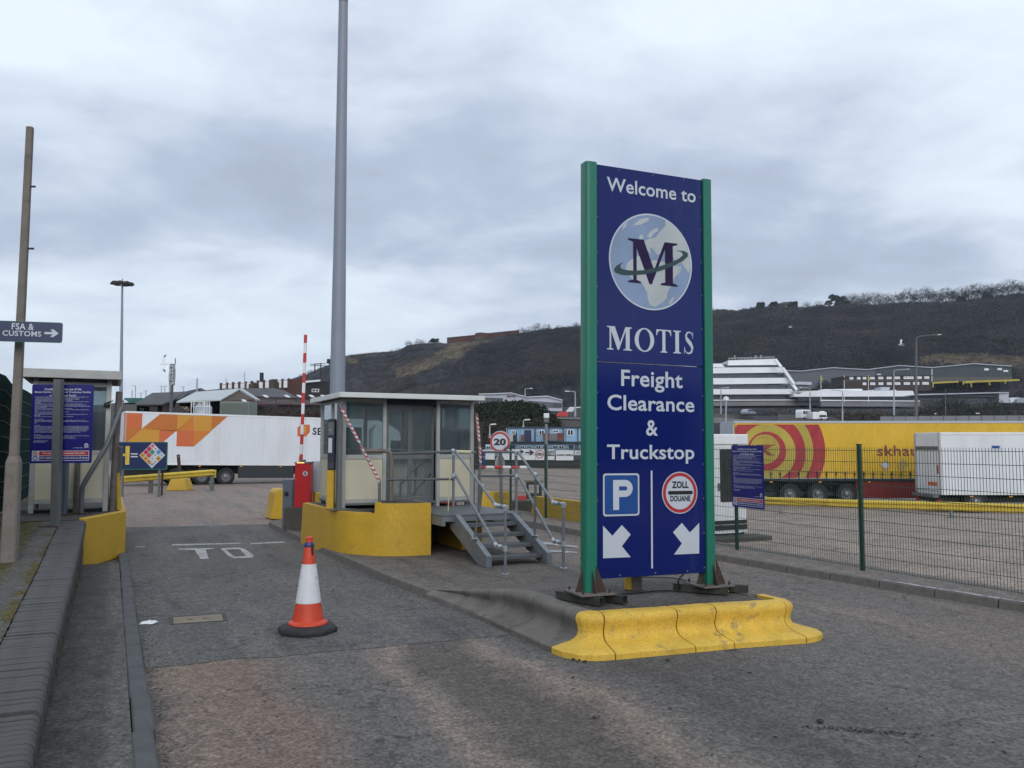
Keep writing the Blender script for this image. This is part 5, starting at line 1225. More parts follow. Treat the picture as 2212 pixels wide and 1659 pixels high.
b=W(.06, 18.75, .889);solo('guard_post', MB().tube([b, at(257.5, 846, b.y)], .062, 14), M['rust_grey'], 'tall rusty brown pipe post at the lane side corner of the small left booth', 'post', smooth=True)
b2=W(.12, 19.4, .889);solo('guard_post', MB().tube([b2, at(260.5, 966, b2.y), at(260.5, 964, b2.y)], [.06, .06, .03], 14), M['steel'], 'short grey pipe post with a domed top right behind the tall rusty pipe post', 'post', smooth=True)
b=W(.20, 18.9, .9);solo('guard_strip', MB().bar(b, at(253.5, 1022, b.y), .035, .14, up=(0, 1, 0)), M['yellow'], 'thin yellow strip standing on the corner of the yellow end block', 'post')
lk2=part('side_panel', MB(W).box(-.02, .0, 18.7, 20.0, .91, 1.55), M['concrete_dark'], lk)
# ------------------------------------------------------------------ the conditions notices
HEAD=['Conditions for the use of the', 'Motis Freight Clearance & Truckstop Facility', 'at The Western Docks']
BODY=[('Motis Ireland Limited (Motis) have made this Freight Clearance and Truckstop Facility available for the', .97), ('convenience of drivers and the port for processing customs entries', .80), ('Vehicles and returning Customs documents will be held until clearance is received', .80), ('All parking is permitted subject to these terms and conditions', .68), ('Admission to the Motis Freight Clearance and Truckstop Facility will be by ticket only and when space', .98), ('is available', .12), ('All drivers must report to Motis Freight Services Agency (FSA) Reception before leaving', .86), ('Any persons wishing to proceed on foot must obtain clearance and exit through Motis FSA', .94), ('Drivers presenting correct papers and the largest vehicles will be charged on parking according', 1.0), ('to the prevailing tariff', .21), ('Every driver must also pay before exit and no refunds will be made', .68), ('Drivers not requiring Customs clearance will be charged on entry at the prevailing overnight parking', .98), ('tariff', .05), ('There is a fixed charge of toll on leaving for all unaccompanied trailers', .62), ('All charges will be collected by Motis', .42), ('Drivers using this facility are not permitted to load or unload except with the prior permission of', .96), ('Motis FSA', .10), ('Drop trailers are NOT permitted without the prior permission of Motis FSA', .70), None, ('Personal Safety', .17), ('All persons entering the Motis Freight Clearance and Truckstop Facility must exercise care and', .92), ('attention for their own safety and that of others, high visibility clothing must be worn within the', .98), ('site', .05), None, ('Property', .10), ('All goods and vehicles entering the Motis Freight Clearance and Truckstop Facility do so at the risk of', .98), ('the owner or driver and Motis have no responsibility for the', 1.0), ('time being. Motis does not accept any liability for loss, for the safety or security of', .98), ('such goods or vehicles whilst in the Freight Clearance and Truckstop Facility. Motis will not', .98), ('accept liability for loss or damage to vehicles, whether accidental and losses including', .95), ('any act of negligence or omission on the part of Motis, its employees or servants', .84), None, ('Acceptance', .13), ('The use of the Motis Freight Clearance and Truckstop Facility for or in connection with the parking of', 1.0), ('any vehicle denotes the users acceptance of these terms and conditions', .72), ('The decision of our duty managing agents are home to be enforced', .76), None, ('Joint Managing Directors', .26), ('Motis Ireland Limited', .21)]
def build_notice(root, O, u, v, w, h, tilt=0.0):
 pl=Plane(O, u, v)
 m_=MB();m_.extr([pl.P(a, b, 0)for a, b in rrect(0, w, 0, h, .025)], -pl.n*.004);bd=part('board', m_, M['navy_flat'], root)
 T1=MB();y=h*.955;
 for k, t in enumerate(HEAD):
  ww=(.60, .91, .43)[k]*w;put_text(T1, pl, t, (w-ww)/2, (w+ww)/2, y-h*.028, y, .002, .034, 1.04, 2);y-=h*.040
 part('heading', T1, M['white_print'], root, recalc=False, label='white heading about conditions for the use of the facility')
 T2=MB();y=h*.845;st_=h*.0147
 for l in BODY:
  if l is None:y-=st_*1.2;continue
  put_text(T2, pl, l[0], w*.055, w*(.055+.89*l[1]), y-h*.0112, y, .002, .03, 1.0, 1);y-=st_
 put_text(T2, pl, '...moving with  MOTIS', w*.68, w*.955, h*.185, h*.20, .002, .02, 1.0, 1)
 part('small_print', T2, M['white_print'], root, recalc=False, label='paragraphs of small white print')
 m_=MB();put_poly(m_, pl, disc(w*.905, h*.225, w*.035, w*.035, 24), .002);gb=part('globe_badge', m_, M['globe_land'], root, recalc=False)
 m_=MB();put_serif(m_, pl, 'M', w*.885, w*.925, h*.215, h*.235, .0035);part('badge_letter', m_, M['logo_m'], gb, recalc=False)
 m_=MB();put_poly(m_, pl, rrect(w*.035, w*.955, h*.03, h*.158, .012), .002);fb_=part('warning_panel', m_, M['white_print'], root, recalc=False)
 m_=MB();put_poly(m_, pl, rect(w*.15, w*.945, h*.098, h*.150), .0035);part('red_band', m_, M['red_print'], fb_, recalc=False)
 m_=MB();put_poly(m_, pl, rect(w*.15, w*.945, h*.038, h*.090), .0035);part('blue_band', m_, M['navy_flat'], fb_, recalc=False)
 m_=MB();put_text(m_, pl, 'No unauthorised access past this point', w*.205, w*.89, h*.109, h*.139, .005, .035, 1.0, 2);part('band_lettering', m_, M['white_print'], fb_, recalc=False);m_=MB();put_text(m_, pl, 'High visibility vests must be worn at all times', w*.16, w*.935, h*.048, h*.080, .005, .03, 1.0, 2)
 part('band_lettering', m_, M['white_print'], fb_, recalc=False)
 m_=MB();put_ring(m_, pl, w*.088, h*.124, w*.040, w*.030, .0035, 24);a=.7;cx, cy, r=w*.088, h*.124, w*.034
 put_poly(m_, pl, [(cx-r*.75, cy+r*.6), (cx-r*.6, cy+r*.75), (cx+r*.75, cy-r*.6), (cx+r*.6, cy-r*.75)], .0055);part('prohibition_ring', m_, M['red_print'], fb_, recalc=False)
 m_=MB();put_poly(m_, pl, disc(cx, cy+r*.1, r*.35, r*.45, 12), .0045);part('hand_symbol', m_, M['black_print'], fb_, recalc=False)
 m_=MB();put_poly(m_, pl, disc(cx, h*.064, w*.040, w*.040, 24), .0035);part('blue_roundel', m_, M['blue_print'], fb_, recalc=False)
 m_=MB();put_poly(m_, pl, [(cx-.02, h*.064-.022), (cx+.02, h*.064-.022), (cx+.024, h*.064+.012), (cx+.01, h*.064+.022), (cx-.01, h*.064+.022), (cx-.024, h*.064+.012)], .005);part('vest_symbol', m_, M['white_print'], fb_, recalc=False)
yb1=b1.y+.075
P0=at(63.6, 1001, yb1);P1=at(198, 1000, yb1+.12);P2=at(71, 830.5, yb1+.0)
nt1=thing('conditions_notice', 'large navy conditions notice held on the grey posts in front of the small left booth', 'notice', P0)
u=(P1-P0);build_notice(nt1, P0, u, P2-P0, u.length, (P2-P0).length)
p0=W(11.35, 13.41, 0);p0=at(1597, 1094, W(11.38, 13.46).y-.05)
dirL=W(0, -1, 0)
PF0=W(11.37, 13.47, 0);a=at(1595, 1094, PF0.y);bz=a.z;O=Vector((PF0.x, PF0.y, bz));tzv=at(1591, 962, PF0.y).z
nt2=thing('conditions_notice', 'navy conditions notice fixed to a green mesh fence post right of the big sign', 'notice', O)
wN=.96
build_notice(nt2, O, W(-.03, -1, .03-.03), Vector((0, 0, 1)), wN, tzv-bz)
# ------------------------------------------------------------------ left pole and direction sign
zp=ztop(13.0);bp_=gz(20, 1206, zp);pt_=at(65, 275, bp_.y+.0)
pole=thing('lamp_post', 'weathered square concrete post carrying the FSA and CUSTOMS direction sign at far left', 'post', bp_, ALPHA*.6)
bx=at(30, 997, bp_.y)
def taper_box(mb, p0, p1, w0, w1, rot=.25):
 p0, p1=Vector(p0), Vector(p1);q=[]
 for p, w in((p0, w0), (p1, w1)):
  for k in range(8):
   a=rot+2*PI*(k//2)/4+(PI/4-.16 if k%2==0 else PI/4+.16)-PI/2;r=w/2*1.10
   q.append(p+Vector((cos(a)*r, sin(a)*r, 0)))
 mb.add(q, [tuple(range(8))[::-1], tuple(range(8, 16))]+[(i, (i+1)%8, 8+(i+1)%8, 8+i)for i in range(8)]);return mb
ax=lambda z:bp_.lerp(pt_, (z-bp_.z)/(pt_.z-bp_.z))
zj=at(30, 1000, bp_.y).z;pxm=F_/bp_.y
part('base', taper_box(MB(), ax(zp-.05), ax(zj), 34/pxm, 31/pxm), M['post_conc'], pole, bevel=.006)
part('shoulder', taper_box(MB(), ax(zj+.001), ax(zj+.10), 31/pxm, 21/pxm), M['post_conc'], pole)
part('shaft', taper_box(MB(), ax(zj+.101), pt_, 20/pxm, 15.5/pxm), M['post_conc'], pole, bevel=.005)
for py in(403, 537):p=at(lerp(52, 62, (700-py)/400)+12, py, bp_.y);part('step_bolt', MB().tube([p-Vector((.05, 0, 0)), p+Vector((.03, 0, 0))], .014, 8), M['rust'], pole)
ysn=bp_.y-.12
pR0=at(134, 741, ysn);pR1=at(134, 697, ysn);pL0=at(-45, 728, ysn-.25)
fs=thing('direction_sign', 'navy direction sign reading FSA and CUSTOMS with a right arrow on the concrete post', 'sign', at(45, 712, ysn))
uu=(pR0-pL0);uu.z=0;O=pR0-uu;O.z=pR0.z;pl=Plane(O, uu, UZ);hgt=pR1.z-pR0.z;wS=uu.length
m_=MB();m_.extr([pl.P(a, b, 0)for a, b in rrect(0, wS, 0, hgt, .03)], -pl.n*.012);part('board', m_, M['green'], fs)
m_=MB();put_poly(m_, pl, rrect(.006, wS-.006, .006, hgt-.006, .026), .001);part('face', m_, M['navy_dark'], fs, recalc=False)
C_=lambda x, y:(x/2.074/1.82278, (1200+y/2.074)/1.82278)
m_=MB()
for tx, a, b, c, d in(('FSA &', 95, 277, 150, 202), ('CUSTOMS', 20, 336, 208, 270)):
 u0, v0=pl.uv(*C_(a, (d if tx!='CUSTOMS' else 252)));u1, _=pl.uv(*C_(b, d));_, v1=pl.uv(*C_(a, c-(2 if tx!='CUSTOMS' else 0)))
 put_text(m_, pl, tx, u0, u1, v0, v1, .003, .016, 1.04, 3)
part('lettering', m_, M['white_print'], fs, recalc=False, label='white lettering reading FSA & CUSTOMS')
a, v0=pl.uv(*C_(362, 262));b, _=pl.uv(*C_(480, 240));_, v1=pl.uv(*C_(440, 202));m_=MB();put_poly(m_, pl, arrow_poly(a, b, v0, v1), .003);part('arrow', m_, M['white_print'], fs, recalc=False)
# dark green hoarding on the bank
hd=thing('hoarding', 'dark green hoarding fence with thin battens along the far left edge', 'fence', gz(30, 1095, .9))
hb=[gz(-160, 1190, .86), gz(-90, 1150, .88), gz(0, 1107, .90), gz(14, 1100, .90), gz(45, 1082, .90), gz(68, 1068, .90), gz(95, 1052, .90)]
htp=[(-160, 740), (-90, 775), (0, 812), (24, 829), (45, 843), (68, 856), (95, 872)]
for k in range(len(hb)-1):
 a, b=hb[k], hb[k+1];za, zb_=at(*htp[k], a.y).z, at(*htp[k+1], b.y).z;d=(b-a).normalized();q=Vector((-d.y, d.x, 0))*.05;g=d*.004
 m_=MB();m_.add([a+g, b-g, b-g+q, a+g+q]+[Vector((p.x, p.y, z))for p, z in((a+g, za), (b-g, zb_), (b-g+q, zb_), (a+g+q, za))], [(3, 2, 1, 0), (4, 5, 6, 7), (0, 1, 5, 4), (1, 2, 6, 5), (2, 3, 7, 6), (3, 0, 4, 7)])
 part('panel', m_, M['green_sheet'], hd)
 for j in range(1, 9):
  t=j/9;p=Vector((a.x, a.y, lerp(a.z, za, t)));r=Vector((b.x, b.y, lerp(b.z, zb_, t)));part('batten', MB().bar(p-q*.15, r-q*.15, .006, .008), M['green_fence'], hd)
  # ------------------------------------------------------------------ green mesh fence along the exit lane
mf=thing('mesh_fence', 'green welded mesh security fence along the right side of the exit lane', 'fence', W(11.42, 14, .11), ALPHA)
ps=[1.0, 4.1, 7.2, 10.29, 13.41, 16.15, 18.9, 21.64, 24.0, 27.0]
FN=11.42
def fz(s):return .11
pm=mesh_of('post', MB().box(-.03, .03, -.03, .03, 0, 2.1), [M['green_fence']]);cap=mesh_of('post_cap', MB().box(-.034, .034, -.034, .034, 2.101, 2.12), [M['black']])
for s in ps:place('post', pm, mf, W(FN, s, .105), ALPHA, bevel=.005);place('post_cap', cap, mf, W(FN, s, .105), ALPHA)
def wire_panel(L_, H_=2.02, pit=.05):
 m_=MB();n=int(L_/pit);r=.0034
 for k in range(n+1):
  y=(L_-n*pit)/2+k*pit;m_.add([(-r, y-r, .04), (r, y-r, .04), (0, y+r, .04), (-r, y-r, H_+.03), (r, y-r, H_+.03), (0, y+r, H_+.03)], [(0, 1, 4, 3), (1, 2, 5, 4), (2, 0, 3, 5), (0, 2, 1), (3, 4, 5)])
 for k in range(11):
  z=.06+k*(H_-.08)/10;rr_=.0045
  m_.add([(-.007, 0, z-rr_), (-.0125, 0, z), (-.007, 0, z+rr_), (-.007, L_, z-rr_), (-.0125, L_, z), (-.007, L_, z+rr_)], [(0, 1, 4, 3), (1, 2, 5, 4), (2, 0, 3, 5)])
 return mesh_of('mesh_panel', m_, [M['green_fence']], recalc=False)
for a, b in zip(ps, ps[1:]):
 o=place('mesh_panel', wire_panel(b-a-.06), mf, W(FN-.036, a+.03, .115), ALPHA);o['kind']='stuff'
 # ------------------------------------------------------------------ white gatehouse behind the fence
wb=thing('gatehouse', 'white moulded gatehouse with a dark windowed door behind the fence right of the big sign', 'booth', W(12.9, 16.6, 0), ALPHA)
N0, N1, Sf, Sb=12.0, 13.86, 15.85, 17.6;ZT=at(0, 938, W(13.5, Sf).y).z
def rbox(n0, n1, s0, s1, z0, z1, r):
 m_=MB(W);pr=rrect(n0, n1, s0, s1, r, 4);m_.extr([(a, b, z0)for a, b in pr], (0, 0, z1-z0));return m_
part('body', rbox(N0, N1, Sf, Sb, .14, ZT-.26, .10), M['white'], wb, smooth=True)
part('roof', rbox(N0-.06, N1+.06, Sf-.06, Sb+.06, ZT-.255, ZT, .14), M['white'], wb, smooth=True, bevel=.03, seg=2)
part('skirt', rbox(N0+.05, N1-.05, Sf+.05, Sb-.05, -.02, .135, .08), M['black'], wb)
gp=Plane(W(N0, Sf, 0), W(1, 0, 0), UZ)
def gbox(px0, px1, py0, py1, off0, off1, name, mt, par, r=.03, lab=None):
 u0, v1=gp.uv(px0, py0);u1, v0=gp.uv(px1, py1);m_=MB();m_.extr([gp.P(a, b, off0)for a, b in rrect(u0, u1, v0, v1, r)], gp.n*(off1-off0));return part(name, m_, mt, par, label=lab)
dr=gbox(1536, 1604, 955, 1150, .002, .02, 'door', M['white'], wb, .08)
gbox(1553, 1600, 970, 1083, .021, .032, 'window_seal', M['rubber'], dr, .05)
gbox(1560, 1596, 990, 1068, .033, .036, 'window', M['glass_dark'], dr, .02)
gbox(1578, 1580, 992, 1066, .037, .045, 'window_bar', M['black'], dr, .001)
gbox(1549, 1553, 1044, 1060, .021, .05, 'handle', M['steel'], dr, .005)
gbox(1530, 1612, 1126, 1130, .021, .04, 'bumper_strip', M['rubber'], wb, .003);gbox(1532, 1612, 1136, 1142, .021, .05, 'bumper_strip', M['rubber'], wb, .005)
for k in range(26):
 rr=random.Random(k);p=W(rr.uniform(N0, N1-.4), rr.uniform(Sf, Sb-.5), ZT+.0);solo('roof_debris', rock(p, rr.uniform(.02, .05), k, .5), M['stone'], 'clump of grit and nesting debris on the white gatehouse roof', 'debris', 'bits of debris on the gatehouse roof')if k<8 else None
solo('bollard', MB(W).box(11.62, 11.72, 14.60, 14.72, .0, .98), M['yellow'], 'yellow square bollard at the left corner of the white gatehouse', 'bollard', bevel=.01)
solo('gatehouse_step', MB(W).box(12.2, 14.0, 15.2, 15.8, -.05, .10), M['concrete_dark'], 'low dark concrete step in front of the white gatehouse', 'step', bevel=.02)
# yellow blocks behind the fence and beyond the steps
def blk(px0, px1, pyt, pyb, label, zb_=0.0, d=.5, ang=None, m='yellow'):
 a=gz(px0, pyb, zb_);b=at(px1, pyb, a.y);z1=at((px0+px1)/2, pyt, a.y).z;q=[(a.x, a.y), (b.x, a.y)]
 m_=MB();m_.hexa([(a.x, a.y, zb_-.05), (b.x, a.y, zb_-.05), (b.x-.1, a.y+d, zb_-.05), (a.x-.1, a.y+d, zb_-.05), (a.x+.02, a.y+.05, z1), (b.x-.02, a.y+.05, z1), (b.x-.12, a.y+d, z1), (a.x-.08, a.y+d, z1)]);return solo('concrete_barrier', m_, M[m], label, 'barrier', bevel=.012)
blk(1040, 1106, 1063, 1108, 'long yellow concrete barrier beyond the right corner of the large toll booth')
pa=W(11.62, 22.6, 0);pb=W(11.62, 18.6, 0)
m_=MB(W);m_.extr([(11.56, 22.9, 0), (11.95, 22.9, 0), (11.88, 22.9, .66), (11.66, 22.9, .66)], (0, -2.9, 0));solo('concrete_barrier', m_, M['yellow'], 'yellow concrete barrier standing right behind the mesh fence left of the big sign', 'barrier', bevel=.012)
solo('post', MB(W).box(11.62, 11.72, 19.1, 19.2, 0, .75), M['yellow'], 'yellow post behind the mesh fence at the left edge of the big sign', 'post')
# black skip like crate and the red kerb beside it
cr_=thing('crate', 'open black steel crate standing in the yard behind the mesh fence', 'crate', gz(1153, 1078, -.1));y_=gz(1153, 1078, -.1).y;x0, x1=at(1137, 1, y_).x, at(1170, 1, y_).x;z0, z1=-.1, at(0, 1041, y_).z
m_=MB()
for(a, b, c, d)in((x0, x0+.1, z0, z1), (x1-.1, x1, z0, z1), (x0+.1, x1-.1, z0, z0+.22), (x0+.1, x1-.1, z1-.12, z1)):m_.box(a, b, y_, y_+.6, c, d)
part('frame', m_, M['black'], cr_);part('rail', MB().box(x0-.08, x1+.08, y_-.01, y_+.61, z1+.002, z1+.05), M['bench'], cr_)
a=gz(1112, 1082, -.1);solo('kerb_strip', MB().box(a.x, at(1137, 1, a.y).x, a.y, a.y+.3, -.12, at(0, 1071, a.y).z), M['red'], 'short red painted strip beside the open black crate', 'kerb')
solo('kerb_strip', MB().box(at(1106, 1, 27.5).x, at(1180, 1, 27.5).x, 27.5, 28.1, -.3, at(0, 1083, 27.5).z), M['concrete_dark'], 'low dark concrete wall beneath the red painted strip', 'kerb')
# exit lane boom
xb=thing('exit_boom', 'red and white boom lowered across the exit lane behind the steps', 'barrier', at(1075, 1015, 21.0));ex=[1036, 1049, 1068, 1085.5, 1104, 1122, 1141];
for k in range(len(ex)-1):
 a=at(ex[k], 1009.5-(ex[k]-1036)*.0, 21.0);b=at(ex[k+1], 1009.5, 21.0);part('boom_section', MB().bar(a, b, .06, .075), M['red']if k%2==0 else M['white'], xb, bevel=.02, label='red boom section' if k%2==0 else 'white boom section')
p=at(1034, 1009.5, 21.0);part('housing', MB().box(p.x-.95, p.x-.55, 20.85, 21.2, .12, p.z+.1), M['redbox'], xb, bevel=.01)
# speed limit sign
yS=27.0;sg=thing('speed_sign', 'round white speed limit sign with a red border reading 20 on a grey post', 'sign', Vector((at(1083, 1100, yS).x, yS, gh(0, yS))))
c=at(1079.8, 954.8, yS-.06);R_=21.5/F_*yS;pl=Plane(c, Vector((1, .12, 0)), UZ)
m_=MB();m_.extr([pl.P(a, b, 0)for a, b in disc(0, 0, R_, R_, 40)], -pl.n*.02);part('plate', m_, M['red_print'], sg)
m_=MB();m_.extr([pl.P(a+.02, b+.03, -.03)for a, b in disc(0, 0, R_*1.03, R_*1.03, 40)], -pl.n*.03);part('backing', m_, M['alu'], sg)
m_=MB();put_poly(m_, pl, disc(0, 0, R_*.80, R_*.80, 40), .003);fc=part('face', m_, M['white_print'], sg, recalc=False)
m_=MB();put_text(m_, pl, '20', -R_*.62, R_*.62, -R_*.34, R_*.36, .006, .05, 1.0, 3);part('digits', m_, M['black_print'], fc, recalc=False, label='black digits reading 20')
part('post', MB().tube([Vector((at(1083, 1, yS).x, yS, -.2)), at(1081.5, 945, yS)], .05, 12), M['steel'], sg, smooth=True)
c2=at(1079.5, 1003, yS+.1);m_=MB();pl2=Plane(c2, Vector((.55, 1, 0)), UZ);m_.extr([pl2.P(a, b, 0)for a, b in disc(0, 0, R_*.95, R_*.95, 32)], pl2.n*.02);part('second_plate', m_, M['alu'], sg, label='grey plate seen edge on facing the other way')
# floodlight post with the bright lamp box
yC=29.0;fp=thing('floodlight_post', 'slim grey post topped by a white square lamp box left of the big sign', 'lamp post', Vector((at(1181, 1, yC).x, yC, gh(.5, yC))))
part('post', MB().tube([Vector((at(1180, 1, yC).x, yC, -.5)), at(1180, 916, yC)], .055, 10), M['galv'], fp, smooth=True)
a, b=at(1174.5, 903, yC), at(1186, 893, yC);part('lamp_box', MB().box(a.x, b.x, yC-.12, yC+.12, a.z, b.z), M['lamp_head'], fp, bevel=.01)
a, b=at(1175, 913, yC), at(1185.5, 903.4, yC);part('bracket', MB().box(a.x, b.x, yC-.1, yC+.1, a.z, b.z), M['steel'], fp, bevel=.01)
# ------------------------------------------------------------------ lorries
def wheel_mesh(R=.5, w=.32):
 t=MB();t.lathe((0, 0, 0), [(.30, 0.0), (.42, -.01), (R-.02, .02), (R, .06), (R, w-.06), (R-.02, w-.02), (.42, w), (.30, w)], 28, axis='y', closed=False)
 r=MB();r.lathe((0, 0, 0), [(.305, .012), (.285, -.005), (.27, .03), (.24, .075), (.13, .085), (.12, -.0), (.08, -.02), (0.0, -.02)], 24, axis='y', closed=False)
 for k in range(10):a=2*PI*k/10;c=(.19*cos(a), .072, .19*sin(a));r.lathe(c, [(.018, 0.01), (.018, -.03), (0, -.03)], 6, axis='y', closed=False)
 h=MB()
 for k in range(10):a=2*PI*(k+.5)/10;h.lathe((.225*cos(a), .070, .225*sin(a)), [(.025, 0), (.0, 0)], 8, axis='y', closed=False)
 return mesh_of('tyre', t, [M['tyre']], smooth=True), mesh_of('rim', r, [M['rim']], smooth=True), mesh_of('rim_hole', h, [M['black']])
WT, WR, WH=wheel_mesh()
def wheel(root, loc, rz, flip=False):
 o=bpy.data.objects.new('wheel', WT);COL.objects.link(o);o.parent=root
 Mx=TM[root.name]@(Matrix.Translation(Vector(loc))@Matrix.Rotation(rz, 4, 'Z'));o.matrix_local=Mx
 for nm, me in(('rim', WR), ('rim_hole', WH)):c=bpy.data.objects.new(nm, me);COL.objects.link(c);c.parent=o
 return o
class LF:
 """lorry frame: x along the body, y away from the camera side, z up"""
 def __init__(s, O, ang, roll=0.0):s.O=Vector(O);s.R=Matrix.Rotation(ang, 3, 'Z')@Matrix.Rotation(roll, 3, 'Y');s.ang=ang
 def __call__(s, x, y, z=0.0):return s.O+s.R@Vector((x, y, z))
def semi(root, lf, L_, zb_, zt, wheels, mt, W_=2.5, skirt=None, skirt_m=None, railm=None, wz=.5):
 fb_=MB(lf)
 body=part('body', MB(lf).box(0, L_, 0, W_, zb_, zt), mt, root, bevel=.03)
 part('top_rail', MB(lf).box(-.02, L_+.02, -.02, W_+.02, zt-.10, zt+.005), railm or M['white'], root, bevel=.01)
 part('bottom_rail', MB(lf).box(-.01, L_+.01, -.015, W_+.015, zb_-.10, zb_+.02), railm or M['white'], root, bevel=.01)
 part('chassis', MB(lf).box(.1, L_-.3, .75, 1.05, .65, zb_-.105).box(.1, L_-.3, W_-1.05, W_-.75, .65, zb_-.105).box(.2, 5.8, .5, W_-.5, .42, .62), M['black'], root)
 for x in wheels:
  wheel(root, lf(x, .10, wz), lf.ang);wheel(root, lf(x, W_-.10, wz), lf.ang+PI)
  part('mudguard', MB(lf).grid(7, 2, lambda i, j, x=x:(x+.62*cos(radians(20+i*23.3)), .06+j*.42, wz+.02+.60*sin(radians(20+i*23.3)))), M['black'], root, recalc=False)
 if skirt:part('side_skirt', MB(lf).box(skirt[0], skirt[1], .03, .07, skirt[2], zb_-.12), skirt_m, root, bevel=.01)
 part('rear_bumper', MB(lf).box(-.05, .06, .1, W_-.1, .45, .62), M['black'], root);part('landing_leg', MB(lf).box(L_-2.9, L_-2.75, .5, .65, .0, 1.0), M['black'], root);part('landing_leg', MB(lf).box(L_-2.9, L_-2.75, W_-.65, W_-.5, .0, 1.0), M['black'], root)
 for k in range(6):x=L_*(k+.7)/6;part('marker_lamp', MB(lf).box(x, x+.12, -.03, -.016, zb_-.18, zb_-.13), M['amber'], root)
 return body
 # white refrigerated lorry on the left
A0=at(266.5, 960, 45.0);B0_=at(695, 960, 50.4);ang=atan2(B0_.y-A0.y, B0_.x-A0.x)
gA=.02;l1=LF((A0.x, A0.y, gA), ang, radians(1.0))
T1=thing('lorry', 'white articulated lorry with orange chevrons parked across the yard at left', 'lorry', l1(7, 0, 0)*1.0, ang)
zbt=at(266.5, 1000, 45.0).z-gA;ztt=at(266.5, 888, 45.0).z-gA
lp=Plane(l1(0, 0, 0), l1(1, 0, 0)-l1(0, 0, 0), l1(0, 0, 1)-l1(0, 0, 0))
D_=lambda x, y:((400+x/2.37)/1.82278, (1300+y/2.37)/1.82278)
wx=[lp.uv(*D_(x, 1345))[0]for x in(1165, 940, 705)]
LT=lp.uv(788, 960)[0]
body=semi(T1, l1, LT, zbt, ztt, wx, M['trailer_w'], skirt=(lp.uv(*D_(1275, 1300))[0], lp.uv(*D_(1795, 1300))[0], lp.uv(*D_(1275, 1380))[1]), skirt_m=M['skirt'], wz=.5)
rn=11
for k in range(1, rn):x=LT*k/rn;part('panel_joint', MB(l1).box(x-.004, x+.004, -.0035, -.0005, zbt+.03, ztt-.11), M['lightgrey'], T1)
part('door_edge', MB(l1).box(0, .06, -.012, -.001, zbt+.02, ztt-.1), M['alu'], T1)
dec=lambda pts, mt, off, nm='decal':part(nm, (lambda mb:(put_poly(mb, lp, [lp.uv(*D_(x, y))for x, y in pts], off), mb)[1])(MB()), mt, T1, recalc=False)
o1=.006
dec([(211, 771), (382, 776), (374, 916), (208, 916)], M['or1'], o1, 'chevron_patch');dec([(208, 916), (374, 916), (374, 921), (236, 1048), (199, 1045), (203, 1000)], M['or4'], o1, 'chevron_patch')
dec([(546, 783), (710, 787), (703, 945), (540, 935), (376, 919)], M['or4'], o1, 'chevron_patch');dec([(710, 787), (867, 792), (860, 800), (703, 937), (703, 945)], M['or3'], o1, 'chevron_patch')
dec([(376, 919), (540, 929), (535, 1048), (238, 1048)], M['or3'], o1, 'chevron_patch');dec([(540, 929), (703, 935), (697, 940), (570, 1048), (535, 1048)], M['or1'], o1, 'chevron_patch')
dec([(867, 795), (1029, 801), (1026, 942), (864, 936)], M['or3'], o1, 'chevron_patch');dec([(864, 797), (864, 936), (703, 936)], M['or2'], o1, 'chevron_patch')
dec([(1029, 801), (1176, 806), (1024, 938)], M['or4'], o1, 'chevron_patch');dec([(703, 936), (864, 937), (860, 1087), (697, 1084)], M['or1'], o1, 'chevron_patch');dec([(864, 937), (1026, 942), (1023, 943), (860, 1087)], M['or2'], o1, 'chevron_patch')
dec([(1858, 882), (1943, 882), (1943, 952), (1905, 994), (1828, 992), (1828, 912)], M['or1'], o1, 'logo_shield');dec([(1884, 900), (1920, 900), (1906, 928), (1922, 930), (1888, 966), (1888, 940), (1878, 936)], M['or3'], .012, 'logo_bolt')
mb=MB();u0, v0=lp.uv(*D_(1968, 978));u1, _=lp.uv(*D_(2052, 978));_, v1=lp.uv(*D_(1968, 908));put_text(mb, lp, 'SE', u0, u1, v0, v1, o1, .03, 1.1, 3)
u0, v0=lp.uv(*D_(2032, 1034));u1, _=lp.uv(*D_(2054, 1034));_, v1=lp.uv(*D_(2032, 1016));put_text(mb, lp, 'w', u0, u1, v0, v1, o1, .0, 1.1, 2);part('lettering', mb, M['black_print'], T1, recalc=False)
# tractor
X0=LT+.55
part('cab', MB(l1).extr([(X0, .0, .95), (X0, .0, 3.25), (X0+.25, .0, 3.75), (X0+.9, .0, 3.82), (X0+1.7, .0, 3.35), (X0+2.15, .0, 2.35), (X0+2.28, .0, 1.5), (X0+2.28, .0, .55), (X0+1.9, .0, .5), (X0+1.85, 0, .95)], (0, 2.48, 0)), M['white'], T1, bevel=.06, seg=2)
part('side_window', MB(l1).extr([(X0+1.12, -.012, 1.95), (X0+2.02, -.012, 1.90), (X0+1.78, -.012, 2.75), (X0+1.15, -.012, 2.75)], (0, .011, 0)), M['glass_dark'], T1)
part('windscreen', MB(l1).hexa([(X0+2.19, .1, 1.85), (X0+2.24, .1, 1.85), (X0+2.24, 2.38, 1.85), (X0+2.19, 2.38, 1.85), (X0+1.82, .1, 3.05), (X0+1.87, .1, 3.05), (X0+1.87, 2.38, 3.05), (X0+1.82, 2.38, 3.05)]), M['glass_dark'], T1)
part('roof_deflector', MB(l1).extr([(X0-.3, .2, 3.3), (X0-.3, .2, 3.95), (X0+.3, .2, 3.98), (X0+.85, .2, 3.83), (X0+.2, .2, 3.72)], (0, 2.1, 0)), M['white'], T1, bevel=.03)
part('mirror', MB(l1).box(X0+2.0, X0+2.12, -.25, -.05, 2.0, 2.75), M['black'], T1, bevel=.02);part('door_handle', MB(l1).box(X0+1.15, X0+1.3, -.03, -.002, 1.75, 1.80), M['black'], T1)
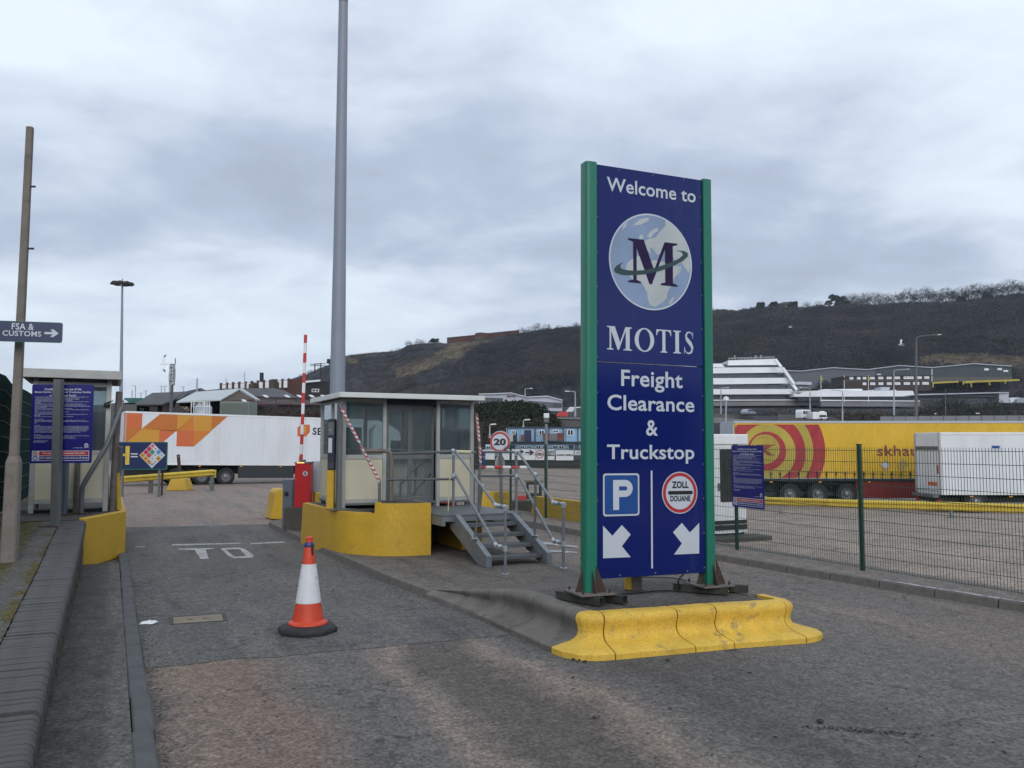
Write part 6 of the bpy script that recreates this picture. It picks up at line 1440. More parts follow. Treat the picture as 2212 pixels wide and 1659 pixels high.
part('tractor_chassis', MB(l1).box(X0-2.4, X0+2.0, .6, 1.9, .55, .9), M['black'], T1)
for x in(X0+1.35, X0-1.9):wheel(T1, l1(x, .06, .5), ang);wheel(T1, l1(x, 2.42, .5), ang+PI)
part('fridge_unit', MB(l1).box(LT+.003, LT+.38, .3, 2.2, 2.2, 3.9), M['white'], T1, bevel=.04)
# yellow curtain sided trailer on the right
yT=39.0;xL=at(1587, 960, yT).x;gT=-.58
l2=LF((xL, yT, gT), 0)
T2=thing('semi_trailer', 'long yellow curtain sided trailer with red rings parked behind the mesh fence at right', 'trailer', l2(7, 0, 0))
zt2=at(1600, 909.5, yT).z-gT;zb2=at(1600, 1034, yT).z-gT
tp=Plane(l2(0, 0, 0), Vector((1, 0, 0)), UZ)
Q_=lambda x, y:(1481.2+x*.3303, 877.8+y*.3303)
body=semi(T2, l2, 13.62, zb2, zt2, [(1706-1587)/F_*yT, (1766-1587)/F_*yT, (1829-1587)/F_*yT], M['curtain'], skirt=((1852-1587)/F_*yT, (2040-1587)/F_*yT, .34), skirt_m=M['redskirt'], railm=M['lightgrey'], wz=.52)
part('rear_doors', MB(l2).box(-.06, -.002, .03, 2.47, zb2, zt2-.1), M['lightgrey'], T2, bevel=.01)
part('bottom_stripe', MB(l2).box(.02, 13.6, -.03, -.016, zb2-.11, zb2-.0), M['black'], T2)
part('red_side_rail', MB(l2).box(5.6, 13.6, .09, .12, .75, zb2-.12), M['redskirt'], T2)
cu0, cv1=tp.uv(*Q_(322, 119));cu1, cv0=tp.uv(*Q_(2212, 470));cv0=zb2+.03;cu0=.02
sc_=.3303/F_*yT
def ring(cx, cy, r, mt, off, nm='printed_ring'):
 a, b=tp.uv(*Q_(cx, cy));pts=clip_rect(disc(a, b, r*sc_, r*sc_, 64), cu0, cu1, cv0, cv1+0)
 if pts:mb=MB();put_poly(mb, tp, pts, off);part(nm, mb, mt, T2, recalc=False)
ring(520, 290, 392, M['curtain_r'], .003);ring(530, 290, 303, M['curtain_o'], .006);ring(528, 298, 255, M['curtain_r'], .009);ring(535, 300, 184, M['curtain_o'], .012);ring(530, 292, 126, M['curtain_r'], .015);ring(517, 280, 99, M['brown_text'], .018, 'badge_rim');ring(517, 280, 96, M['curtain_o'], .021, 'badge')
mb=MB();a, b=tp.uv(*Q_(517, 283))
for k, ch in enumerate('INTERNATIONAL'):
 an=radians(168-k*13.0);r=76*sc_;v, f, bb_=text_geo(ch, .02, 1, 2);h=15*sc_;cw=(bb_[0]+bb_[1])/2
 e1=(sin(an), -cos(an));e2=(cos(an), sin(an))
 mb.add([tp.P(a+e2[0]*(r+y*h)+e1[0]*(x-cw)*h, b+e2[1]*(r+y*h)+e1[1]*(x-cw)*h, .024)for x, y in v], f)
part('badge_lettering', mb, M['brown_text'], T2, recalc=False)
mb=MB();u0, v0=tp.uv(*Q_(462, 322));u1, v1=tp.uv(*Q_(582, 250));w_=u1-u0;h_=v1-v0
put_poly(mb, tp, [(u0+w_*x, v0+h_*y)for x, y in[(0, 1), (1, 1), (1, .9), (.86, .88), (.52, .52), (.86, .1), (1, .08), (1, 0), (.62, 0), (.3, .45), (.3, .1), (.4, .06), (.4, 0), (.05, 0), (.05, .06), (.14, .1), (.14, .86), (0, .86)]], .024);part('badge_letter', mb, M['brown_text'], T2, recalc=False)
mb=MB();u0, v0=tp.uv(*Q_(1253, 325));u1, _=tp.uv(*Q_(1520, 325));_, v1=tp.uv(*Q_(1253, 255));put_text(mb, tp, 'skhau', u0, u1, v0, v1, .006, .012, 1.03, 3);part('lettering', mb, M['brown_text'], T2, recalc=False, label='maroon lower case lettering on the curtain')
for cx, mt in((1305, M['white_print']), (1418, M['curtain_o'])):
 a, b=tp.uv(*Q_(cx, 384));r=24*sc_*(1 if cx<1400 else 1.2);mb=MB();put_poly(mb, tp, [(a, b-r), (a+r, b), (a, b+r), (a-r, b)], .006);part('hazard_placard', mb, mt, T2, recalc=False)
 r*=1.35;mb=MB();
 for i in range(4):
  A4=[(a, b-r), (a+r, b), (a, b+r), (a-r, b)];p, q=A4[i], A4[(i+1)%4];mb.bar(tp.P(p[0], p[1], .02), tp.P(q[0], q[1], .02), .02, .02)
 part('placard_frame', mb, M['alu'], T2)
for k in range(31):
 x=.35+k*.43;z0=zb2-.10;z1=zb2+.34+.02*random.random()
 part('curtain_strap', MB(l2).box(x-.018, x+.018, -.045, -.032, z0, z1), M['black'], T2);part('strap_buckle', MB(l2).box(x-.035, x+.035, -.06, -.046, z0+.26, z0+.36), M['rubber'], T2)
part('strap_line', MB(l2).box(.1, 13.5, -.031, -.0255, zb2+.31, zb2+.335), M['curtain_o'], T2)
# white box lorry in front of it
yW=34.0;xw=at(2031, 960, yW).x;gW=-.55;l3=LF((xw, yW, gW), 0)
T3=thing('box_lorry', 'white box lorry seen from its rear corner parked in front of the yellow trailer', 'lorry', l3(4, 0, 0))
z3b=at(2031, 1064, yW).z-gW;z3t=at(2031, 934, yW).z-gW;Wd=2.05
semi(T3, l3, 9.5, z3b, z3t, [(2108-2031)/F_*yW, (2108-2031)/F_*yW+4.6], M['trailer_w'], W_=Wd, wz=.46)
rp=[(.12, .12), (Wd-.12, .12)]
part('rear_door', MB(l3).box(-.05, -.003, .06, Wd/2-.01, z3b+.05, z3t-.12), M['trailer_w'], T3, bevel=.01);part('rear_door', MB(l3).box(-.05, -.003, Wd/2+.01, Wd-.06, z3b+.05, z3t-.12), M['trailer_w'], T3, bevel=.01)
part('rear_frame', MB(l3).box(-.07, -.0, -.02, .055, z3b-.05, z3t).box(-.07, -.0, Wd-.055, Wd+.02, z3b-.05, z3t), M['alu'], T3)
part('grey_band', MB(l3).box(-.056, -.0505, .07, Wd-.07, z3t-.72, z3t-.56), M['steel'], T3);part('orange_plate', MB(l3).box(-.062, -.0505, .25, 1.0, z3b+.25, z3b+.40), M['or1'], T3)
part('red_marker', MB(l3).box(-.062, -.0505, .12, .22, z3b+.75, z3b+1.10), M['red_print'], T3);part('tail_lift', MB(l3).box(-.30, -.06, .1, Wd-.1, z3b-.22, z3b-.10), M['steel'], T3, bevel=.01);part('tail_lamp', MB(l3).box(-.10, -.06, .05, .35, z3b-.42, z3b-.30), M['tail'], T3);part('tail_lamp', MB(l3).box(-.10, -.06, Wd-.35, Wd-.05, z3b-.42, z3b-.30), M['tail'], T3)
wp=Plane(l3(0, 0, 0), Vector((1, 0, 0)), UZ);mb=MB();u0, v0=wp.uv(*Q_(2003, 274));u1, v1=wp.uv(*Q_(2052, 258));put_poly(mb, wp, rect(u0-.05, u1+.05, v0-.14, v1+.03), .004);lbl=part('side_plate', mb, M['white_print'], T3, recalc=False)
mb=MB();put_poly(mb, wp, rect(u0, u1, v0, v1), .007);part('side_stripe', mb, M['blue_print'], T3, recalc=False)
part('cab', MB(l3).extr([(9.7, 0, .5), (9.7, 0, 2.6), (10.6, 0, 2.65), (11.4, 0, 1.7), (11.5, 0, .5)], (0, Wd, 0)), M['white'], T3, bevel=.05)
# ------------------------------------------------------------------ guard rails and the rusty pole
def w_beam(mb, pts, h=.31, d=.083):
 pr=[(0, -h/2), (-.03, -h/2+.02), (-d, -h/4-.02), (-d, -h/4+.03), (-.02, -.02), (-.02, .02), (-d, h/4-.03), (-d, h/4+.02), (-.03, h/2-.02), (0, h/2)]
 n=len(pts);k=len(pr);vs=[]
 for i, p in enumerate(pts):
  a=pts[min(n-1, i+1)]-pts[max(0, i-1)];a.z=0;a.normalize();q=Vector((a.y, -a.x, 0))
  for o, z in pr:vs.append(p-q*o+UZ*z)
 mb.add(vs, [(i*k+j, i*k+j+1, (i+1)*k+j+1, (i+1)*k+j)for i in range(n-1)for j in range(k-1)]);return mb
gr=thing('guard_rail', 'yellow corrugated guard rail rising to the right in the left yard', 'guard rail', at(360, 1060, 39.5))
p0=at(240, 1038, 37.5);p1=at(458, 1021, 41.0);p2=at(463, 1022, 41.2)
part('beam', w_beam(MB(), [p0, p0.lerp(p1, .33), p0.lerp(p1, .66), p1, p2]), M['yellow_rail'], gr, recalc=False, smooth=True)
m_=MB();e=p2.copy();m_.bar(e+Vector((0, -.02, -.22)), e+Vector((.02, -.02, .16)), .16, .05, up=(0, 1, 0));part('end_piece', m_, M['yellow_rail'], gr)
for px, t in((318, .36), (457, .99)):
 q=p0.lerp(p1, t);part('post', MB().box(q.x-.07, q.x+.09, q.y+.06, q.y+.2, 0, q.z+.05), M['steel'], gr)
cb=gz(381, 1060, 0.0);blk_=thing('concrete_block', 'yellow tapered concrete block holding a rusty steel post in the left yard', 'bollard', cb)
w0, w1=22.5/F_*cb.y, 15.5/F_*cb.y;zt_=at(381, 1034, cb.y).z
part('block', MB().hexa([(cb.x-w0, cb.y, 0), (cb.x+w0, cb.y, 0), (cb.x+w0, cb.y+.95, 0), (cb.x-w0, cb.y+.95, 0), (cb.x-w1, cb.y+.14, zt_), (cb.x+w1, cb.y+.14, zt_), (cb.x+w1, cb.y+.8, zt_), (cb.x-w1, cb.y+.8, zt_)]), M['yellow'], blk_, bevel=.03)
part('post', MB().tube([Vector((cb.x+.02, cb.y+.4, zt_)), at(385, 982, cb.y+.4)], .085, 8), M['rust'], blk_, smooth=True)
a=at(385, 986, cb.y+.3);m_=MB();m_.lathe(a, [(.02, 0), (.0, -.02)], 8, axis='y');part('reflector', m_, M['white_print'], blk_)
solo('marker_post', MB().tube([Vector((at(352.5, 1, 37).x, 37.0, .0)), at(353, 973, 37.0)], .05, 8), M['rust'], 'rusty post rising just behind the hazard sign in the left yard', 'post', smooth=True)
gr2=thing('guard_rail', 'long yellow corrugated guard rail on steel posts across the right yard', 'guard rail', Vector((12, 31, -.5)))
y0_, y1_=33.2, 28.4
pts=[at(1655, 1082, 33.4), at(1687, 1083, 32.8), at(1860, 1089, 31.2), at(2057, 1094, 29.7), at(2212, 1099, 28.6), at(2330, 1103, 27.8)]
part('beam', w_beam(MB(), pts), M['yellow_rail'], gr2, recalc=False, smooth=True)
for p in(pts[1], pts[3], pts[5]):
 part('post', MB().box(p.x-.05, p.x+.05, p.y+.02, p.y+.12, gh(p.x, p.y)-.02, p.z+.16), M['galv'], gr2);q=gh(p.x, p.y);part('foot_plate', MB().box(p.x-.14, p.x+.14, p.y-.08, p.y+.2, q, q+.02), M['steel'], gr2)
 # blue hazard sign behind the small booth
yH=36.0;hz_=thing('hazard_sign', 'blue sign with a diamond of hazard placards beyond the small left booth', 'sign', at(330, 1060, yH));
ho=at(246, 1014.5, yH);hp_=Plane(ho, Vector((1, 0.0, 0)), UZ);hw=at(362, 1, yH).x-ho.x;hh=at(0, 954.5, yH).z-ho.z
m_=MB();m_.extr([hp_.P(a, b, 0)for a, b in rrect(0, hw, 0, hh, .05)], Vector((0, .04, 0)));part('board', m_, M['green'], hz_)
m_=MB();put_poly(m_, hp_, rrect(.03, hw-.03, .03, hh-.03, .04), .002);part('face', m_, M['navy_dark'], hz_, recalc=False)
m_=MB();
for x0, x1, y0, y1 in((225, 258, 1082, 1255), (175, 224.5, 1152, 1176), (141, 174.5, 1082, 1255)):
 u0, v1=hp_.uv(*D_(x0, y0));u1, v0=hp_.uv(*D_(x1, y1));put_poly(m_, hp_, rect(u0, u1, v0, v1), .005)
part('letter', m_, M['yellow_rail'], hz_, recalc=False, label='amber capital letter H')
m_=MB()
for y0, y1 in((1149, 1160), (1175, 1186)):u0, v1=hp_.uv(*D_(273, y0));u1, v0=hp_.uv(*D_(337, y1));put_poly(m_, hp_, rect(u0, u1, v0, v1), .005)
part('equals_sign', m_, M['white_print'], hz_, recalc=False)
cu_, cv__=hp_.uv(*D_(473, 1168));rr_=118/2.37/1.82278/F_*yH
m_=MB();put_poly(m_, hp_, [(cu_, cv__-rr_*1.02), (cu_+rr_*1.02, cv__), (cu_, cv__+rr_*1.02), (cu_-rr_*1.02, cv__)], .005);dmd=part('placard_group', m_, M['white_print'], hz_, recalc=False)
M['pink']=mat('pink_print', (.62, .25, .25), .4);M['grn_p']=mat('green_print', (.02, .26, .12), .4);M['lblue']=mat('light_blue_print', (.12, .32, .6), .4);M['dred']=mat('crimson_print', (.45, .02, .06), .4)
cols=[['pink', 'white_print', 'lblue', 'white_print'], ['dred', 'grn_p', 'white_print', 'or3'], ['dred', 'stripe_r', 'white_print', 'white_print'], ['or3', 'or3', 'or3', 'white_print']]
h4=rr_/4
for i in range(4):
 for j in range(4):
  a=cu_+(j-i)*h4;b=cv__+rr_-(i+j+1)*h4;k=h4*.90
  m_=MB();put_poly(m_, hp_, [(a, b-k), (a+k, b), (a, b+k), (a-k, b)], .008);pc=part('hazard_placard', m_, M[cols[i][j]], dmd, recalc=False)
m_=MB()
for i in range(4):
 for j in range(4):
  a=cu_+(j-i)*h4;b=cv__+rr_-(i+j+1)*h4;k=h4*.22
  if cols[i][j]in('white_print', 'or3', 'pink', 'lblue'):put_poly(m_, hp_, [(a-k, b-k*.3), (a+k, b-k*.3), (a+k*.5, b+k), (a-k*.2, b+k*1.4)], .011);put_poly(m_, hp_, rect(a-k*.9, a+k*.9, b-k*1.3, b-k*.9), .011)
for q in range(6):a=cu_-h4*.75+q*h4*.3;put_poly(m_, hp_, rect(a, a+h4*.12, cv__-rr_+h4*1.05, cv__-rr_+h4*1.6), .012)
part('placard_symbols', m_, M['black_print'], dmd, recalc=False)
for a in(.35, hw-.35):m_=MB();m_.box(ho.x+a-.04, ho.x+a+.04, yH+.042, yH+.12, 0, ho.z+hh-.1);part('post', m_, M['steel'], hz_)
# ------------------------------------------------------------------ far left: sheds, tower, tank, brick building
D2=lambda x, y:((400+x/2.37)/1.82278, (1300+y/2.37)/1.82278)
def AT(x, y, d):return at(*D2(x, y), d)
def prism_roof(root, name, quad, mt, th=.15, recalc=True):
 m_=MB();n=len(quad);m_.add([Vector(p)for p in quad]+[Vector(p)-UZ*th for p in quad], [tuple(range(n)), tuple(range(n, 2*n))[::-1]]+[(i, (i+1)%n, n+(i+1)%n, n+i)for i in range(n)]);return part(name, m_, mt, root)
def win(root, px0, px1, py0, py1, d, name='window', mt=None, fm=None, off=.05, fw=None):
 """a framed window on a wall facing the camera at distance d"""
 a=at(px0, py1, d);b=at(px1, py0, d);mt=mt or M['glass_far'];fm=fm or M['white_far'];w=fw or(b.x-a.x)*.07
 m_=MB();y0, y1=d-off, d-.002
 m_.box(a.x, b.x, y0, y1, a.z, a.z+w);m_.box(a.x, b.x, y0, y1, b.z-w, b.z);m_.box(a.x, a.x+w, y0, y1, a.z+w, b.z-w);m_.box(b.x-w, b.x, y0, y1, a.z+w, b.z-w);c=(a.x+b.x)/2;m_.box(c-w/2, c+w/2, y0, y1, a.z+w, b.z-w)
 f=part(name, m_, fm, root);m_=MB();m_.box(a.x+w, c-w/2-.003, d-off*.5, d-.001, a.z+w, b.z-w);m_.box(c+w/2+.003, b.x-w, d-off*.5, d-.001, a.z+w, b.z-w);part('pane', m_, mt, f);return f
def face_box(root, name, px0, px1, py0, py1, d, dep, mt, bevel=0, off=0.0, label=None):
 a=at(px0, py1, d);b=at(px1, py0, d);return part(name, MB().box(a.x, b.x, d-off, d+dep, a.z, b.z), mt, root, bevel=bevel, label=label)
def shed(label, dist, dist2, ridge_l, ridge_r, eave_l, eave_r, mroof, mwall, gable=None, name='shed'):
 """front slope seen from the yard; ridge lies further back"""
 rl, rr_=AT(*ridge_l, dist2), AT(*ridge_r, dist2);el, er=AT(*eave_l, dist), AT(*eave_r, dist)
 root=thing(name, label, 'shed', Vector(((el.x+er.x)/2, dist, 0)))
 prism_roof(root, 'roof', [el, er, rr_, rl], mroof)
 bl, br=el.copy(), er.copy();m_=MB();m_.add([Vector((el.x+.2, el.y+.25, -.5)), Vector((er.x-.2, er.y+.25, -.5)), Vector((er.x-.2, er.y+.25, er.z-.16)), Vector((el.x+.2, el.y+.25, el.z-.16))], [(0, 1, 2, 3)])
 m_.extr([Vector((el.x+.2, el.y+.25, -.5)), Vector((er.x-.2, er.y+.25, -.5)), Vector((er.x-.2, er.y+.25, er.z-.17)), Vector((el.x+.2, el.y+.25, el.z-.17))], Vector((0, .3, 0)));part('wall', m_, mwall, root)
 if gable:
  g=AT(*gable, dist+4);m_=MB();a=er+Vector((-.2, .3, -.17));b=rr_+Vector((0, 0, -.17));c=g;
  m_.extr([Vector((a.x, a.y, -.5)), Vector((c.x, c.y, -.5)), Vector((c.x, c.y, c.z)), b, a], Vector((0, .2, 0)));part('gable_wall', m_, mwall, root)
  prism_roof(root, 'roof_edge', [b+Vector((-.1, -.6, .17)), b+Vector((.1, .6, .17)), c+Vector((.3, .6, .0)), c+Vector((.2, -.6, 0))], mroof, .25)
 return root, el, er
r1, a, b=shed('long shed with a grey slate hipped roof behind the left end of the white lorry', 105, 116, (470, 585), (790, 572), (305, 690), (572, 688), M['slate'], M['brick'], gable=(700, 640))
for x0 in(360, 400):pass
face_box(r1, 'door', *[D2(448, 712)[0], D2(525, 712)[0]], D2(0, 712)[1], D2(0, 760)[1], 105.2, .1, M['darkbrick'], off=.05)
for x in(362, 385):face_box(r1, 'window', D2(x, 0)[0], D2(x+10, 0)[0], D2(0, 728)[1], D2(0, 752)[1], 105.2, .1, M['glass_far'], off=.05)
prism_roof(r1, 'roof', [AT(572, 688, 105), AT(700, 640, 109), AT(820, 590, 116), AT(790, 572, 116)], M['slate'])
r2, a, b=shed('shed with a pale green sheet roof and brown brick gable behind the white lorry', 96, 108, (878, 575), (1298, 545), (700, 667), (1118, 645), M['palegreen_roof'], M['brick'], gable=(1440, 645))
# lattice telecom mast
tw=thing('telecom_mast', 'telecom lattice mast with panel antennas behind the white lorry', 'mast', AT(655, 760, 90)*1.0)
D_M=90;c0=AT(653, 600, D_M).x
zb1=AT(0, 512, D_M).z;part('pole', MB().tube([Vector((c0, D_M, -.5)), Vector((c0, D_M, zb1))], [.19, .17], 12), M['pole_dark'], tw, smooth=True)
z1=AT(0, 318, D_M).z;w=.19
for sx in(-1, 1):
 for sy in(-1, 1):part('lattice_leg', MB().bar(Vector((c0+sx*w, D_M+sy*w, zb1)), Vector((c0+sx*w*.95, D_M+sy*w*.95, z1)), .07, .07), M['pole_dark'], tw)
nb_=6
for k in range(nb_+1):
 z=lerp(zb1, z1, k/nb_);z2=lerp(zb1, z1, (k+1)/nb_)
 for sy in(-1, 1):
  part('brace', MB().bar(Vector((c0-w, D_M+sy*w, z)), Vector((c0+w, D_M+sy*w, z)), .05, .05), M['pole_dark'], tw)
  if k<nb_:part('brace', MB().bar(Vector((c0-w, D_M+sy*w, z if k%2 else z2)), Vector((c0+w, D_M+sy*w, z2 if k%2 else z)), .035, .035), M['pole_dark'], tw)
for px0, px1, py0, py1 in((627, 645, 400, 470), (672, 682, 360, 470), (632, 640, 510, 580)):
 a, b=AT(px0, py1, D_M-1), AT(px1, py0, D_M-1);part('antenna', MB().box(a.x, b.x, D_M-1.1, D_M-.7, a.z, b.z), M['alu'], tw, bevel=.03)
part('tip', MB().tube([Vector((c0+.3, D_M, z1)), Vector((c0+.3, D_M, AT(0, 262, D_M).z))], .05, 6), M['pole_dark'], tw)
# tank in a cage, container, rubble planks
tk=thing('storage_tank', 'pale grey storage tank with a white ladder cage showing above the white lorry', 'tank', AT(920, 775, 75));dt=75
a, b=AT(832, 775, dt), AT(990, 715, dt);zt=b.z;zc=AT(0, 665, dt).z;cx=(a.x+b.x)/2
part('body', MB().lathe((cx, dt+1, -.4), [(1.0*(b.x-a.x)/2, 0), ((b.x-a.x)/2, zt+.4), ((b.x-a.x)/2*.8, zt+.6)], 24), M['lightgrey'], tk, smooth=True)
for x0, x1, y0 in((880, 905, 672), (915, 950, 668)):p, q=AT(x0, y0, dt), AT(x1, y0, dt);part('drum', MB().lathe(((p.x+q.x)/2, dt+.6, zt), [((q.x-p.x)/2, 0), ((q.x-p.x)/2, p.z-zt)], 16), M['alu'], tk, smooth=True)
for x in(838, 862, 960, 985, 1008):p=AT(x, 672, dt);part('cage_post', MB().bar(Vector((p.x, dt, -.3)), Vector((p.x, dt, p.z)), .05, .05), M['white_far'], tk)
for y in(670, 690, 712):p, q=AT(834, y, dt), AT(1012, y, dt);part('cage_rail', MB().bar(Vector((p.x, dt, p.z)), Vector((q.x, dt, q.z)), .04, .04), M['white_far'], tk)
ct_=thing('container', 'sage green shipping container showing above the middle of the white lorry', 'container', AT(1240, 790, 72));a, b=AT(1102, 790, 72), AT(1376, 665, 72)
part('body', MB().box(a.x, b.x, 72, 74.4, -.3, b.z), M['container'], ct_, bevel=.03)
for k in range(1, 34):x=lerp(a.x, b.x, k/34);part('rib', MB().box(x-.05, x+.05, 71.96, 71.999, .1, b.z-.15), M['container'], ct_)
for k in range(7):
 p, q=AT(700+k*14, 770-(k%3)*14, 80), AT(760+k*9, 715+(k%4)*12, 80.5);solo('plank', MB().bar(p, q, .25, .07), M['bench'], 'weathered plank, %s from the left in the heap beside the telecom mast'%('first', 'second', 'third', 'fourth', 'fifth', 'sixth', 'seventh')[k], 'plank', 'planks heaped beside the telecom mast')
solo('heap', MB().hexa([AT(640, 775, 79), AT(830, 775, 79), AT(830, 775, 82), AT(640, 775, 82), AT(690, 700, 79.5), AT(700, 690, 79.5), AT(705, 690, 82), AT(690, 700, 82)]), M['darkbrick'], 'dark heap of timber and rubble beside the telecom mast', 'heap')
# big brick and white panel building
BD=230
br_=thing('office_building', 'long brick building with white panels between dark piers on the far left skyline', 'building', AT(1450, 600, BD)+Vector((0, 0, 0)))
top=[(1105, 503), (1760, 458)]
def topy(x):return lerp(503, 458, (x-1105)/655)
a, b=AT(1105, 0, BD), AT(1760, 0, BD)
m_=MB();zl, zr=AT(0, 548, BD).z, AT(0, 600, BD).z;p0, p1=AT(1105, topy(1105)+4, BD+.6), AT(1760, topy(1760)+4, BD+.6)
m_.extr([Vector((p0.x, BD+.6, 0)), Vector((p1.x, BD+.6, 0)), p1, p0], (0, 14, 0));part('wall', m_, M['brick_red'], br_)
xs_=[1105+k*(655/11.4)for k in range(12)]
for k, x in enumerate(xs_):
 yb_b=600
 p, q=AT(x, topy(x), BD), AT(x+17, topy(x), BD);part('pier', MB().box(p.x, q.x, BD-.3, BD+.55, 6, p.z+.3), M['brick_red'], br_)
 if k<11:
  x2=xs_[k+1];p, q=AT(x+18, lerp(546, 535, k/11), BD), AT(x2-1, topy(x)+5, BD);part('white_panel', MB().box(p.x, q.x, BD, BD+.5, p.z, q.z), M['white_far'], br_)
for x0, x1, y0, y1, d in((1370, 1420, 485, 600, 190), (1567, 1612, 455, 600, 190)):
 ch=thing('chimney', 'squat brick chimney stack standing before the white panels, %s one'%('left' if x0<1500 else 'right'), 'chimney', AT((x0+x1)/2, y1, d)+Vector((0, 0, -3)))
 p, q=AT(x0, y1, d), AT(x1, y0+18, d);part('base', MB().box(p.x, q.x, d, d+4, 0, q.z), M['brick'], ch);part('cap', MB().box(p.x+.8, q.x-.8, d+.5, d+3.5, q.z, AT(0, y0, d).z), M['brick'], ch)
r3=thing('roofed_house', 'low building with a broad grey hipped roof left of the raised boom', 'building', AT(1580, 640, 150));e1, e2=AT(1400, 612, 145), AT(1830, 628, 145)
prism_roof(r3, 'roof', [e1, e2, AT(1700, 560, 156), AT(1600, 540, 156), AT(1320, 545, 156)], M['slate']);part('wall', MB().box(e1.x+.3, e2.x-.3, 145.4, 156, 0, min(e1.z, e2.z)-.1), M['wall_far'], r3)
dk=thing('dark_building', 'dark brick block with a white edged flat roof behind the raised boom', 'building', AT(1950, 690, 170));face_box(dk, 'wall', D2(1760, 0)[0], D2(1880, 0)[0], D2(0, 458)[1], D2(0, 760)[1], 200, 10, M['brick_red']);face_box(dk, 'tower', D2(1876, 0)[0], D2(2125, 0)[0], D2(0, 475)[1], D2(0, 780)[1], 170, 16, M['darkbrick'])
p, q=AT(1900, 483, 169), AT(2040, 470, 169);part('roof_edge', MB().bar(p, q, .5, .35), M['white_far'], dk);win(dk, D2(1962, 0)[0], D2(2030, 0)[0], D2(0, 548)[1], D2(0, 578)[1], 169.9)
# row of small maroon roofs with skylights
for k, (x0, xp, x1, yr, ye)in enumerate(((1380, 1440, 1560, 648, 690), (1560, 1620, 1790, 650, 690), (1790, 1860, 2070, 655, 692))):
 d=110;root=thing('small_workshop', ('leftmost', 'middle', 'rightmost')[k]+' of the low workshops with maroon roofs and white skylights behind the white lorry', 'shed', AT((x0+x1)/2, 720, d), 0, 'workshops with maroon roofs')
 prism_roof(root, 'roof', [AT(x0, ye, d), AT(x1, ye, d), AT(x1-20, yr-2, d+6), AT(xp, yr, d+6)], M['redroof']);p, q=AT(x0+5, ye, d+.3), AT(x1-5, ye, d+.3);part('wall', MB().box(p.x, q.x, d+.3, d+6, -.3, p.z-.1), M['darkbrick'], root)
 for sx in({0:(1500, ), 1:(1700, ), 2:(1815, 1930, 2040)}[k]):
  c=[AT(sx, 645, d+3.4), AT(sx+32, 645, d+3.4), AT(sx+60, 664, d+1.8), AT(sx+28, 664, d+1.8)];c=[v+UZ*.6 for v in c];prism_roof(root, 'skylight', c, M['skylight'], .08)
root=thing('small_workshop', 'dark gabled workshop with one white skylight just right of the sage green container', 'shed', AT(1390, 720, 98));prism_roof(root, 'roof', [AT(1290, 655, 100), AT(1450, 650, 100), AT(1560, 690, 98), AT(1380, 690, 98)], M['redroof']);p, q=AT(1290, 690, 100), AT(1540, 690, 100);part('wall', MB().box(p.x, q.x, 100, 105, -.3, p.z), M['darkbrick'], root);c=[AT(1303, 647, 98.5), AT(1335, 647, 98.5), AT(1363, 668, 98), AT(1330, 668, 98)];prism_roof(root, 'skylight', c, M['skylight'], .08)
# bushes: volumes of leaf sized faces
def bush_mass(name, label, mt, blobs, n_per, leaf, seed=1, cat='bush', kind=None, core=True, loc=None):
 r_=np.random.default_rng(seed);V=[]
 for(x, y, z, rx, ry, rz)in blobs:
  T=clump_geo(r_, n_per, 1, 1, 1e-9);ctr=T.reshape(-1, 3, 3).mean(1);n=len(ctr)
  a=r_.normal(size=(n, 3));a/=np.linalg.norm(a, axis=1)[:, None];b=np.cross(a, r_.normal(size=(n, 3)));b/=np.linalg.norm(b, axis=1)[:, None]
  c=ctr*np.array([rx, ry, rz])*r_.uniform(.86, 1.08, (n, 1))+np.array([x, y, z]);s=leaf*r_.uniform(.5, 1.4, (n, 1));V.append(np.stack([c-a*s, c+a*s, c+b*s*1.3], 1).reshape(-1, 3))
 V=np.concatenate(V);loc=Vector(loc)if loc is not None else Vector((float(V[:, 0].mean()), float(V[:, 1].mean()), float(V[:, 2].min())))
 me=tri_mesh(name, V-np.array(loc), mt);o=bpy.data.objects.new(name, me);COL.objects.link(o);o.location=loc;TM[o.name]=Matrix.Translation(-loc)
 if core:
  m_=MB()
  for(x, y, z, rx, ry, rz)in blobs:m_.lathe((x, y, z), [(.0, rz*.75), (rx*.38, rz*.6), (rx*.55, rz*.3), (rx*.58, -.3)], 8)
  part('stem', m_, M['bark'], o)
 return tagit(o, label, cat, None, kind)
rb=random.Random(4)
bush_mass('bramble_bank', 'brown bramble bank below the maroon roofed workshops', M['bush_b'], [(AT(x, 730, 84).x, 84+rb.uniform(-2, 2), -.3, 2.6, 2, AT(0, 705+rb.uniform(-12, 25), 84).z+.3)for x in range(1395, 2110, 42)], 900, .13, 2)
# green trailers far left, low wall beyond the yard
gt=thing('semi_trailer', 'dark green trailers parked far off beyond the small left booth', 'trailer', AT(280, 690, 150));p, q=AT(208, 680, 150), AT(375, 632, 150);part('body', MB().box(p.x, q.x, 150, 152.5, p.z+.0, q.z), mat('green_tarpaulin', (.02, .12, .10), .5, var=.1, scale=.3), gt, bevel=.04)
for k in range(3):x=lerp(p.x, q.x, .2+.3*k);part('chassis', MB().box(x-1, x+1, 150.2, 152, 0, p.z), M['black'], gt)
p, q=AT(178, 680, 149), AT(208, 650, 149);part('cab', MB().extr([(p.x, 149, p.z), (q.x, 149, p.z), (q.x, 149, q.z), (p.x+1, 149, q.z-.5)], (0, 2.3, 0)), M['white_far'], gt, bevel=.05)
solo('yard_wall', MB().box(AT(150, 0, 118).x, AT(760, 0, 118).x, 118, 118.5, -.3, AT(0, 690, 118).z), M['wall_far'], 'low dark wall running behind the sheds at left', 'wall')
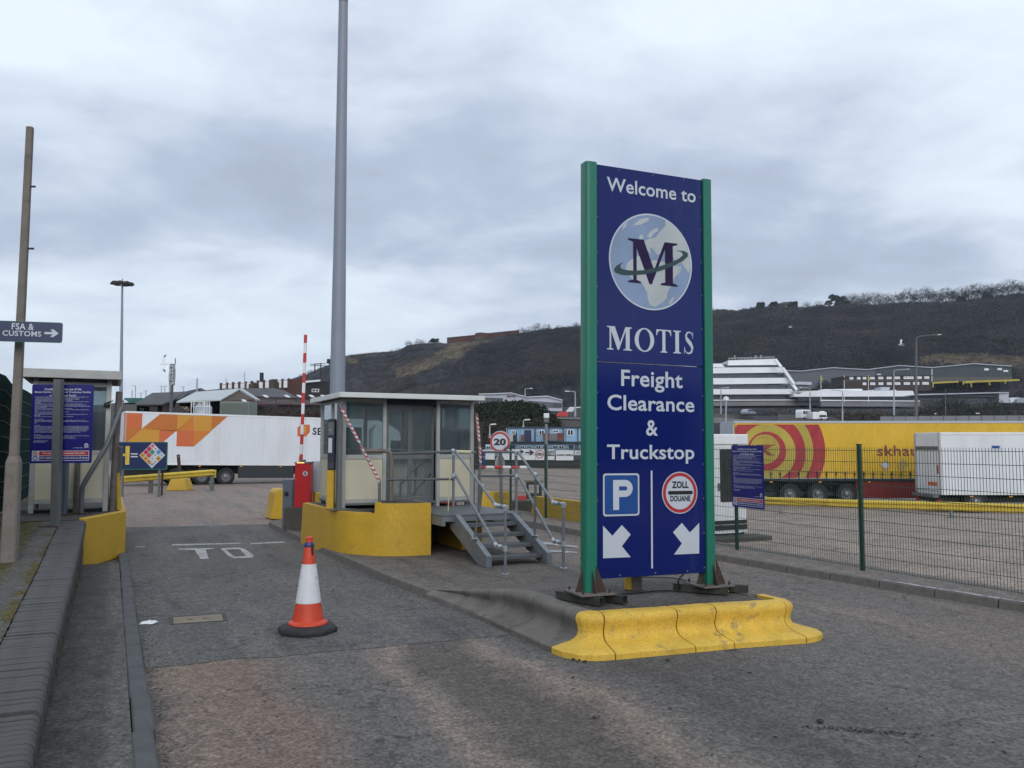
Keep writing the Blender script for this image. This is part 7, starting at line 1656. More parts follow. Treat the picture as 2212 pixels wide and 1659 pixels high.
solo('yard_wall', MB().box(at(610, 0, 88).x, at(1042, 0, 88).x, 88, 88.4, -.8, at(0, 912, 88).z), M['darkbrick'], 'dark bank wall behind the large toll booth', 'wall')
# ------------------------------------------------------------------ lamp posts and poles
def lamp(px, pyb, pyt, d, label, arm=None, r=.09, mt='pole_pale', zb_=None, head=True, sw=None, group=None):
 b=at(px, pyb, d);t=at(px, pyt, d);
 if zb_ is not None:b.z=zb_
 o=thing('lamp_post', label, 'lamp post', b, 0, group);pts=[b, t];m_=M[mt]
 part('pole', MB().tube([b, b.lerp(t, .35), b.lerp(t, .36), t], [r*1.5, r*1.4, r, r*.8], 8), m_, o, smooth=True)
 if arm:
  for ax_, ay in arm:
   e=at(ax_, ay, d);mid_=Vector((lerp(t.x, e.x, .12), t.y, lerp(t.z, e.z, .7)));part('arm', MB().tube(smooth_path([t, mid_, e], 5), r*.65, 6), m_, o, smooth=True)
   s_=1 if e.x>t.x else-1;part('lantern', MB().extr([e+Vector((0, -.15, -.06)), e+Vector((s_*.75, -.15, -.02)), e+Vector((s_*.7, -.15, .12)), e+Vector((0, -.15, .08))], (0, .3, 0)), M['lamp_head'], o)
 elif head:part('lantern', MB().lathe((t.x, t.y, t.z), [(.05, -.1), (.16, 0), (.14, .15), (.0, .2)], 10), M['lamp_head'], o)
 return o
K5=lambda x, y:(1525+x*.3105, 576+y*.3105)
K7=lambda x, y:(932.5+x*.1818, 795.4+y*.1818)
def L5(x, yb, yt, d, lab, arm=None, **k):a=K5(x, yb);k['r']=k.get('r', .1)*1.6;return lamp(a[0], a[1], K5(x, yt)[1], D5(d), lab, [K5(*q)for q in arm]if arm else None, **k)
L5(1463, 1040, 520, 98, 'tall lamp post with one long arm standing right of the white stepped office', [(1610, 474)], r=.14, mt='pole_dark')
L5(1308, 1040, 740, 125, 'grey lamp post with a double head left of the tallest lamp post', [(1395, 714)], r=.11)
L5(950, 1075, 875, 105, 'lamp post with an arm to the left standing right of the two white vans', [(872, 857)], r=.09)
L5(724, 1020, 855, 140, 'lamp post with an arm to the left above the two white vans', [(668, 842)], r=.10)
L5(104, 1040, 850, 130, 'lamp post with a short arm to the right just right of the big sign', [(140, 842)], r=.10)
L5(1667, 1035, 850, 110, 'thin dark pole without a lantern among the bushes at right', r=.06, mt='pole_dark', head=False)
a=at(*K5(126, 1140), 60);b=at(*K5(140, 940), 60);a.z=0;o=thing('lamp_post', 'leaning white lamp post with a round head just right of the big sign', 'lamp post', a);part('pole', MB().tube([a, b], .06, 8), M['pole_pale'], o);part('lantern', MB().lathe((b.x, b.y, b.z), [(.05, 0), (.2, .1), (.2, .3), (0, .4)], 10), M['lamp_head'], o)
for k, x in enumerate((800, 962, 1130)):
 a, b=a5(*K5(x, 925), 172), a5(*K5(x, 757), 172);o=thing('flagpole', ('leftmost', 'middle', 'rightmost')[k]+' of three white flagpoles rising before the low white office wing', 'flagpole', a, 0, 'flagpoles before the low office wing');part('pole', MB().tube([a-UZ*.8, b], .09, 6), M['white_far'], o);p=a5(*K5(x, 780), 172);part('bracket', MB().box(p.x-.2, p.x+.45, p.y-.2, p.y+.2, p.z-.5, p.z+.5), M['ygreen']if k!=1 else M['brick_red'], o)
def L7(x, yb, yt, d, lab, arm=None, **k):a=K7(x, yb);return lamp(a[0], a[1], K7(x, yt)[1], d, lab, [K7(*q)for q in arm]if arm else None, **k)
L7(1110, 345, 250, 185, 'small lamp post with an arm to the right behind the grey gabled warehouse', [(1160, 241)], r=.12)
L7(1705, 575, 290, 140, 'lamp post with an arm to the left standing just left of the big sign', [(1635, 275)], r=.13)
L7(690, 830, 690, 112, 'short white lamp post standing left of the speed limit sign', [(702, 668)], r=.10)
L7(1090, 700, 632, 112, 'short white lamp post rising behind the left end of the pale blue cabins', [(1104, 614)], r=.09)
L7(889, 960, 712, 120, 'white pole at the left end of the pale blue cabins', r=.07, head=False)
for k, (x, yb, yt, arm)in enumerate(((892, 575, 455, None), (1162, 500, 447, None), (1336, 500, 392, None))):
 a=D2(x, yb);lamp(a[0], a[1], D2(x, yt)[1], (120, 225, 225)[k], ('thin pole behind the pale green shed roof', 'thin pole left of the white panel building roof', 'tall thin pole over the white panel building roof')[k], None, r=.13, zb_=5 if k else 0, head=(k==0))
b=AT(1494, 480, 235);t=AT(1494, 397, 235);solo('flue', MB().tube([b, t], .55, 10), M['black'], 'black flue pipe rising above the white panel building', 'flue')
for k, (x, yb, yt, arms)in enumerate(((560, 585, 522, [(545, 524), (577, 524)]), (591, 580, 521, [(578, 523), (606, 523)]), (762, 560, 530, [(742, 531), (782, 531)]), (318, 640, 518, [(300, 520)]), (286, 690, 562, None), (415, 600, 566, [(400, 567), (430, 567)]), (368, 600, 586, [(358, 587), (380, 587)]))):
 a=D2(x, yb);lamp(a[0], a[1], D2(x, yt)[1], 260, ('distant twin headed lamp post left of the telecom mast', 'distant twin headed lamp post touching the telecom mast', 'distant twin headed lamp post right of the telecom mast', 'distant lamp post above the green trailers with an arm to the left', 'distant lamp post standing among the green trailers', 'distant faint twin headed lamp post above the slate roof', 'most distant tiny lamp post above the slate roof')[k], [D2(*q)for q in arms]if arms else None, r=.16, zb_=0, group='distant dock lamp posts')
 # high mast with a lamp ring at left
yl_=62;hm=thing('high_mast', 'tall slender floodlight mast with a crown of lamps behind the small left booth', 'mast', Vector((at(261, 1, yl_).x, yl_, 0)))
b=Vector((at(261.3, 1, yl_).x, yl_, 0));t=at(264.3, 612, yl_);part('pole', MB().tube([b, t], [.17, .07], 12), M['mast'], hm, smooth=True)
part('crown', MB().tube([t+UZ*-.05, t+UZ*.12], .35, 12), M['pole_dark'], hm)
for k in range(8):
 a=2*PI*k/8+.2;c=t+Vector((.62*cos(a), .62*sin(a), .02));part('arm', MB().bar(t+UZ*.08, c+UZ*.08, .05, .04), M['pole_dark'], hm);part('lantern', MB().hexa([c+Vector(v)for v in((-.20, -.18, -.12), (.20, -.18, -.12), (.20, .18, -.12), (-.20, .18, -.12), (-.12, -.1, .06), (.12, -.1, .06), (.12, .1, .06), (-.12, .1, .06))]), M['black'], hm)
part('tip', MB().tube([t+UZ*.1, t+UZ*.35], .03, 6), M['pole_dark'], hm)
for k, (x, y0, y1)in enumerate(((1990, 365, 312), (2046, 400, 305))):
 d=300;b, t=AT(x, y0+40, d), AT(x, y1, d);o=thing('utility_pole', ('left', 'right')[k]+' wooden utility pole on the hill crest left of the tall mast', 'utility pole', b);part('pole', MB().tube([b, t], .22, 6), M['bark'], o)
 for j in(.06, .2):p=t.lerp(b, j);part('crossarm', MB().box(p.x-1.7, p.x+1.7, p.y-.1, p.y+.1, p.z-.1, p.z+.1), M['bark'], o)
 # ------------------------------------------------------------------ middle background
gw=thing('warehouse', 'grey clad twin gabled warehouse behind the ivy mound', 'building', at(*K7(1000, 420), 205));d=205
def fpoly(root, name, pts, d, dep, mt, K=K7, off=0.0):d=D5(d)if K is K5 else d;m_=MB();m_.extr([at(*K(x, y), d)-Vector((0, off, 0))for x, y in pts], (0, dep, 0));return part(name, m_, mt, root)
fpoly(gw, 'wall', [(560, 500), (1150, 500), (1150, 350), (945, 296), (730, 306), (560, 310)], d, 30, M['greyclad']);fpoly(gw, 'wall', [(1152, 510), (1552, 510), (1552, 383), (1375, 334), (1152, 345)], d-1, 30, M['greyclad'])
fpoly(gw, 'roof_edge', [(560, 312), (730, 308), (945, 298), (1152, 352), (1152, 345), (945, 291), (730, 300), (560, 304)], d, .5, M['white_far'], off=.6);fpoly(gw, 'roof_edge', [(1152, 347), (1375, 336), (1556, 386), (1556, 378), (1375, 328), (1152, 339)], d-1, .5, M['white_far'], off=.6)
fpoly(gw, 'window_band', [(1165, 460), (1548, 466), (1548, 412), (1165, 388)], d-1, .3, M['greyclad_d'], off=.3)
for k in range(6):x=1450+k*15;fpoly(gw, 'window', [(x, 455), (x+12, 456), (x+12, 416), (x, 415)], d-1, .2, M['glass_far'], off=.5)
for k in range(9):x=552+k*33;f=fpoly(gw, 'window', [(x, 400), (x+30, 400), (x+30, 350+(8 if k>5 else 0)), (x, 350)], d, .2, M['glass_far'], off=.2)
for x in list(range(600, 1140, 42))+[]:yt=interp([(560, 318), (730, 312), (945, 302), (1150, 356)], x);fpoly(gw, 'cladding_rib', [(x, 480), (x+3, 480), (x+3, yt), (x, yt)], d, .1, M['lightgrey'], off=.12)
gp2=Plane(at(*K7(900, 400), d-.2), Vector((1, 0, 0)), UZ)
for tx, x0, x1, mt in(('M', 893, 912, 'red_print'), ('egger', 913, 1000, 'black_print')):
 mb=MB();u0, v0=gp2.uv(*K7(x0, 343 if tx=='M' else 350));u1, _=gp2.uv(*K7(x1, 343));_, v1=gp2.uv(*K7(x0, 316 if tx=='M' else 323));put_text(mb, gp2, tx, u0, u1, v0, v1, .15, .04, 1, 2);part('lettering', mb, M[mt], gw, recalc=False)
rm=random.Random(8)
blobs=[]
for x in range(545, 1440, 30):
 yt=interp([(545, 420), (620, 392), (750, 385), (930, 372), (1040, 368), (1150, 382), (1260, 420), (1330, 470), (1390, 540), (1440, 640)], x)
 p=at(*K7(x, yt+12), 150+rm.uniform(-3, 3));blobs.append((p.x, p.y, p.z-4.2, 3.6, 5, 4.2));
 for yy in range(int(yt)+60, 690, 62):p=at(*K7(x+rm.uniform(-12, 12), yy), 146-(yy-yt)*.02);blobs.append((p.x, p.y, p.z-2.4, 2.9, 2.5, 3.0))
bush_mass('ivy_mound', 'rounded mound thick with dark ivy behind the pale blue cabins', M['ivy'], blobs, 330, .26, 3, cat='mound', core=False)
m_=MB();m_.extr([at(*K7(x, y), 147)for x, y in((520, 900), (520, 430), (620, 408), (930, 390), (1050, 388), (1170, 405), (1260, 440), (1380, 570), (1440, 690), (1440, 900))], (0, 20, 0));solo('mound_soil', m_, M['bush_g'], kind='structure')
bush_mass('bramble_thicket', 'brown bramble thicket left of the speed limit sign', M['bush_b'], [(at(*K7(x, 640+rm.uniform(-14, 40)+max(0, 620-x)*.3+max(0, x-780)*.8), 135).x, 135+rm.uniform(-2, 2), -.5, 2.2, 2, at(*K7(x, 640+rm.uniform(-14, 40)+max(0, x-780)*.8), 135).z+.5)for x in range(560, 900, 18)], 700, .17, 5)
rw=thing('retaining_wall', 'brown retaining wall carrying the road behind the pale blue cabins', 'wall', at(*K7(1600, 900), 146));fpoly(rw, 'wall', [(1432, 900), (1900, 900), (1900, 602), (1432, 590)], 146, 1, M['wall_far']);fpoly(rw, 'coping', [(1432, 600), (1900, 612), (1900, 590), (1432, 578)], 145.7, 1.6, M['wall_grey'])
rx=thing('red_skip', 'red container beside white railings left of the big sign', 'container', at(*K7(1550, 575), 150));fpoly(rx, 'body', [(1455, 572), (1620, 574), (1620, 520), (1520, 515), (1500, 548), (1455, 552)], 150, 3, M['red'])
wr=thing('railing', 'row of slanting white railings on the road left of the big sign', 'railing', at(*K7(1680, 520), 152))
for k in range(5):x=1600+k*16;m_=MB();m_.tube([at(*K7(x, 518), 152), at(*K7(x+38, 468), 152), at(*K7(x+150, 466), 152)], .10, 6);part('rail', m_, M['white_far'], wr)
# blue cabins in two storeys
cbn=thing('site_cabins', 'pale blue portable cabins stacked in two storeys behind the yard fence', 'cabin', at(*K7(1320, 1000), 128));d=128
fpoly(cbn, 'upper_wall', [(892, 872), (1900, 872), (1900, 712), (892, 712)], d, 5, M['cabin']);fpoly(cbn, 'upper_roof', [(884, 712), (1905, 706), (1905, 692), (884, 697)], d-.3, 5.6, M['cabin_t']);fpoly(cbn, 'floor_band', [(930, 893), (1905, 890), (1905, 872), (930, 875)], d-.6, 6.2, M['black']);fpoly(cbn, 'lower_wall', [(640, 1040), (930, 1040), (930, 905), (640, 905)], d+1.5, 3, M['cabin']);fpoly(cbn, 'lower_wall', [(932, 1040), (1900, 1040), (1900, 894), (932, 894)], d+.2, 4.6, M['cabin'])
for x in(893, 1226, 1388, 1560, 1732):fpoly(cbn, 'post', [(x, 872), (x+9, 872), (x+9, 704), (x, 704)], d, .3, M['cabin_t'], off=.35)
for x, w_, y0, y1 in((1275, 64, 735, 800), (1440, 66, 732, 768), (1612, 70, 730, 800), (1790, 60, 730, 800), (950, 45, 738, 790)):a, b=K7(x, y1), K7(x+w_, y0);win(cbn, a[0], b[0], b[1], a[1], d-.005, off=.12, fw=.09, mt=M['glass_dark'])
for x, w_, y0, y1 in((645, 60, 920, 960), (985, 0, 0, 0), (1050, 55, 920, 960), (1128, 55, 920, 960), (1238, 62, 918, 962), (1318, 50, 918, 962), (1435, 62, 918, 962), (1512, 60, 918, 962)):
 if w_:a, b=K7(x, y1), K7(x+w_, y0);dd=(d+1.5 if x<930 else d+.2);win(cbn, a[0], b[0], b[1], a[1], dd-.005, off=.1, fw=.08, mt=M['glass_dark'])
for x, w_, y0, y1, mt in((1098, 86, 735, 870, 'door_blue'), (970, 44, 770, 872, 'black'), (1630, 52, 915, 1000, 'black'), (945, 48, 918, 1000, 'black'), (1700, 48, 905, 1000, 'greyclad_d')):fpoly(cbn, 'door', [(x, y1), (x+w_, y1), (x+w_, y0), (x, y0)], d-.02 if y1<900 else d+.16, .1, M[mt], off=.1)
for x in(1020, 1602):fpoly(cbn, 'wall_lamp', [(x-8, 915), (x+8, 915), (x+8, 898), (x-8, 898)], d+.2, .2, M['hiviz'], off=.3)
fpoly(cbn, 'rusty_panel', [(1325, 862), (1400, 862), (1400, 772), (1325, 772)], d-1.2, .1, M['browndoor']);fpoly(cbn, 'rusty_panel', [(1490, 862), (1560, 862), (1560, 770), (1490, 770)], d-1.2, .1, M['browndoor']);fpoly(cbn, 'grey_panel', [(1402, 860), (1488, 860), (1488, 780), (1402, 780)], d-1.2, .1, M['steel'])
fpoly(cbn, 'rusty_panel', [(1062, 866), (1095, 866), (1095, 790), (1062, 790)], d-1.2, .1, M['browndoor']);
for x in(960, 990, 1050, 1180, 1222, 1586):m_=MB();m_.bar(at(*K7(x, 872), d-1.3), at(*K7(x+(22 if x<1000 else 0), 735), d-1.3), .1, .1);part('stair_post', m_, M['cabin_t'], cbn)
for y in(770, 800):m_=MB();m_.bar(at(*K7(1230, y), d-1.3), at(*K7(1325, y), d-1.3), .06, .06);m_.bar(at(*K7(1560, y), d-1.3), at(*K7(1590, y), d-1.3), .06, .06);part('walkway_rail', m_, M['cabin_t'], cbn)
solo('stair_side', (lambda m:m.extr([at(*K7(x, y), d-2)for x, y in((905, 870), (965, 870), (965, 770), (950, 770))], (0, .3, 0)))(MB()), M['alu'], 'grey sloping stair side at the left end of the pale blue cabins', 'stairs')
# palisade fence with banners
pf=thing('palisade_fence', 'grey steel palisade fence across the far side of the yard before the pale blue cabins', 'fence', at(*K7(1200, 1150), 112));d=112
zb_=-.85;zt_=at(*K7(1200, 942), d).z;x0, x1=at(*K7(560, 0), d).x, at(1300, 0, d).x
pal=mesh_of('pale', MB().add([(-.035, 0, 0), (.035, 0, 0), (.035, .02, 0), (-.035, .02, 0), (-.035, 0, 2.9), (.035, 0, 2.9), (.035, .02, 2.9), (-.035, .02, 2.9), (0, .01, 3.05)], [(3, 2, 1, 0), (0, 1, 5, 4), (1, 2, 6, 5), (2, 3, 7, 6), (3, 0, 4, 7), (4, 5, 8), (5, 6, 8), (6, 7, 8), (7, 4, 8)]), [M['pole_dark']])
H_=zt_-zb_;n=int((x1-x0)/.17)
for k in range(n):place('pale', pal, pf, (x0+k*.17, d, zb_), 0, scale=(1, 1, H_/3.05))
for z in(zb_+.5, zb_+H_-.5):part('rail', MB().box(x0, x1, d+.025, d+.08, z, z+.07), M['pole_dark'], pf)
part('base_wall', MB().box(x0, x1, d-.02, d+.5, zb_-.3, at(*K7(0, 1092), d).z), M['darkbrick'], pf)
solo('kerb_strip', MB().box(at(1035, 0, 104).x, at(1300, 0, 104).x, 104, 106, -1.2, at(*K7(0, 1140), 104).z), M['darkbrick'], 'dark kerb along the foot of the palisade fence', 'kerb')
def banner(x0, x1, y0, y1, label, mt='white_far'):
 o=thing('banner', label, 'banner', at(*K7((x0+x1)/2, y1), d-.1));fpoly(o, 'cloth', [(x0, y1), (x1, y1), (x1, y0), (x0, y0)], d-.1, .03, M[mt]);return o
bp2=Plane(at(*K7(1000, 1000), d-.11), Vector((1, 0, 0)), UZ)
def bt(o, body, x0, x1, y0, y1, mt='black_print', bold=.04):mb=MB();u0, v0=bp2.uv(*K7(x0, y1));u1, v1=bp2.uv(*K7(x1, y0));put_text(mb, bp2, body, u0, u1, v0, v1, .03, bold, 1, 2);part('lettering', mb, M[mt], o, recalc=False)
def ba(o, x0, x1, y0, y1, right):mb=MB();u0, v0=bp2.uv(*K7(x0, y1));u1, v1=bp2.uv(*K7(x1, y0));put_poly(mb, bp2, arrow_poly(u0, u1, v0, v1, right), .03);part('arrow', mb, M['black_print'], o, recalc=False)
o=banner(600, 750, 968, 1088, 'white banner with a blue corner left of the speed limit sign');fpoly(o, 'blue_corner', [(600, 1050), (640, 1050), (640, 985), (600, 985)], d-.14, .02, M['blue_print'])
o=banner(838, 985, 962, 1088, 'white banner with a black arrow pointing left behind the speed limit sign');ba(o, 850, 950, 968, 1010, False)
o=banner(990, 1228, 962, 1090, 'wide white banner with a black arrow pointing right');ba(o, 1110, 1220, 972, 1032, True);ba(o, 1010, 1100, 970, 1015, True)
o=banner(1232, 1460, 965, 1090, 'white banner with a red customs roundel and the word EXIT')
mb=MB();u0, v0=bp2.uv(*K7(1283, 1020));r=bp2.uv(*K7(1333, 1020))[0]-u0;put_ring(mb, bp2, u0, v0, r, r*.82, .03, 32);part('red_ring', mb, M['red_print'], o, recalc=False);bt(o, 'ZOLL', 1255, 1308, 1000, 1014);bt(o, 'DOUANE', 1255, 1310, 1028, 1040);mb=MB();put_poly(mb, bp2, rect(u0-r*.75, u0+r*.75, v0-.04, v0+.04), .03);part('bar', mb, M['black_print'], o, recalc=False)
bt(o, 'EXIT', 1372, 1440, 992, 1028);mb=MB();u0, v0=bp2.uv(*K7(1362, 1042));u1, v1=bp2.uv(*K7(1455, 980));
for q in(rect(u0, u1, v0, v0+.08), rect(u0, u1, v1-.08, v1), rect(u0, u0+.08, v0+.082, v1-.082), rect(u1-.08, u1, v0+.082, v1-.082)):put_poly(mb, bp2, q, .03)
part('frame', mb, M['black_print'], o, recalc=False)
o=banner(1475, 1685, 975, 1094, 'white banner with the words NOW OPEN');bt(o, 'NOW OPEN', 1485, 1672, 1018, 1044, bold=.02)
for k in range(3):bt(o, 'the new facility', 1500, 1660, 985+k*9, 991+k*9, 'steel', 0.0)if k<1 else None
o=banner(1700, 1900, 980, 1026, 'small white banner immediately left of the big sign');bt(o, 'LO', 1714, 1760, 990, 1015)
bar_=thing('barrel', 'blue plastic barrel at the foot of the far banners', 'barrel', at(*K7(620, 1100), 90));p=at(*K7(618, 1100), 90);q=at(*K7(640, 1055), 90);w_=q.x-p.x;part('body', MB().lathe((p.x, 90, p.z-.4), [(w_*.9, 0), (w_, .3), (w_, q.z-p.z), (w_*.85, q.z-p.z+.4)], 14), M['blue_print'], bar_, smooth=True)
# ------------------------------------------------------------------ right background
of=thing('office_block', 'white stepped office block with dark window bands right of the big sign', 'building', a5(*K5(300, 970), 180));d=180
bands=[(645, 683, 155, 482, 8), (700, 748, 20, 545, 5), (775, 825, -200, 577, 2.5), (851, 892, -200, 610, 0)]
XL=-420
def f5(root, name, pts, d, dep, mt, off=0.0):return fpoly(root, name, pts, d, dep, mt, K5, off)
f5(of, 'parapet', [(XL, 892), (612, 886), (598, 851), (XL, 852)], d-2.0, 40, M['white_far']);f5(of, 'parapet', [(XL, 825), (578, 812), (560, 773), (XL, 778)], d-.5, 38, M['white_far'])
f5(of, 'parapet', [(XL, 748), (545, 736), (533, 699), (XL, 705)], d+1, 34, M['white_far']);f5(of, 'parapet', [(155, 686), (500, 683), (482, 641), (155, 652)], d+3, 26, M['white_far'])
f5(of, 'parapet', [(XL, 700), (130, 698), (108, 674), (XL, 678)], d+2, 20, M['white_far'])
for(a, b, xr, dd)in((892, 930, 585, 0), (825, 852, 568, .5), (748, 778, 525, 2), (684, 705, 495, 4)):
 f5(of, 'window_band', [(XL, b+2), (xr, b+2), (xr-4, a-4), (XL, a-4)], d+dd, 30, M['glass_far'])
 for x in range(-100, xr, 23):f5(of, 'window_mullion', [(x, b), (x+2.5, b), (x+2.5, a), (x, a)], d+dd, .15, M['greyclad_d'], off=.2)
f5(of, 'base_wall', [(XL, 972), (640, 966), (640, 928), (XL, 932)], d-1, 30, M['wall_grey']);f5(of, 'terrace_edge', [(XL, 934), (640, 930), (640, 924), (XL, 928)], d-1.4, 2, M['white_far'])
for(x0, y0, x1, y1)in((482, 640, 524, 700), (533, 698, 612, 815), (575, 775, 632, 860)):
 for q in(0, ):m_=MB();m_.bar(a5(*K5(x0, y0+6), d-1+q*8), a5(*K5(x1, y1), d-2+q*8), .9, .8, up=(0, 1, 0));part('sloping_fin', m_, M['white_far']if q==0 else M['wall_grey'], of)
for y in(632, 638):m_=MB();m_.bar(a5(*K5(155, y+4), d+4), a5(*K5(478, y-6), d+4), .12, .12);part('roof_rail', m_, M['alu'], of)
for x in range(160, 480, 22):m_=MB();yy=lerp(636, 626, (x-155)/325);m_.bar(a5(*K5(x, yy+14), d+4), a5(*K5(x, yy-2), d+4), .1, .1);part('roof_rail_post', m_, M['alu'], of)
for x in(200, 345, 382):m_=MB();m_.bar(a5(*K5(x, 640), d+5), a5(*K5(x, 616), d+5), .2, .2);m_.bar(a5(*K5(x-6, 620), d+5), a5(*K5(x+8, 620), d+5), .2, .3);part('aerial', m_, M['alu'], of)
lw=thing('office_wing', 'long low white office wing stretching right from the stepped office block', 'building', a5(*K5(1100, 970), 176));d=176
f5(lw, 'parapet', [(612, 905), (1456, 902), (1440, 864), (1200, 862), (990, 862), (985, 858), (612, 866)], d, 20, M['white_far']);f5(lw, 'window_band', [(640, 934), (1440, 934), (1440, 900), (640, 900)], d+.8, 18, M['glass_dark']);f5(lw, 'terrace_wall', [(800, 972), (1490, 974), (1490, 934), (800, 930)], d-1, 3, M['wall_grey']);f5(lw, 'terrace_edge', [(800, 934), (1490, 938), (1490, 932), (800, 926)], d-1.3, 1, M['white_far'])
for x in range(660, 1440, 40):f5(lw, 'window_mullion', [(x, 932), (x+2.5, 932), (x+2.5, 902), (x, 902)], d+.8, .15, M['cabin_t'], off=.15)
for x in(820, 980, 1150, 1305):f5(lw, 'roof_step', [(x, 872), (x+16, 868), (x+16, 856), (x, 858)], d, 12, M['white_far'], off=.15)
f5(lw, 'roof_box', [(1218, 862), (1275, 862), (1280, 838), (1215, 838)], d+3, 5, M['lightgrey']);f5(lw, 'roof_plant', [(800, 862), (1090, 862), (1086, 850), (820, 853)], d+4, 5, M['white_far'])
wh=thing('warehouse', 'long dark green warehouse with a zigzag roofline below the hill', 'building', a5(*K5(1300, 800), 245));d=245
f5(wh, 'wall', [(540, 850), (1180, 850), (1180, 712), (1120, 714), (880, 701), (660, 725), (540, 720)], d, 30, M['greyclad_d']);f5(wh, 'wall', [(1182, 850), (2125, 768), (2125, 690), (1860, 673), (1575, 700), (1350, 686), (1182, 707)], d, 30, M['dgreen'])
rl=[(540, 722), (660, 727), (880, 703), (1120, 716), (1350, 688), (1575, 702), (1860, 675), (2125, 692)]
for a, b in zip(rl, rl[1:]):m_=MB();m_.bar(a5(*K5(*a), d-.5), a5(*K5(*b), d-.5), .5, .35);part('roof_edge', m_, M['greyclad'], wh)
for x0, x1, y0, y1 in((1190, 1216, 746, 753), (1935, 1965, 708, 722), (2027, 2057, 706, 720), (2068, 2100, 720, 732)):f5(wh, 'window', [(x0, y1), (x1, y1), (x1, y0), (x0, y0)], d, .2, M['white_far'], off=.25)
for x in range(1240, 2120, 62):yt=interp(rl, x)+4;f5(wh, 'cladding_joint', [(x, 768), (x+2, 768), (x+2, yt), (x, yt)], d, .1, M['greyclad_d'], off=.12)
f5(wh, 'base_wall', [(1575, 800), (2130, 800), (2130, 766), (1575, 768)], d-1.5, 1, M['wall_far'])
M['office_brick']=mat('dull_brown_brick', (.062, .045, .042), .9, var=.2, scale=.4, fvar=.3, fine=5)
bk2=thing('brick_office', 'two storey dark brick office with rows of white windows before the green warehouse', 'building', a5(*K5(1300, 850), 215));d=215
f5(bk2, 'wall', [(950, 870), (1572, 862), (1572, 760), (950, 768)], d, 12, M['office_brick']);f5(bk2, 'roof_edge', [(950, 768), (1575, 760), (1575, 755), (950, 763)], d-.3, 12.6, M['darkbrick']);f5(bk2, 'floor_band', [(950, 798), (1572, 796), (1572, 790), (950, 792)], d, .3, M['wall_far'], off=.2)
for r_, lst in((0, [(998, 26), (1050, 24), (1090, 24), (1142, 30), (1198, 34), (1256, 34), (1312, 36), (1374, 68), (1466, 34), (1518, 34)]), (1, [(1090, 24), (1142, 34), (1200, 32), (1258, 32), (1314, 36), (1376, 42), (1440, 42), (1504, 44)])):
 for x, w_ in lst:y0=(767, 807)[r_]-(x-998)*.008;a, b=K5(x, y0+18), K5(x+w_, y0);win(bk2, a[0], b[0], b[1], a[1], D5(d)-.01, off=.2, fw=.45)
f5(bk2, 'drain_pipe', [(1568, 800), (1572, 800), (1572, 712), (1568, 712)], d, .2, M['white_far'], off=.3)
gy=thing('pipe_gantry', 'yellow steel gantry beside the warehouse at far right', 'gantry', a5(*K5(1900, 840), 200));d=200
for a, b in(((1575, 812), (1755, 802)), ((1575, 806), (1755, 797)), ((1785, 806), (2180, 792)), ((1785, 799), (2180, 786))):m_=MB();m_.bar(a5(*K5(*a), d), a5(*K5(*b), d), .3, .3);part('beam', m_, M['ygreen'], gy)
for x, y0, y1 in((1580, 806, 840), (1750, 798, 810), (1845, 796, 838), (1972, 796, 826), (2082, 790, 815), (1790, 800, 822)):m_=MB();m_.bar(a5(*K5(x, y0), d), a5(*K5(x, y1), d), .35, .35);part('leg', m_, M['ygreen'], gy)
f5(gy, 'platform', [(1800, 812), (1860, 808), (1860, 795), (1800, 798)], d, 1, M['ygreen'], off=.4)
wl=thing('shed', 'low pale grey flat roofed shed behind the bushes at far right', 'shed', a5(*K5(1800, 940), 150));f5(wl, 'wall', [(1480, 905), (2040, 905), (2040, 890), (1480, 893)], 150, 6, M['wall_grey']);f5(wl, 'end_wall', [(2040, 945), (2106, 948), (2106, 874), (2040, 878)], 149, 8, M['greyclad']);f5(wl, 'roof_edge', [(1480, 894), (2108, 878), (2108, 872), (1480, 886)], 148.6, 9, M['greyclad'])
sw_=thing('small_shed', 'tiny pale roofed shed between the stepped office and the brick office', 'shed', a5(*K5(690, 822), 205));f5(sw_, 'roof', [(620, 820), (735, 822), (735, 802), (640, 800)], 205, 6, M['greyclad']);
# long parapet wall on the embankment
pw=thing('parapet_wall', 'long grey panelled parapet wall along the top of the embankment at right', 'wall', a5(*K5(1700, 1080), 100));d=100
for k in range(14):x0=1215+k*88;x1=x0+84;yt=lerp(1040, 1034, k/13)if k>2 else 1042;f5(pw, 'panel', [(x0, 1100), (x1, 1100), (x1, yt), (x0, yt)], d, .3, M['wall_grey']);f5(pw, 'post', [(x1, 1100), (x1+4, 1100), (x1+4, yt-3), (x1, yt-3)], d, .4, M['pole_dark'], off=.1)
rdw=thing('road_parapet', 'curving parapet of the elevated road behind the yellow trailer', 'wall', a5(*K5(300, 1060), 112))
par=[(-60, 1012, 114), (60, 1010, 114), (200, 1018, 114), (330, 1035, 113), (430, 1055, 112), (520, 1078, 111)]
for(x0, y0, d0), (x1, y1, d1)in zip(par, par[1:]):a, b=a5(*K5(x0, y0+12), d0), a5(*K5(x1, y1+12), d1);m_=MB();m_.hexa([Vector((a.x, a.y, a.z-4)), Vector((b.x, b.y, b.z-4)), Vector((b.x, b.y+.4, b.z-4)), Vector((a.x, a.y+.4, a.z-4)), a, b, b+Vector((0, .4, 0)), a+Vector((0, .4, 0))]);part('panel', m_, M['wall_far'], rdw)
par=[(-60, 1040, 108), (120, 1052, 108), (330, 1068, 107), (520, 1090, 106)]
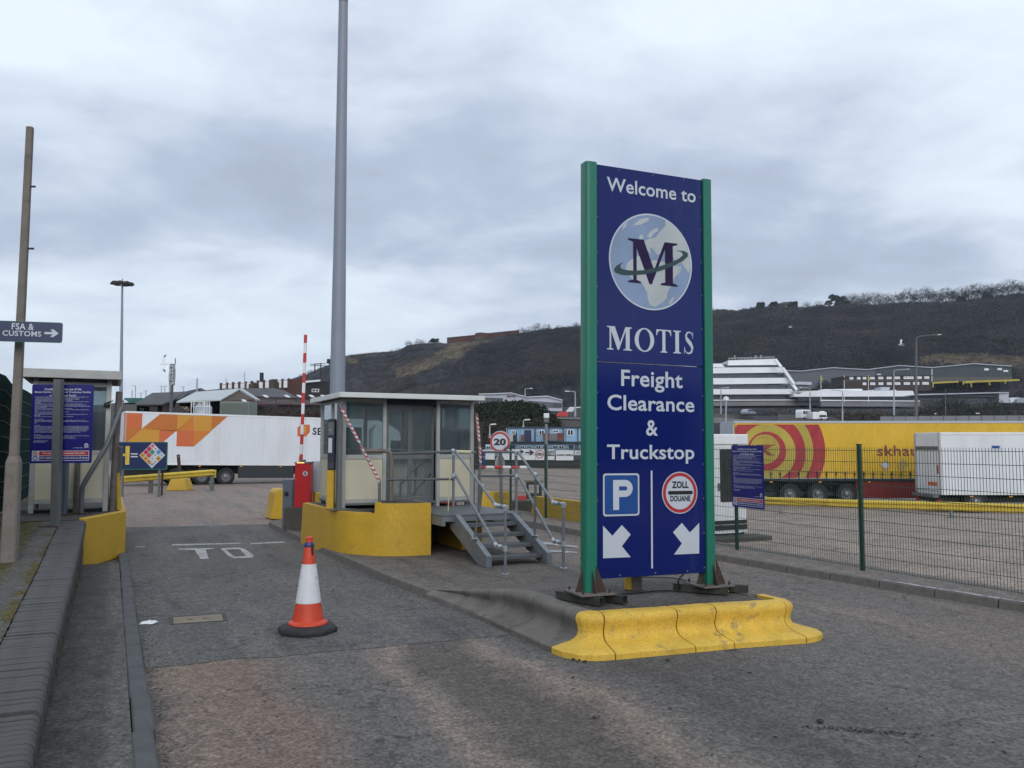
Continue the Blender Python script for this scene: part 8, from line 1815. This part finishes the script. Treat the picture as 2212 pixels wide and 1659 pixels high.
for(x0, y0, d0), (x1, y1, d1)in zip(par, par[1:]):a, b=a5(*K5(x0, y0), d0), a5(*K5(x1, y1), d1);m_=MB();m_.hexa([Vector((a.x, a.y, a.z-5)), Vector((b.x, b.y, b.z-5)), Vector((b.x, b.y+.4, b.z-5)), Vector((a.x, a.y+.4, a.z-5)), a, b, b+Vector((0, .4, 0)), a+Vector((0, .4, 0))]);part('panel', m_, M['wall_grey'], rdw)
par=[(500, 1026, 118), (680, 1032, 118), (860, 1044, 116), (930, 1064, 115), (945, 1090, 114)]
for(x0, y0, d0), (x1, y1, d1)in zip(par, par[1:]):a, b=a5(*K5(x0, y0), d0), a5(*K5(x1, y1), d1);m_=MB();m_.hexa([Vector((a.x, a.y, a.z-3)), Vector((b.x, b.y, b.z-3)), Vector((b.x, b.y+.4, b.z-3)), Vector((a.x, a.y+.4, a.z-3)), a, b, b+Vector((0, .4, 0)), a+Vector((0, .4, 0))]);part('panel', m_, M['wall_far'], rdw)
# vehicles on the elevated road
def car(root, c, L_, H_, W_, prof, winp, mt, ang=0.0, nwh=(.2, .8), rear=None):
 f=LF(c, ang);part('body', MB(f).extr([(x*L_, 0, z*H_)for x, z in prof], (0, W_, 0)), mt, root, bevel=.06)
 for q in winp:part('window', MB(f).extr([(x*L_, -.02, z*H_)for x, z in q], (0, .018, 0)), M['glass_dark'], root)
 for x in nwh:
  o=MB(f);o.lathe((x*L_, -.03, .33), [(.0, 0), (.33, 0), (.33, .2), (0, .2)], 14, axis='y', closed=False);part('wheel', o, M['tyre'], root);o=MB(f);o.lathe((x*L_, -.04, .33), [(.0, 0), (.19, 0), (.19, .005)], 10, axis='y', closed=False);part('rim', o, M['rim'], root)
 return f
d=110.5;a=a5(*K5(283, 1033), d);T=thing('parked_car', 'silver hatchback on the elevated road right of the big sign', 'car', a)
car(T, a, 4.3, 1.5, 1.7, [(0, .2), (0, .55), (.06, .72), (.2, .98), (.55, 1.0), (.72, .68), (.97, .55), (1, .25)], [[(.12, .70), (.22, .93), (.38, .95), (.38, .68)], [(.40, .68), (.40, .95), (.54, .95), (.68, .66)]], M['silver'], ang=radians(42))
d=108;a=a5(*K5(670, 1062), d);T=thing('van', 'white van with dark side windows on the elevated road beside the motorhome', 'van', a)
car(T, a, 4.6, 2.3, 1.8, [(0, .15), (0, .75), (.05, .97), (.10, 1.0), (.72, 1.0), (.86, .62), (1, .5), (1, .15)], [[(.08, .55), (.10, .85), (.30, .86), (.30, .55)], [(.34, .55), (.34, .86), (.52, .86), (.52, .55)], [(.56, .55), (.56, .86), (.70, .86), (.80, .56)]], M['white'], ang=radians(38))
d=106;a=a5(*K5(744, 1072), d);T=thing('motorhome', 'white motorhome facing the yard on the elevated road right of the white van', 'van', a)
w_=a5(*K5(842, 1072), d).x-a.x;h_=a5(*K5(0, 1011), d).z-a.z
f=LF(a, 0);part('body', MB(f).extr([(0, 0, .35), (0, 0, h_*.95), (w_*.05, 0, h_), (w_*.95, 0, h_), (w_, 0, h_*.95), (w_, 0, .35)], (0, 5, 0)), M['white'], T, bevel=.1, seg=2);part('windscreen', MB(f).hexa([(w_*.45, -.35, h_*.40), (w_*.95, -.35, h_*.40), (w_*.95, -.2, h_*.40), (w_*.45, -.2, h_*.40), (w_*.48, -.05, h_*.66), (w_*.92, -.05, h_*.66), (w_*.92, -.0, h_*.66), (w_*.48, -.0, h_*.66)]), M['glass_dark'], T);part('bonnet', MB(f).box(w_*.40, w_*.98, -.9, -.36, .3, h_*.38), M['white'], T, bevel=.1);part('grille', MB(f).box(w_*.5, w_*.88, -.93, -.902, .5, h_*.22), M['black'], T);part('roof_aerial', MB(f).box(w_*.6, w_*.9, .5, 1.2, h_+.002, h_+.22), M['white'], T)
for x in(w_*.46, w_*.90):o=MB(f);o.lathe((x, -.9, .33), [(.0, 0), (.33, 0), (.33, .2), (0, .2)], 12, axis='x', closed=False);part('wheel', o, M['tyre'], T)
d=158;a=a5(*K5(2120, 955), d);T=thing('van', 'small white van at the extreme right edge beyond the bushes', 'van', a);car(T, a, 4.2, 2.0, 1.8, [(0, .15), (0, .7), (.1, 1.0), (.75, 1.0), (.9, .6), (1, .5), (1, .15)], [[(.55, .55), (.55, .85), (.72, .85), (.8, .56)]], M['white'])
a=a5(*K5(2165, 955), d-1);T=thing('van', 'second small white van partly cut by the right edge of the view', 'van', a);car(T, a, 5.2, 1.9, 1.8, [(0, .15), (0, .7), (.1, 1.0), (.75, 1.0), (.9, .6), (1, .5), (1, .15)], [[(.55, .55), (.55, .85), (.72, .85), (.8, .56)]], M['silver'])
# shrubbery between road and office
rs=random.Random(21)
def shrub_row(name, label, tab, d, step, mt, n, leaf, seed, zb=3.0, cat='bush', rx=2.2):
 bl=[];x=tab[0][0]
 while x<tab[-1][0]:
  y=interp(tab, x)+rs.uniform(-5, 9);p=a5(*K5(x, y), d+rs.uniform(-2, 2));bl.append((p.x, p.y, 2.2+(zb-2.2)*1.7, rx*1.35*rs.uniform(.8, 1.2), rx, max(.6, p.z-2.2-(zb-2.2)*1.7)));x+=step
 return bush_mass(name, label, mt, bl, n, leaf, seed, cat)
shrub_row('shrub_bank', 'dark shrubs filling the bank below the low white office wing', [(40, 1000), (300, 980), (640, 972), (800, 975), (1200, 985), (1480, 985)], 150, 20, M['bush_g'], 260, .2, 31, 4.5)
shrub_row('shrub_bank', 'brown and green shrubs beside the road right of the white vans', [(860, 1010), (1000, 985), (1220, 1000), (1300, 1010)], 120, 16, M['bush_b'], 420, .16, 32, 3.5)
shrub_row('bush', 'large dark rounded bush right of the tallest lamp post', [(1490, 960), (1560, 925), (1660, 888), (1780, 890), (1850, 935)], 122, 15, M['bush_g'], 650, .17, 33, 3.5)
shrub_row('bush', 'second dark rounded bush before the pale grey shed at far right', [(1850, 945), (1910, 912), (1990, 900), (2050, 915), (2080, 960)], 124, 15, M['bush_g'], 650, .17, 34, 3.5)
shrub_row('bush', 'dark bush on the slope at the extreme right edge', [(2100, 900), (2140, 850), (2200, 820), (2300, 800)], 170, 15, M['bush'], 500, .22, 35, 8)
shrub_row('bush', 'dark hedge behind the low wall at right', [(1490, 1000), (1700, 985), (2000, 985), (2300, 960)], 112, 17, M['bush_g'], 420, .16, 36, 3.2)
shrub_row('bush', 'small dark bushes before the brick office', [(790, 790), (830, 775), (860, 780), (900, 800)], 208, 14, M['bush'], 300, .25, 37, 14)
p0=a5(*K5(640, 875), 168)
sh=thing('bare_shrub', 'pale leafless shrub against the white wall of the office wing', 'shrub', p0-UZ*.8)
m_=MB();rq=random.Random(9)
for k in range(60):a=rq.uniform(-1.2, 1.2);l=rq.uniform(1.5, 4.2);m_.bar(p0+Vector((rq.uniform(-.8, .8), rq.uniform(-.5, .5), -.5)), p0+Vector((sin(a)*l*1.2, rq.uniform(-1, 1), abs(cos(a))*l*.5)), .035, .035)
part('twigs', m_, M['alu'], sh)
# ------------------------------------------------------------------ fort wall and trees on the skyline
K6=lambda x, y:(658.3+x*.2852, 685.7+y*.2852)
ft=thing('fort_wall', 'long red brown fort wall on the hill crest above the toll booth', 'wall', at(*K6(1300, 200), 473));d=472
for pts in([(1077, 260), (1292, 240), (1292, 132), (1077, 153)], [(1388, 240), (1625, 180), (1625, 96), (1388, 120)]):fpoly(ft, 'wall', pts, d, 6, M['brick_red'], K6)
fpoly(ft, 'tower', [(1290, 240), (1388, 240), (1388, 118), (1330, 113), (1290, 119)], d-3, 9, M['brick_red'], K6)
fpoly(ft, 'coping', [(1077, 158), (1290, 137), (1290, 131), (1077, 152)], d-.5, 7, M['wall_far'], K6);fpoly(ft, 'coping', [(1388, 124), (1625, 100), (1625, 94), (1388, 118)], d-.5, 7, M['wall_far'], K6)
for x, y in((1105, 185), (1133, 183), (1300, 150), (1322, 150), (1344, 150)):fpoly(ft, 'arch', [(x-8, y+24), (x+8, y+24), (x+8, y+4), (x+4, y-3), (x-4, y-3), (x-8, y+4)], d-(3 if x>1290 else 0), .5, M['darkbrick']if x<1290 else M['wall_far'], K6, off=.4)
pch=MB();
for k in range(40):rr=random.Random(k+50);p=at(*K6(rr.uniform(675, 760), rr.uniform(452, 486)), 400);t=rr.uniform(.5, 1.6);pch.hexa([p+Vector(v)*t for v in((-1, -.6, -.5), (1, -.5, -.4), (1, .6, -.4), (-1, .5, -.5), (-.6, -.3, .5), (.7, -.4, .6), (.5, .3, .5), (-.6, .4, .6))])
solo('chalk_outcrop', pch, mat('chalk', (.30, .28, .26), .9), 'patch of pale chalk showing through the scrub on the hillside', 'rock', kind='stuff')
def bare_tree(seed, H_=9.0, spread=.55, lean_=0.0, dens=5):
 r=random.Random(seed);T_, C_2=MB(), MB()
 def br(p, d, l, rad, lev):
  n=3 if lev<3 else 2;pts=[p];q=p.copy();dd=d.copy()
  for i in range(n):dd=(dd+Vector((r.uniform(-.16, .16), r.uniform(-.16, .16), r.uniform(-.02, .14)))).normalized();q=q+dd*l/n;pts.append(q.copy())
  rs_=[max(.035, rad*(1-.5*i/n))for i in range(n+1)]
  (T_ if lev==0 else C_2).tube(pts, rs_, 5 if lev<2 else 3, caps=False)
  if lev>=4:return
  for k in range(r.choice((2, 3, 3))+(1 if lev in(2, 3)else 0)):
   t=r.uniform(.45, 1.0);b=pts[max(1, int(round(t*n)))];a=r.uniform(0, 2*PI);sp_=r.uniform(.35, .85)*(spread/.55)
   nd=(dd*cos(sp_)+Vector((cos(a), sin(a), .15))*sin(sp_)).normalized();br(b, nd, l*r.uniform(.58, .80), rs_[-1]*r.uniform(.62, .85), lev+1)
 br(Vector((0, 0, -.6)), Vector((lean_, 0, 1)).normalized(), H_*.38, H_*.028, 0)
 for k in range(1000):
  u=r.random()**.45;a=r.uniform(0, 2*PI);e=r.uniform(-.85, 1.0);q=sqrt(max(0, 1-e*e));c=Vector((cos(a)*q*u*H_*.36+lean_*H_*.5, sin(a)*q*u*H_*.40, H_*(.46+.46*e*u)))
  d=(c-Vector((0, 0, H_*.3))).normalized()+Vector((r.uniform(-.6, .6), r.uniform(-.6, .6), r.uniform(-.3, .5)));d.normalize();b=d.cross(Vector((r.uniform(-1, 1), r.uniform(-1, 1), .3))).normalized()*r.uniform(.026, .055);l=r.uniform(.35, .95)
  C_2.add([c-b, c+b, c+d*l], [(0, 1, 2)])
 return mesh_of('trunk', T_, [M['bark']], recalc=False), mesh_of('crown', C_2, [M['bark']], recalc=False)
TR=[bare_tree(s_, 9, sp_, ln)for s_, sp_, ln in((1, .6, .05), (2, .7, -.1), (3, .5, .0), (4, .75, .12), (9, .65, -.05))]
def put_tree(px, d, h, k, label, group=None):
 zr, dr=rid(px);d=d or dr;b=tpos(px, d, -1.8);o=thing('bare_tree', label, 'tree', b, random.uniform(0, 6), group)
 for nm, me in zip(('trunk', 'crown'), TR[k%5]):c=bpy.data.objects.new(nm, me);COL.objects.link(c);c.parent=o
 s_=h/9.0;o.scale=(s_*1.25, s_*1.25, s_);return o
tl=[]
px=1838
rt=random.Random(12)
while px<2230:tl.append((px, rt.uniform(10.0, 14.5)));px+=rt.uniform(9, 15)
seen=['just right of the dark evergreen', 'far right', 'tall']
ORD='first second third fourth fifth sixth seventh eighth ninth tenth eleventh twelfth thirteenth fourteenth fifteenth sixteenth seventeenth eighteenth nineteenth twentieth'.split()
def ordn(k):return ORD[k]if k<20 else('twenty '+ORD[k-20]if k<29 else 'thirtieth' if k==29 else 'thirty '+ORD[k-30])
def word(h):return 'tall' if h>12.8 else 'middling' if h>11.4 else 'low'
for k, (px, h)in enumerate(tl):
 put_tree(px, None, h, k, '%s bare tree, %s to the right of the big evergreen on the skyline'%(word(h), ordn(k)), 'bare windswept trees along the right skyline')
for k, (px, h, lab)in enumerate(((1748, 7.5, 'small bare rounded tree between the crest house and the big evergreen'), (1776, 8, 'bare rounded tree touching the left side of the big evergreen'), (1640, 5, 'low bare tree left of the two dark conifers on the crest'), (1615, 4, 'lowest bare tree left of the conifers on the right crest'), (1580, 4, 'small bare tree just right of the big sign on the crest'), (881, 5, 'small bare tree on the crest right of the tall mast'), (900, 5.5, 'second small bare tree on the crest below the fort wall end'), (912, 4.5, 'third small bare tree on the crest nearest the fort wall'), (858, 4, 'low bare tree in a dip of the crest right of the tall mast'), (845, 3.5, 'tiny bare tree in the dip of the crest'), (1128, 6, 'bare tree at the right end of the fort wall'), (1142, 5.5, 'bare tree just right of the end of the fort wall'), (1160, 6.5, 'bushy bare tree on the crest halfway to the big sign'), (1180, 5, 'bare tree on the crest near the big sign'), (669, 5, 'bare tree at the lower left end of the hill crest'), (1246, 5, 'bare tree on the crest touching the big sign'), (1100, 4, 'low bare tree above the right part of the fort wall'), (1818+14, 8, 'bare tree touching the right side of the big evergreen'))):put_tree(px, None, h, k+2, lab)
def evergreen(px, w_, h_, label, seed, d=None, nm='evergreen_tree'):
 zr, dr=rid(px);d=d or dr;pxm_=F_/DD(px, d);b=tpos(px, d);W2=w_/pxm_;H2=h_/pxm_
 o=thing(nm, label, 'tree', b, 0);part('trunk', MB().tube([b-UZ*.5, b+UZ*H2*.6], [.35, .15], 6), M['bark'], o);r_=random.Random(seed)
 bl=[]
 for k in range(15):t=r_.random();a=r_.uniform(-1, 1);bl.append((a*W2*.40*(1-t*.35), r_.uniform(-1.5, 1.5), H2*(.05+.62*t), W2*.16, 1.6, H2*.27))
 V=[];rg=np.random.default_rng(seed)
 for(x, y, z, rx, ry, rz)in bl:
  T_=clump_geo(rg, 900, rx, rz, .40);V.append(T_+np.array([x, y, z]))
 c=bpy.data.objects.new('crown', tri_mesh('crown', np.concatenate(V), M['leaf_dark']));COL.objects.link(c);c.parent=o;return o
evergreen(1815, 52, 34, 'big dark evergreen with a feathery crown on the right skyline', 3);evergreen(1650, 26, 22, 'left dark conifer leaning on the crest', 4);evergreen(1676, 24, 20, 'dark conifer just left of the house on the crest', 5);evergreen(1718, 22, 20, 'dark conifer just right of the house on the crest', 6);evergreen(2085, 22, 14, 'dark rounded evergreen among the bare trees at far right', 7);evergreen(2142, 24, 16, 'dark evergreen near the right edge of the skyline', 8);evergreen(938, 22, 9, 'low dark clump of evergreen left of the fort wall', 10)
evergreen(712, 18, 14, 'dark evergreen knoll touching the left side of the tall mast', 11)
hs=thing('house', 'grey house roof on the crest between two dark conifers', 'house', a5(*K5(570, 300), 392));f5(hs, 'wall', [(505, 310), (640, 310), (640, 262), (505, 262)], 392, 8, M['wall_far']);f5(hs, 'roof', [(500, 264), (640, 266), (634, 242), (540, 246), (505, 256)], 391, 10, M['slate']);a, b=K5(555, 292), K5(580, 275);win(hs, a[0], b[0], b[1], a[1], D5(392)-.1, off=.2, fw=.35)
hs=thing('house', 'low grey house roof on the crest just right of the big sign', 'house', a5(*K5(90, 330), 405));f5(hs, 'wall', [(20, 345), (170, 345), (165, 312), (20, 312)], 405, 8, M['wall_far']);f5(hs, 'roof', [(15, 316), (180, 320), (150, 300), (125, 294), (15, 306)], 404, 10, M['slate'])
m_=at(*K6(1925, 100), 435);o=thing('aerial', 'small aerial on the crest left of the big sign', 'aerial', m_);t=at(*K6(1925, 66), 435);part('mast', MB().tube([m_-UZ*2, t], .15, 5), M['pole_dark'], o);part('arms', MB().bar(t+Vector((-1.8, 0, -.8)), t+Vector((1.8, 0, -.8)), .25, .25).bar(t+Vector((-1.6, 0, .2)), t+Vector((1.6, 0, .2)), .25, .25), M['pole_dark'], o)
# ------------------------------------------------------------------ gulls
def gull(c, span, yaw, roll, pitch, label, flap=.25, group=None):
 s_=span/1.4;o=thing('gull', label, 'gull', c, 0, group);o.rotation_euler=(0, 0, 0)
 R_=(Matrix.Rotation(yaw, 3, 'Z')@Matrix.Rotation(pitch, 3, 'Y')@Matrix.Rotation(roll, 3, 'X'));fr_=lambda x, y, z=0.0:Vector(c)+R_@(Vector((x, y, z))*s_)
 b=MB(fr_);sec=[(-.30, .002, .0), (-.27, .02, .005), (-.22, .045, .01), (-.17, .04, .005), (-.10, .065, 0), (0, .085, -.005), (.12, .07, 0), (.22, .035, .01), (.27, .045, .012), (.36, .07, .012)]
 vs=[]
 for x, r, z in sec:
  for k in range(10):a=2*PI*k/10;fl=.25 if x>.25 else .9;vs.append((x, r*cos(a), z+r*fl*sin(a)))
 n=len(sec);fs=[(i*10+k, i*10+(k+1)%10, (i+1)*10+(k+1)%10, (i+1)*10+k)for i in range(n-1)for k in range(10)]+[tuple(range(10))[::-1], tuple((n-1)*10+k for k in range(10))]
 b.add(vs, fs);part('body', b, M['gull_w'], o, smooth=True)
 m_=MB(fr_);m_.lathe((-.36, 0, 0), [(.003, 0), (.014, .07)], 6, axis='x');part('beak', m_, M['hiviz'], o)
 for sg in(-1, 1):
  for nm, rows, mt in(('wing', [(.05, -.09, .10, .0), (.30, -.15, .06, flap*.30), (.50, -.06, .12, flap*.34)], 'gull_w'), ('wing_tip', [(.50, -.058, .12, flap*.34), (.62, .02, .14, flap*.28), (.72, .12, .16, flap*.20)], 'gull_g')):
   vs=[];
   for y, x0, x1, z in rows:vs+=[(x0, sg*y, z+.012), (x1, sg*y, z), (x1, sg*y, z-.006), (x0, sg*y, z-.010)]
   k=len(rows);fs=[(i*4+j, i*4+(j+1)%4, (i+1)*4+(j+1)%4, (i+1)*4+j)for i in range(k-1)for j in range(4)]+[(3, 2, 1, 0), tuple((k-1)*4+j for j in range(4))]
   m_=MB(fr_);m_.add(vs, fs);part(nm, m_, M[mt], o)
 return o
g1=at(354, 786, 62);gull(g1, 1.42, radians(10), radians(70), radians(-4), 'large gull banking with spread wings beside the telecom mast', .3)
g2=at(*K5(1355, 545), 70);gull(g2, .95, radians(-12), radians(38), radians(10), 'white gull flying before the dark hillside left of the tallest lamp post', 1.4)
g3=at(*K5(587, 422), 110);gull(g3, 1.1, radians(10), radians(0), 0, 'tiny gull flying above the stepped office block', .6)
for k, (x, y)in enumerate(((1597, 1027), (1884, 1024), (1898, 1024))):
 c=a5(*K5(x, y+2), 100.1);o=thing('gull', ('gull perched alone on the panelled parapet wall', 'left gull of the pair perched on the panelled parapet wall', 'right gull of the pair perched on the panelled parapet wall')[k], 'gull', c);m_=MB();m_.lathe((c.x, c.y, c.z+.16), [(.0, -.24), (.09, -.12), (.12, 0), (.08, .14), (.0, .26)], 8, axis='x');m_.lathe((c.x-.18, c.y, c.z+.27), [(.0, -.07), (.06, 0), (0, .07)], 8, axis='x');part('body', m_, M['gull_w'], o, smooth=True);part('legs', MB().box(c.x-.01, c.x+.01, c.y, c.y+.02, c.z, c.z+.08), M['hiviz'], o)
 # ------------------------------------------------------------------ loose chippings and pebbles over the road
rp_=np.random.default_rng(11)
def chips(name, label, pts, sizes, mt):
 V=[]
 for(n, s_, z), r in zip(pts, sizes):
  c=W(n, s_, z);q=rp_.normal(size=(4, 3));q/=np.linalg.norm(q, axis=1)[:, None];q=q*r;q[:, 2]=np.abs(q[:, 2])*.8;q=q+np.array(c);V.append(q[[0, 1, 2, 0, 2, 3, 0, 3, 1, 1, 3, 2]])
 o=bpy.data.objects.new(name, tri_mesh(name, np.concatenate(V), mt));COL.objects.link(o);tagit(o, label, 'gravel', None, 'stuff')
P_, S_=[], []
def zroad(n, s_):return .004 if(n>.4 and n<4.0 and s_>9.3)else 0.0
for _ in range(5200):
 n=rp_.uniform(.45, 13);s_=rp_.uniform(2.2, 16)
 k=noise.noise(Vector((n*.7, s_*.28, 1.5)))+.3*noise.noise(Vector((n*2.2, s_*.9, 5)))
 if k<-.02+rp_.uniform(-.15, .35):continue
 if 4.15<n<7.6 and s_>7.1:continue
 if n>10.4:continue
 P_.append((n, s_, zroad(n, s_)));S_.append(float(np.clip(rp_.lognormal(-4.45, .45), .005, .026)))
for _ in range(1500):
 if rp_.uniform()<.5:s_=rp_.uniform(4, 15);n=.40+abs(rp_.normal(0, .10))
 else:s_=rp_.uniform(8.2, 16);n=outer_n(s_)-.02-abs(rp_.normal(0, .22))
 P_.append((n, s_, zroad(n, s_)));S_.append(float(rp_.uniform(.005, .016)))
dn_, ds_=NS(gz(1858, 1580))
for _ in range(220):n=dn_+rp_.normal(0, .20);s_=ds_-(n-dn_)*.75+rp_.normal(0, .035);P_.append((n, s_, 0.0));S_.append(float(rp_.uniform(.006, .018)))
chips('gravel', 'loose dark chippings scattered over the road', P_, S_, M['stone'])
P_, S_=[], []
for _ in range(420):n=rp_.uniform(-.3, 12);s_=rp_.uniform(2.2, 15);ok=not(4.15<n<7.6 and s_>7.1)and n<10.4 and not(.15<n<.45);P_.append((n, s_, .086 if n<.2 else zroad(n, s_)))if ok else None;S_.append(float(rp_.uniform(.004, .010)))if ok else None
chips('gravel.001', 'tiny pale chips scattered over the road', P_, S_, M['stone_w'])
P_, S_=[], []
for _ in range(2600):
 n=-1.05-abs(rp_.normal(0, 1.3));s_=rp_.uniform(4, 18);P_.append((n, s_, ztop(s_)-.015));S_.append(float(rp_.uniform(.006, .022)))
for _ in range(700):s_=rp_.uniform(4, 15);n=-.80+rp_.normal(0, .03)+.05*noise.noise(Vector((0, s_*2, 0)));P_.append((n, s_, ztop(s_)-.01));S_.append(float(rp_.uniform(.005, .014)))
chips('moss_tufts', 'mossy tufts and crumbs on the soil of the bank', P_, S_, mat('moss', (.075, .068, .022), .95, var=.5, scale=8))
# added unseen shed behind the viewpoint, for the glossy sign and booth windows to mirror
solo('unseen_shed', MB().box(-70, 90, -62, -45, -.2, 8.5).extr([(-72, -64, 8.5), (-72, -43, 8.5), (-72, -53, 12)], (164, 0, 0)), M['greyclad_d'], 'long grey shed added unseen behind the viewpoint for the sign to mirror', 'shed')
# thin sea air over the whole place
hzm=bpy.data.materials.new('sea_haze');hzm.use_nodes=True;nt=hzm.node_tree;nt.nodes.clear();o_=nt.nodes.new('ShaderNodeOutputMaterial');v_=nt.nodes.new('ShaderNodeVolumePrincipled')
v_.inputs['Color'].default_value=(.80, .88, 1.0, 1);v_.inputs['Density'].default_value=.00016;v_.inputs['Anisotropy'].default_value=.2;nt.links.new(v_.outputs[0], o_.inputs['Volume'])
solo('haze', MB().box(-1400, 1400, -120, 1500, -6, 175), hzm, 'thin pale sea haze over the yard and hillside', 'haze', kind='stuff')
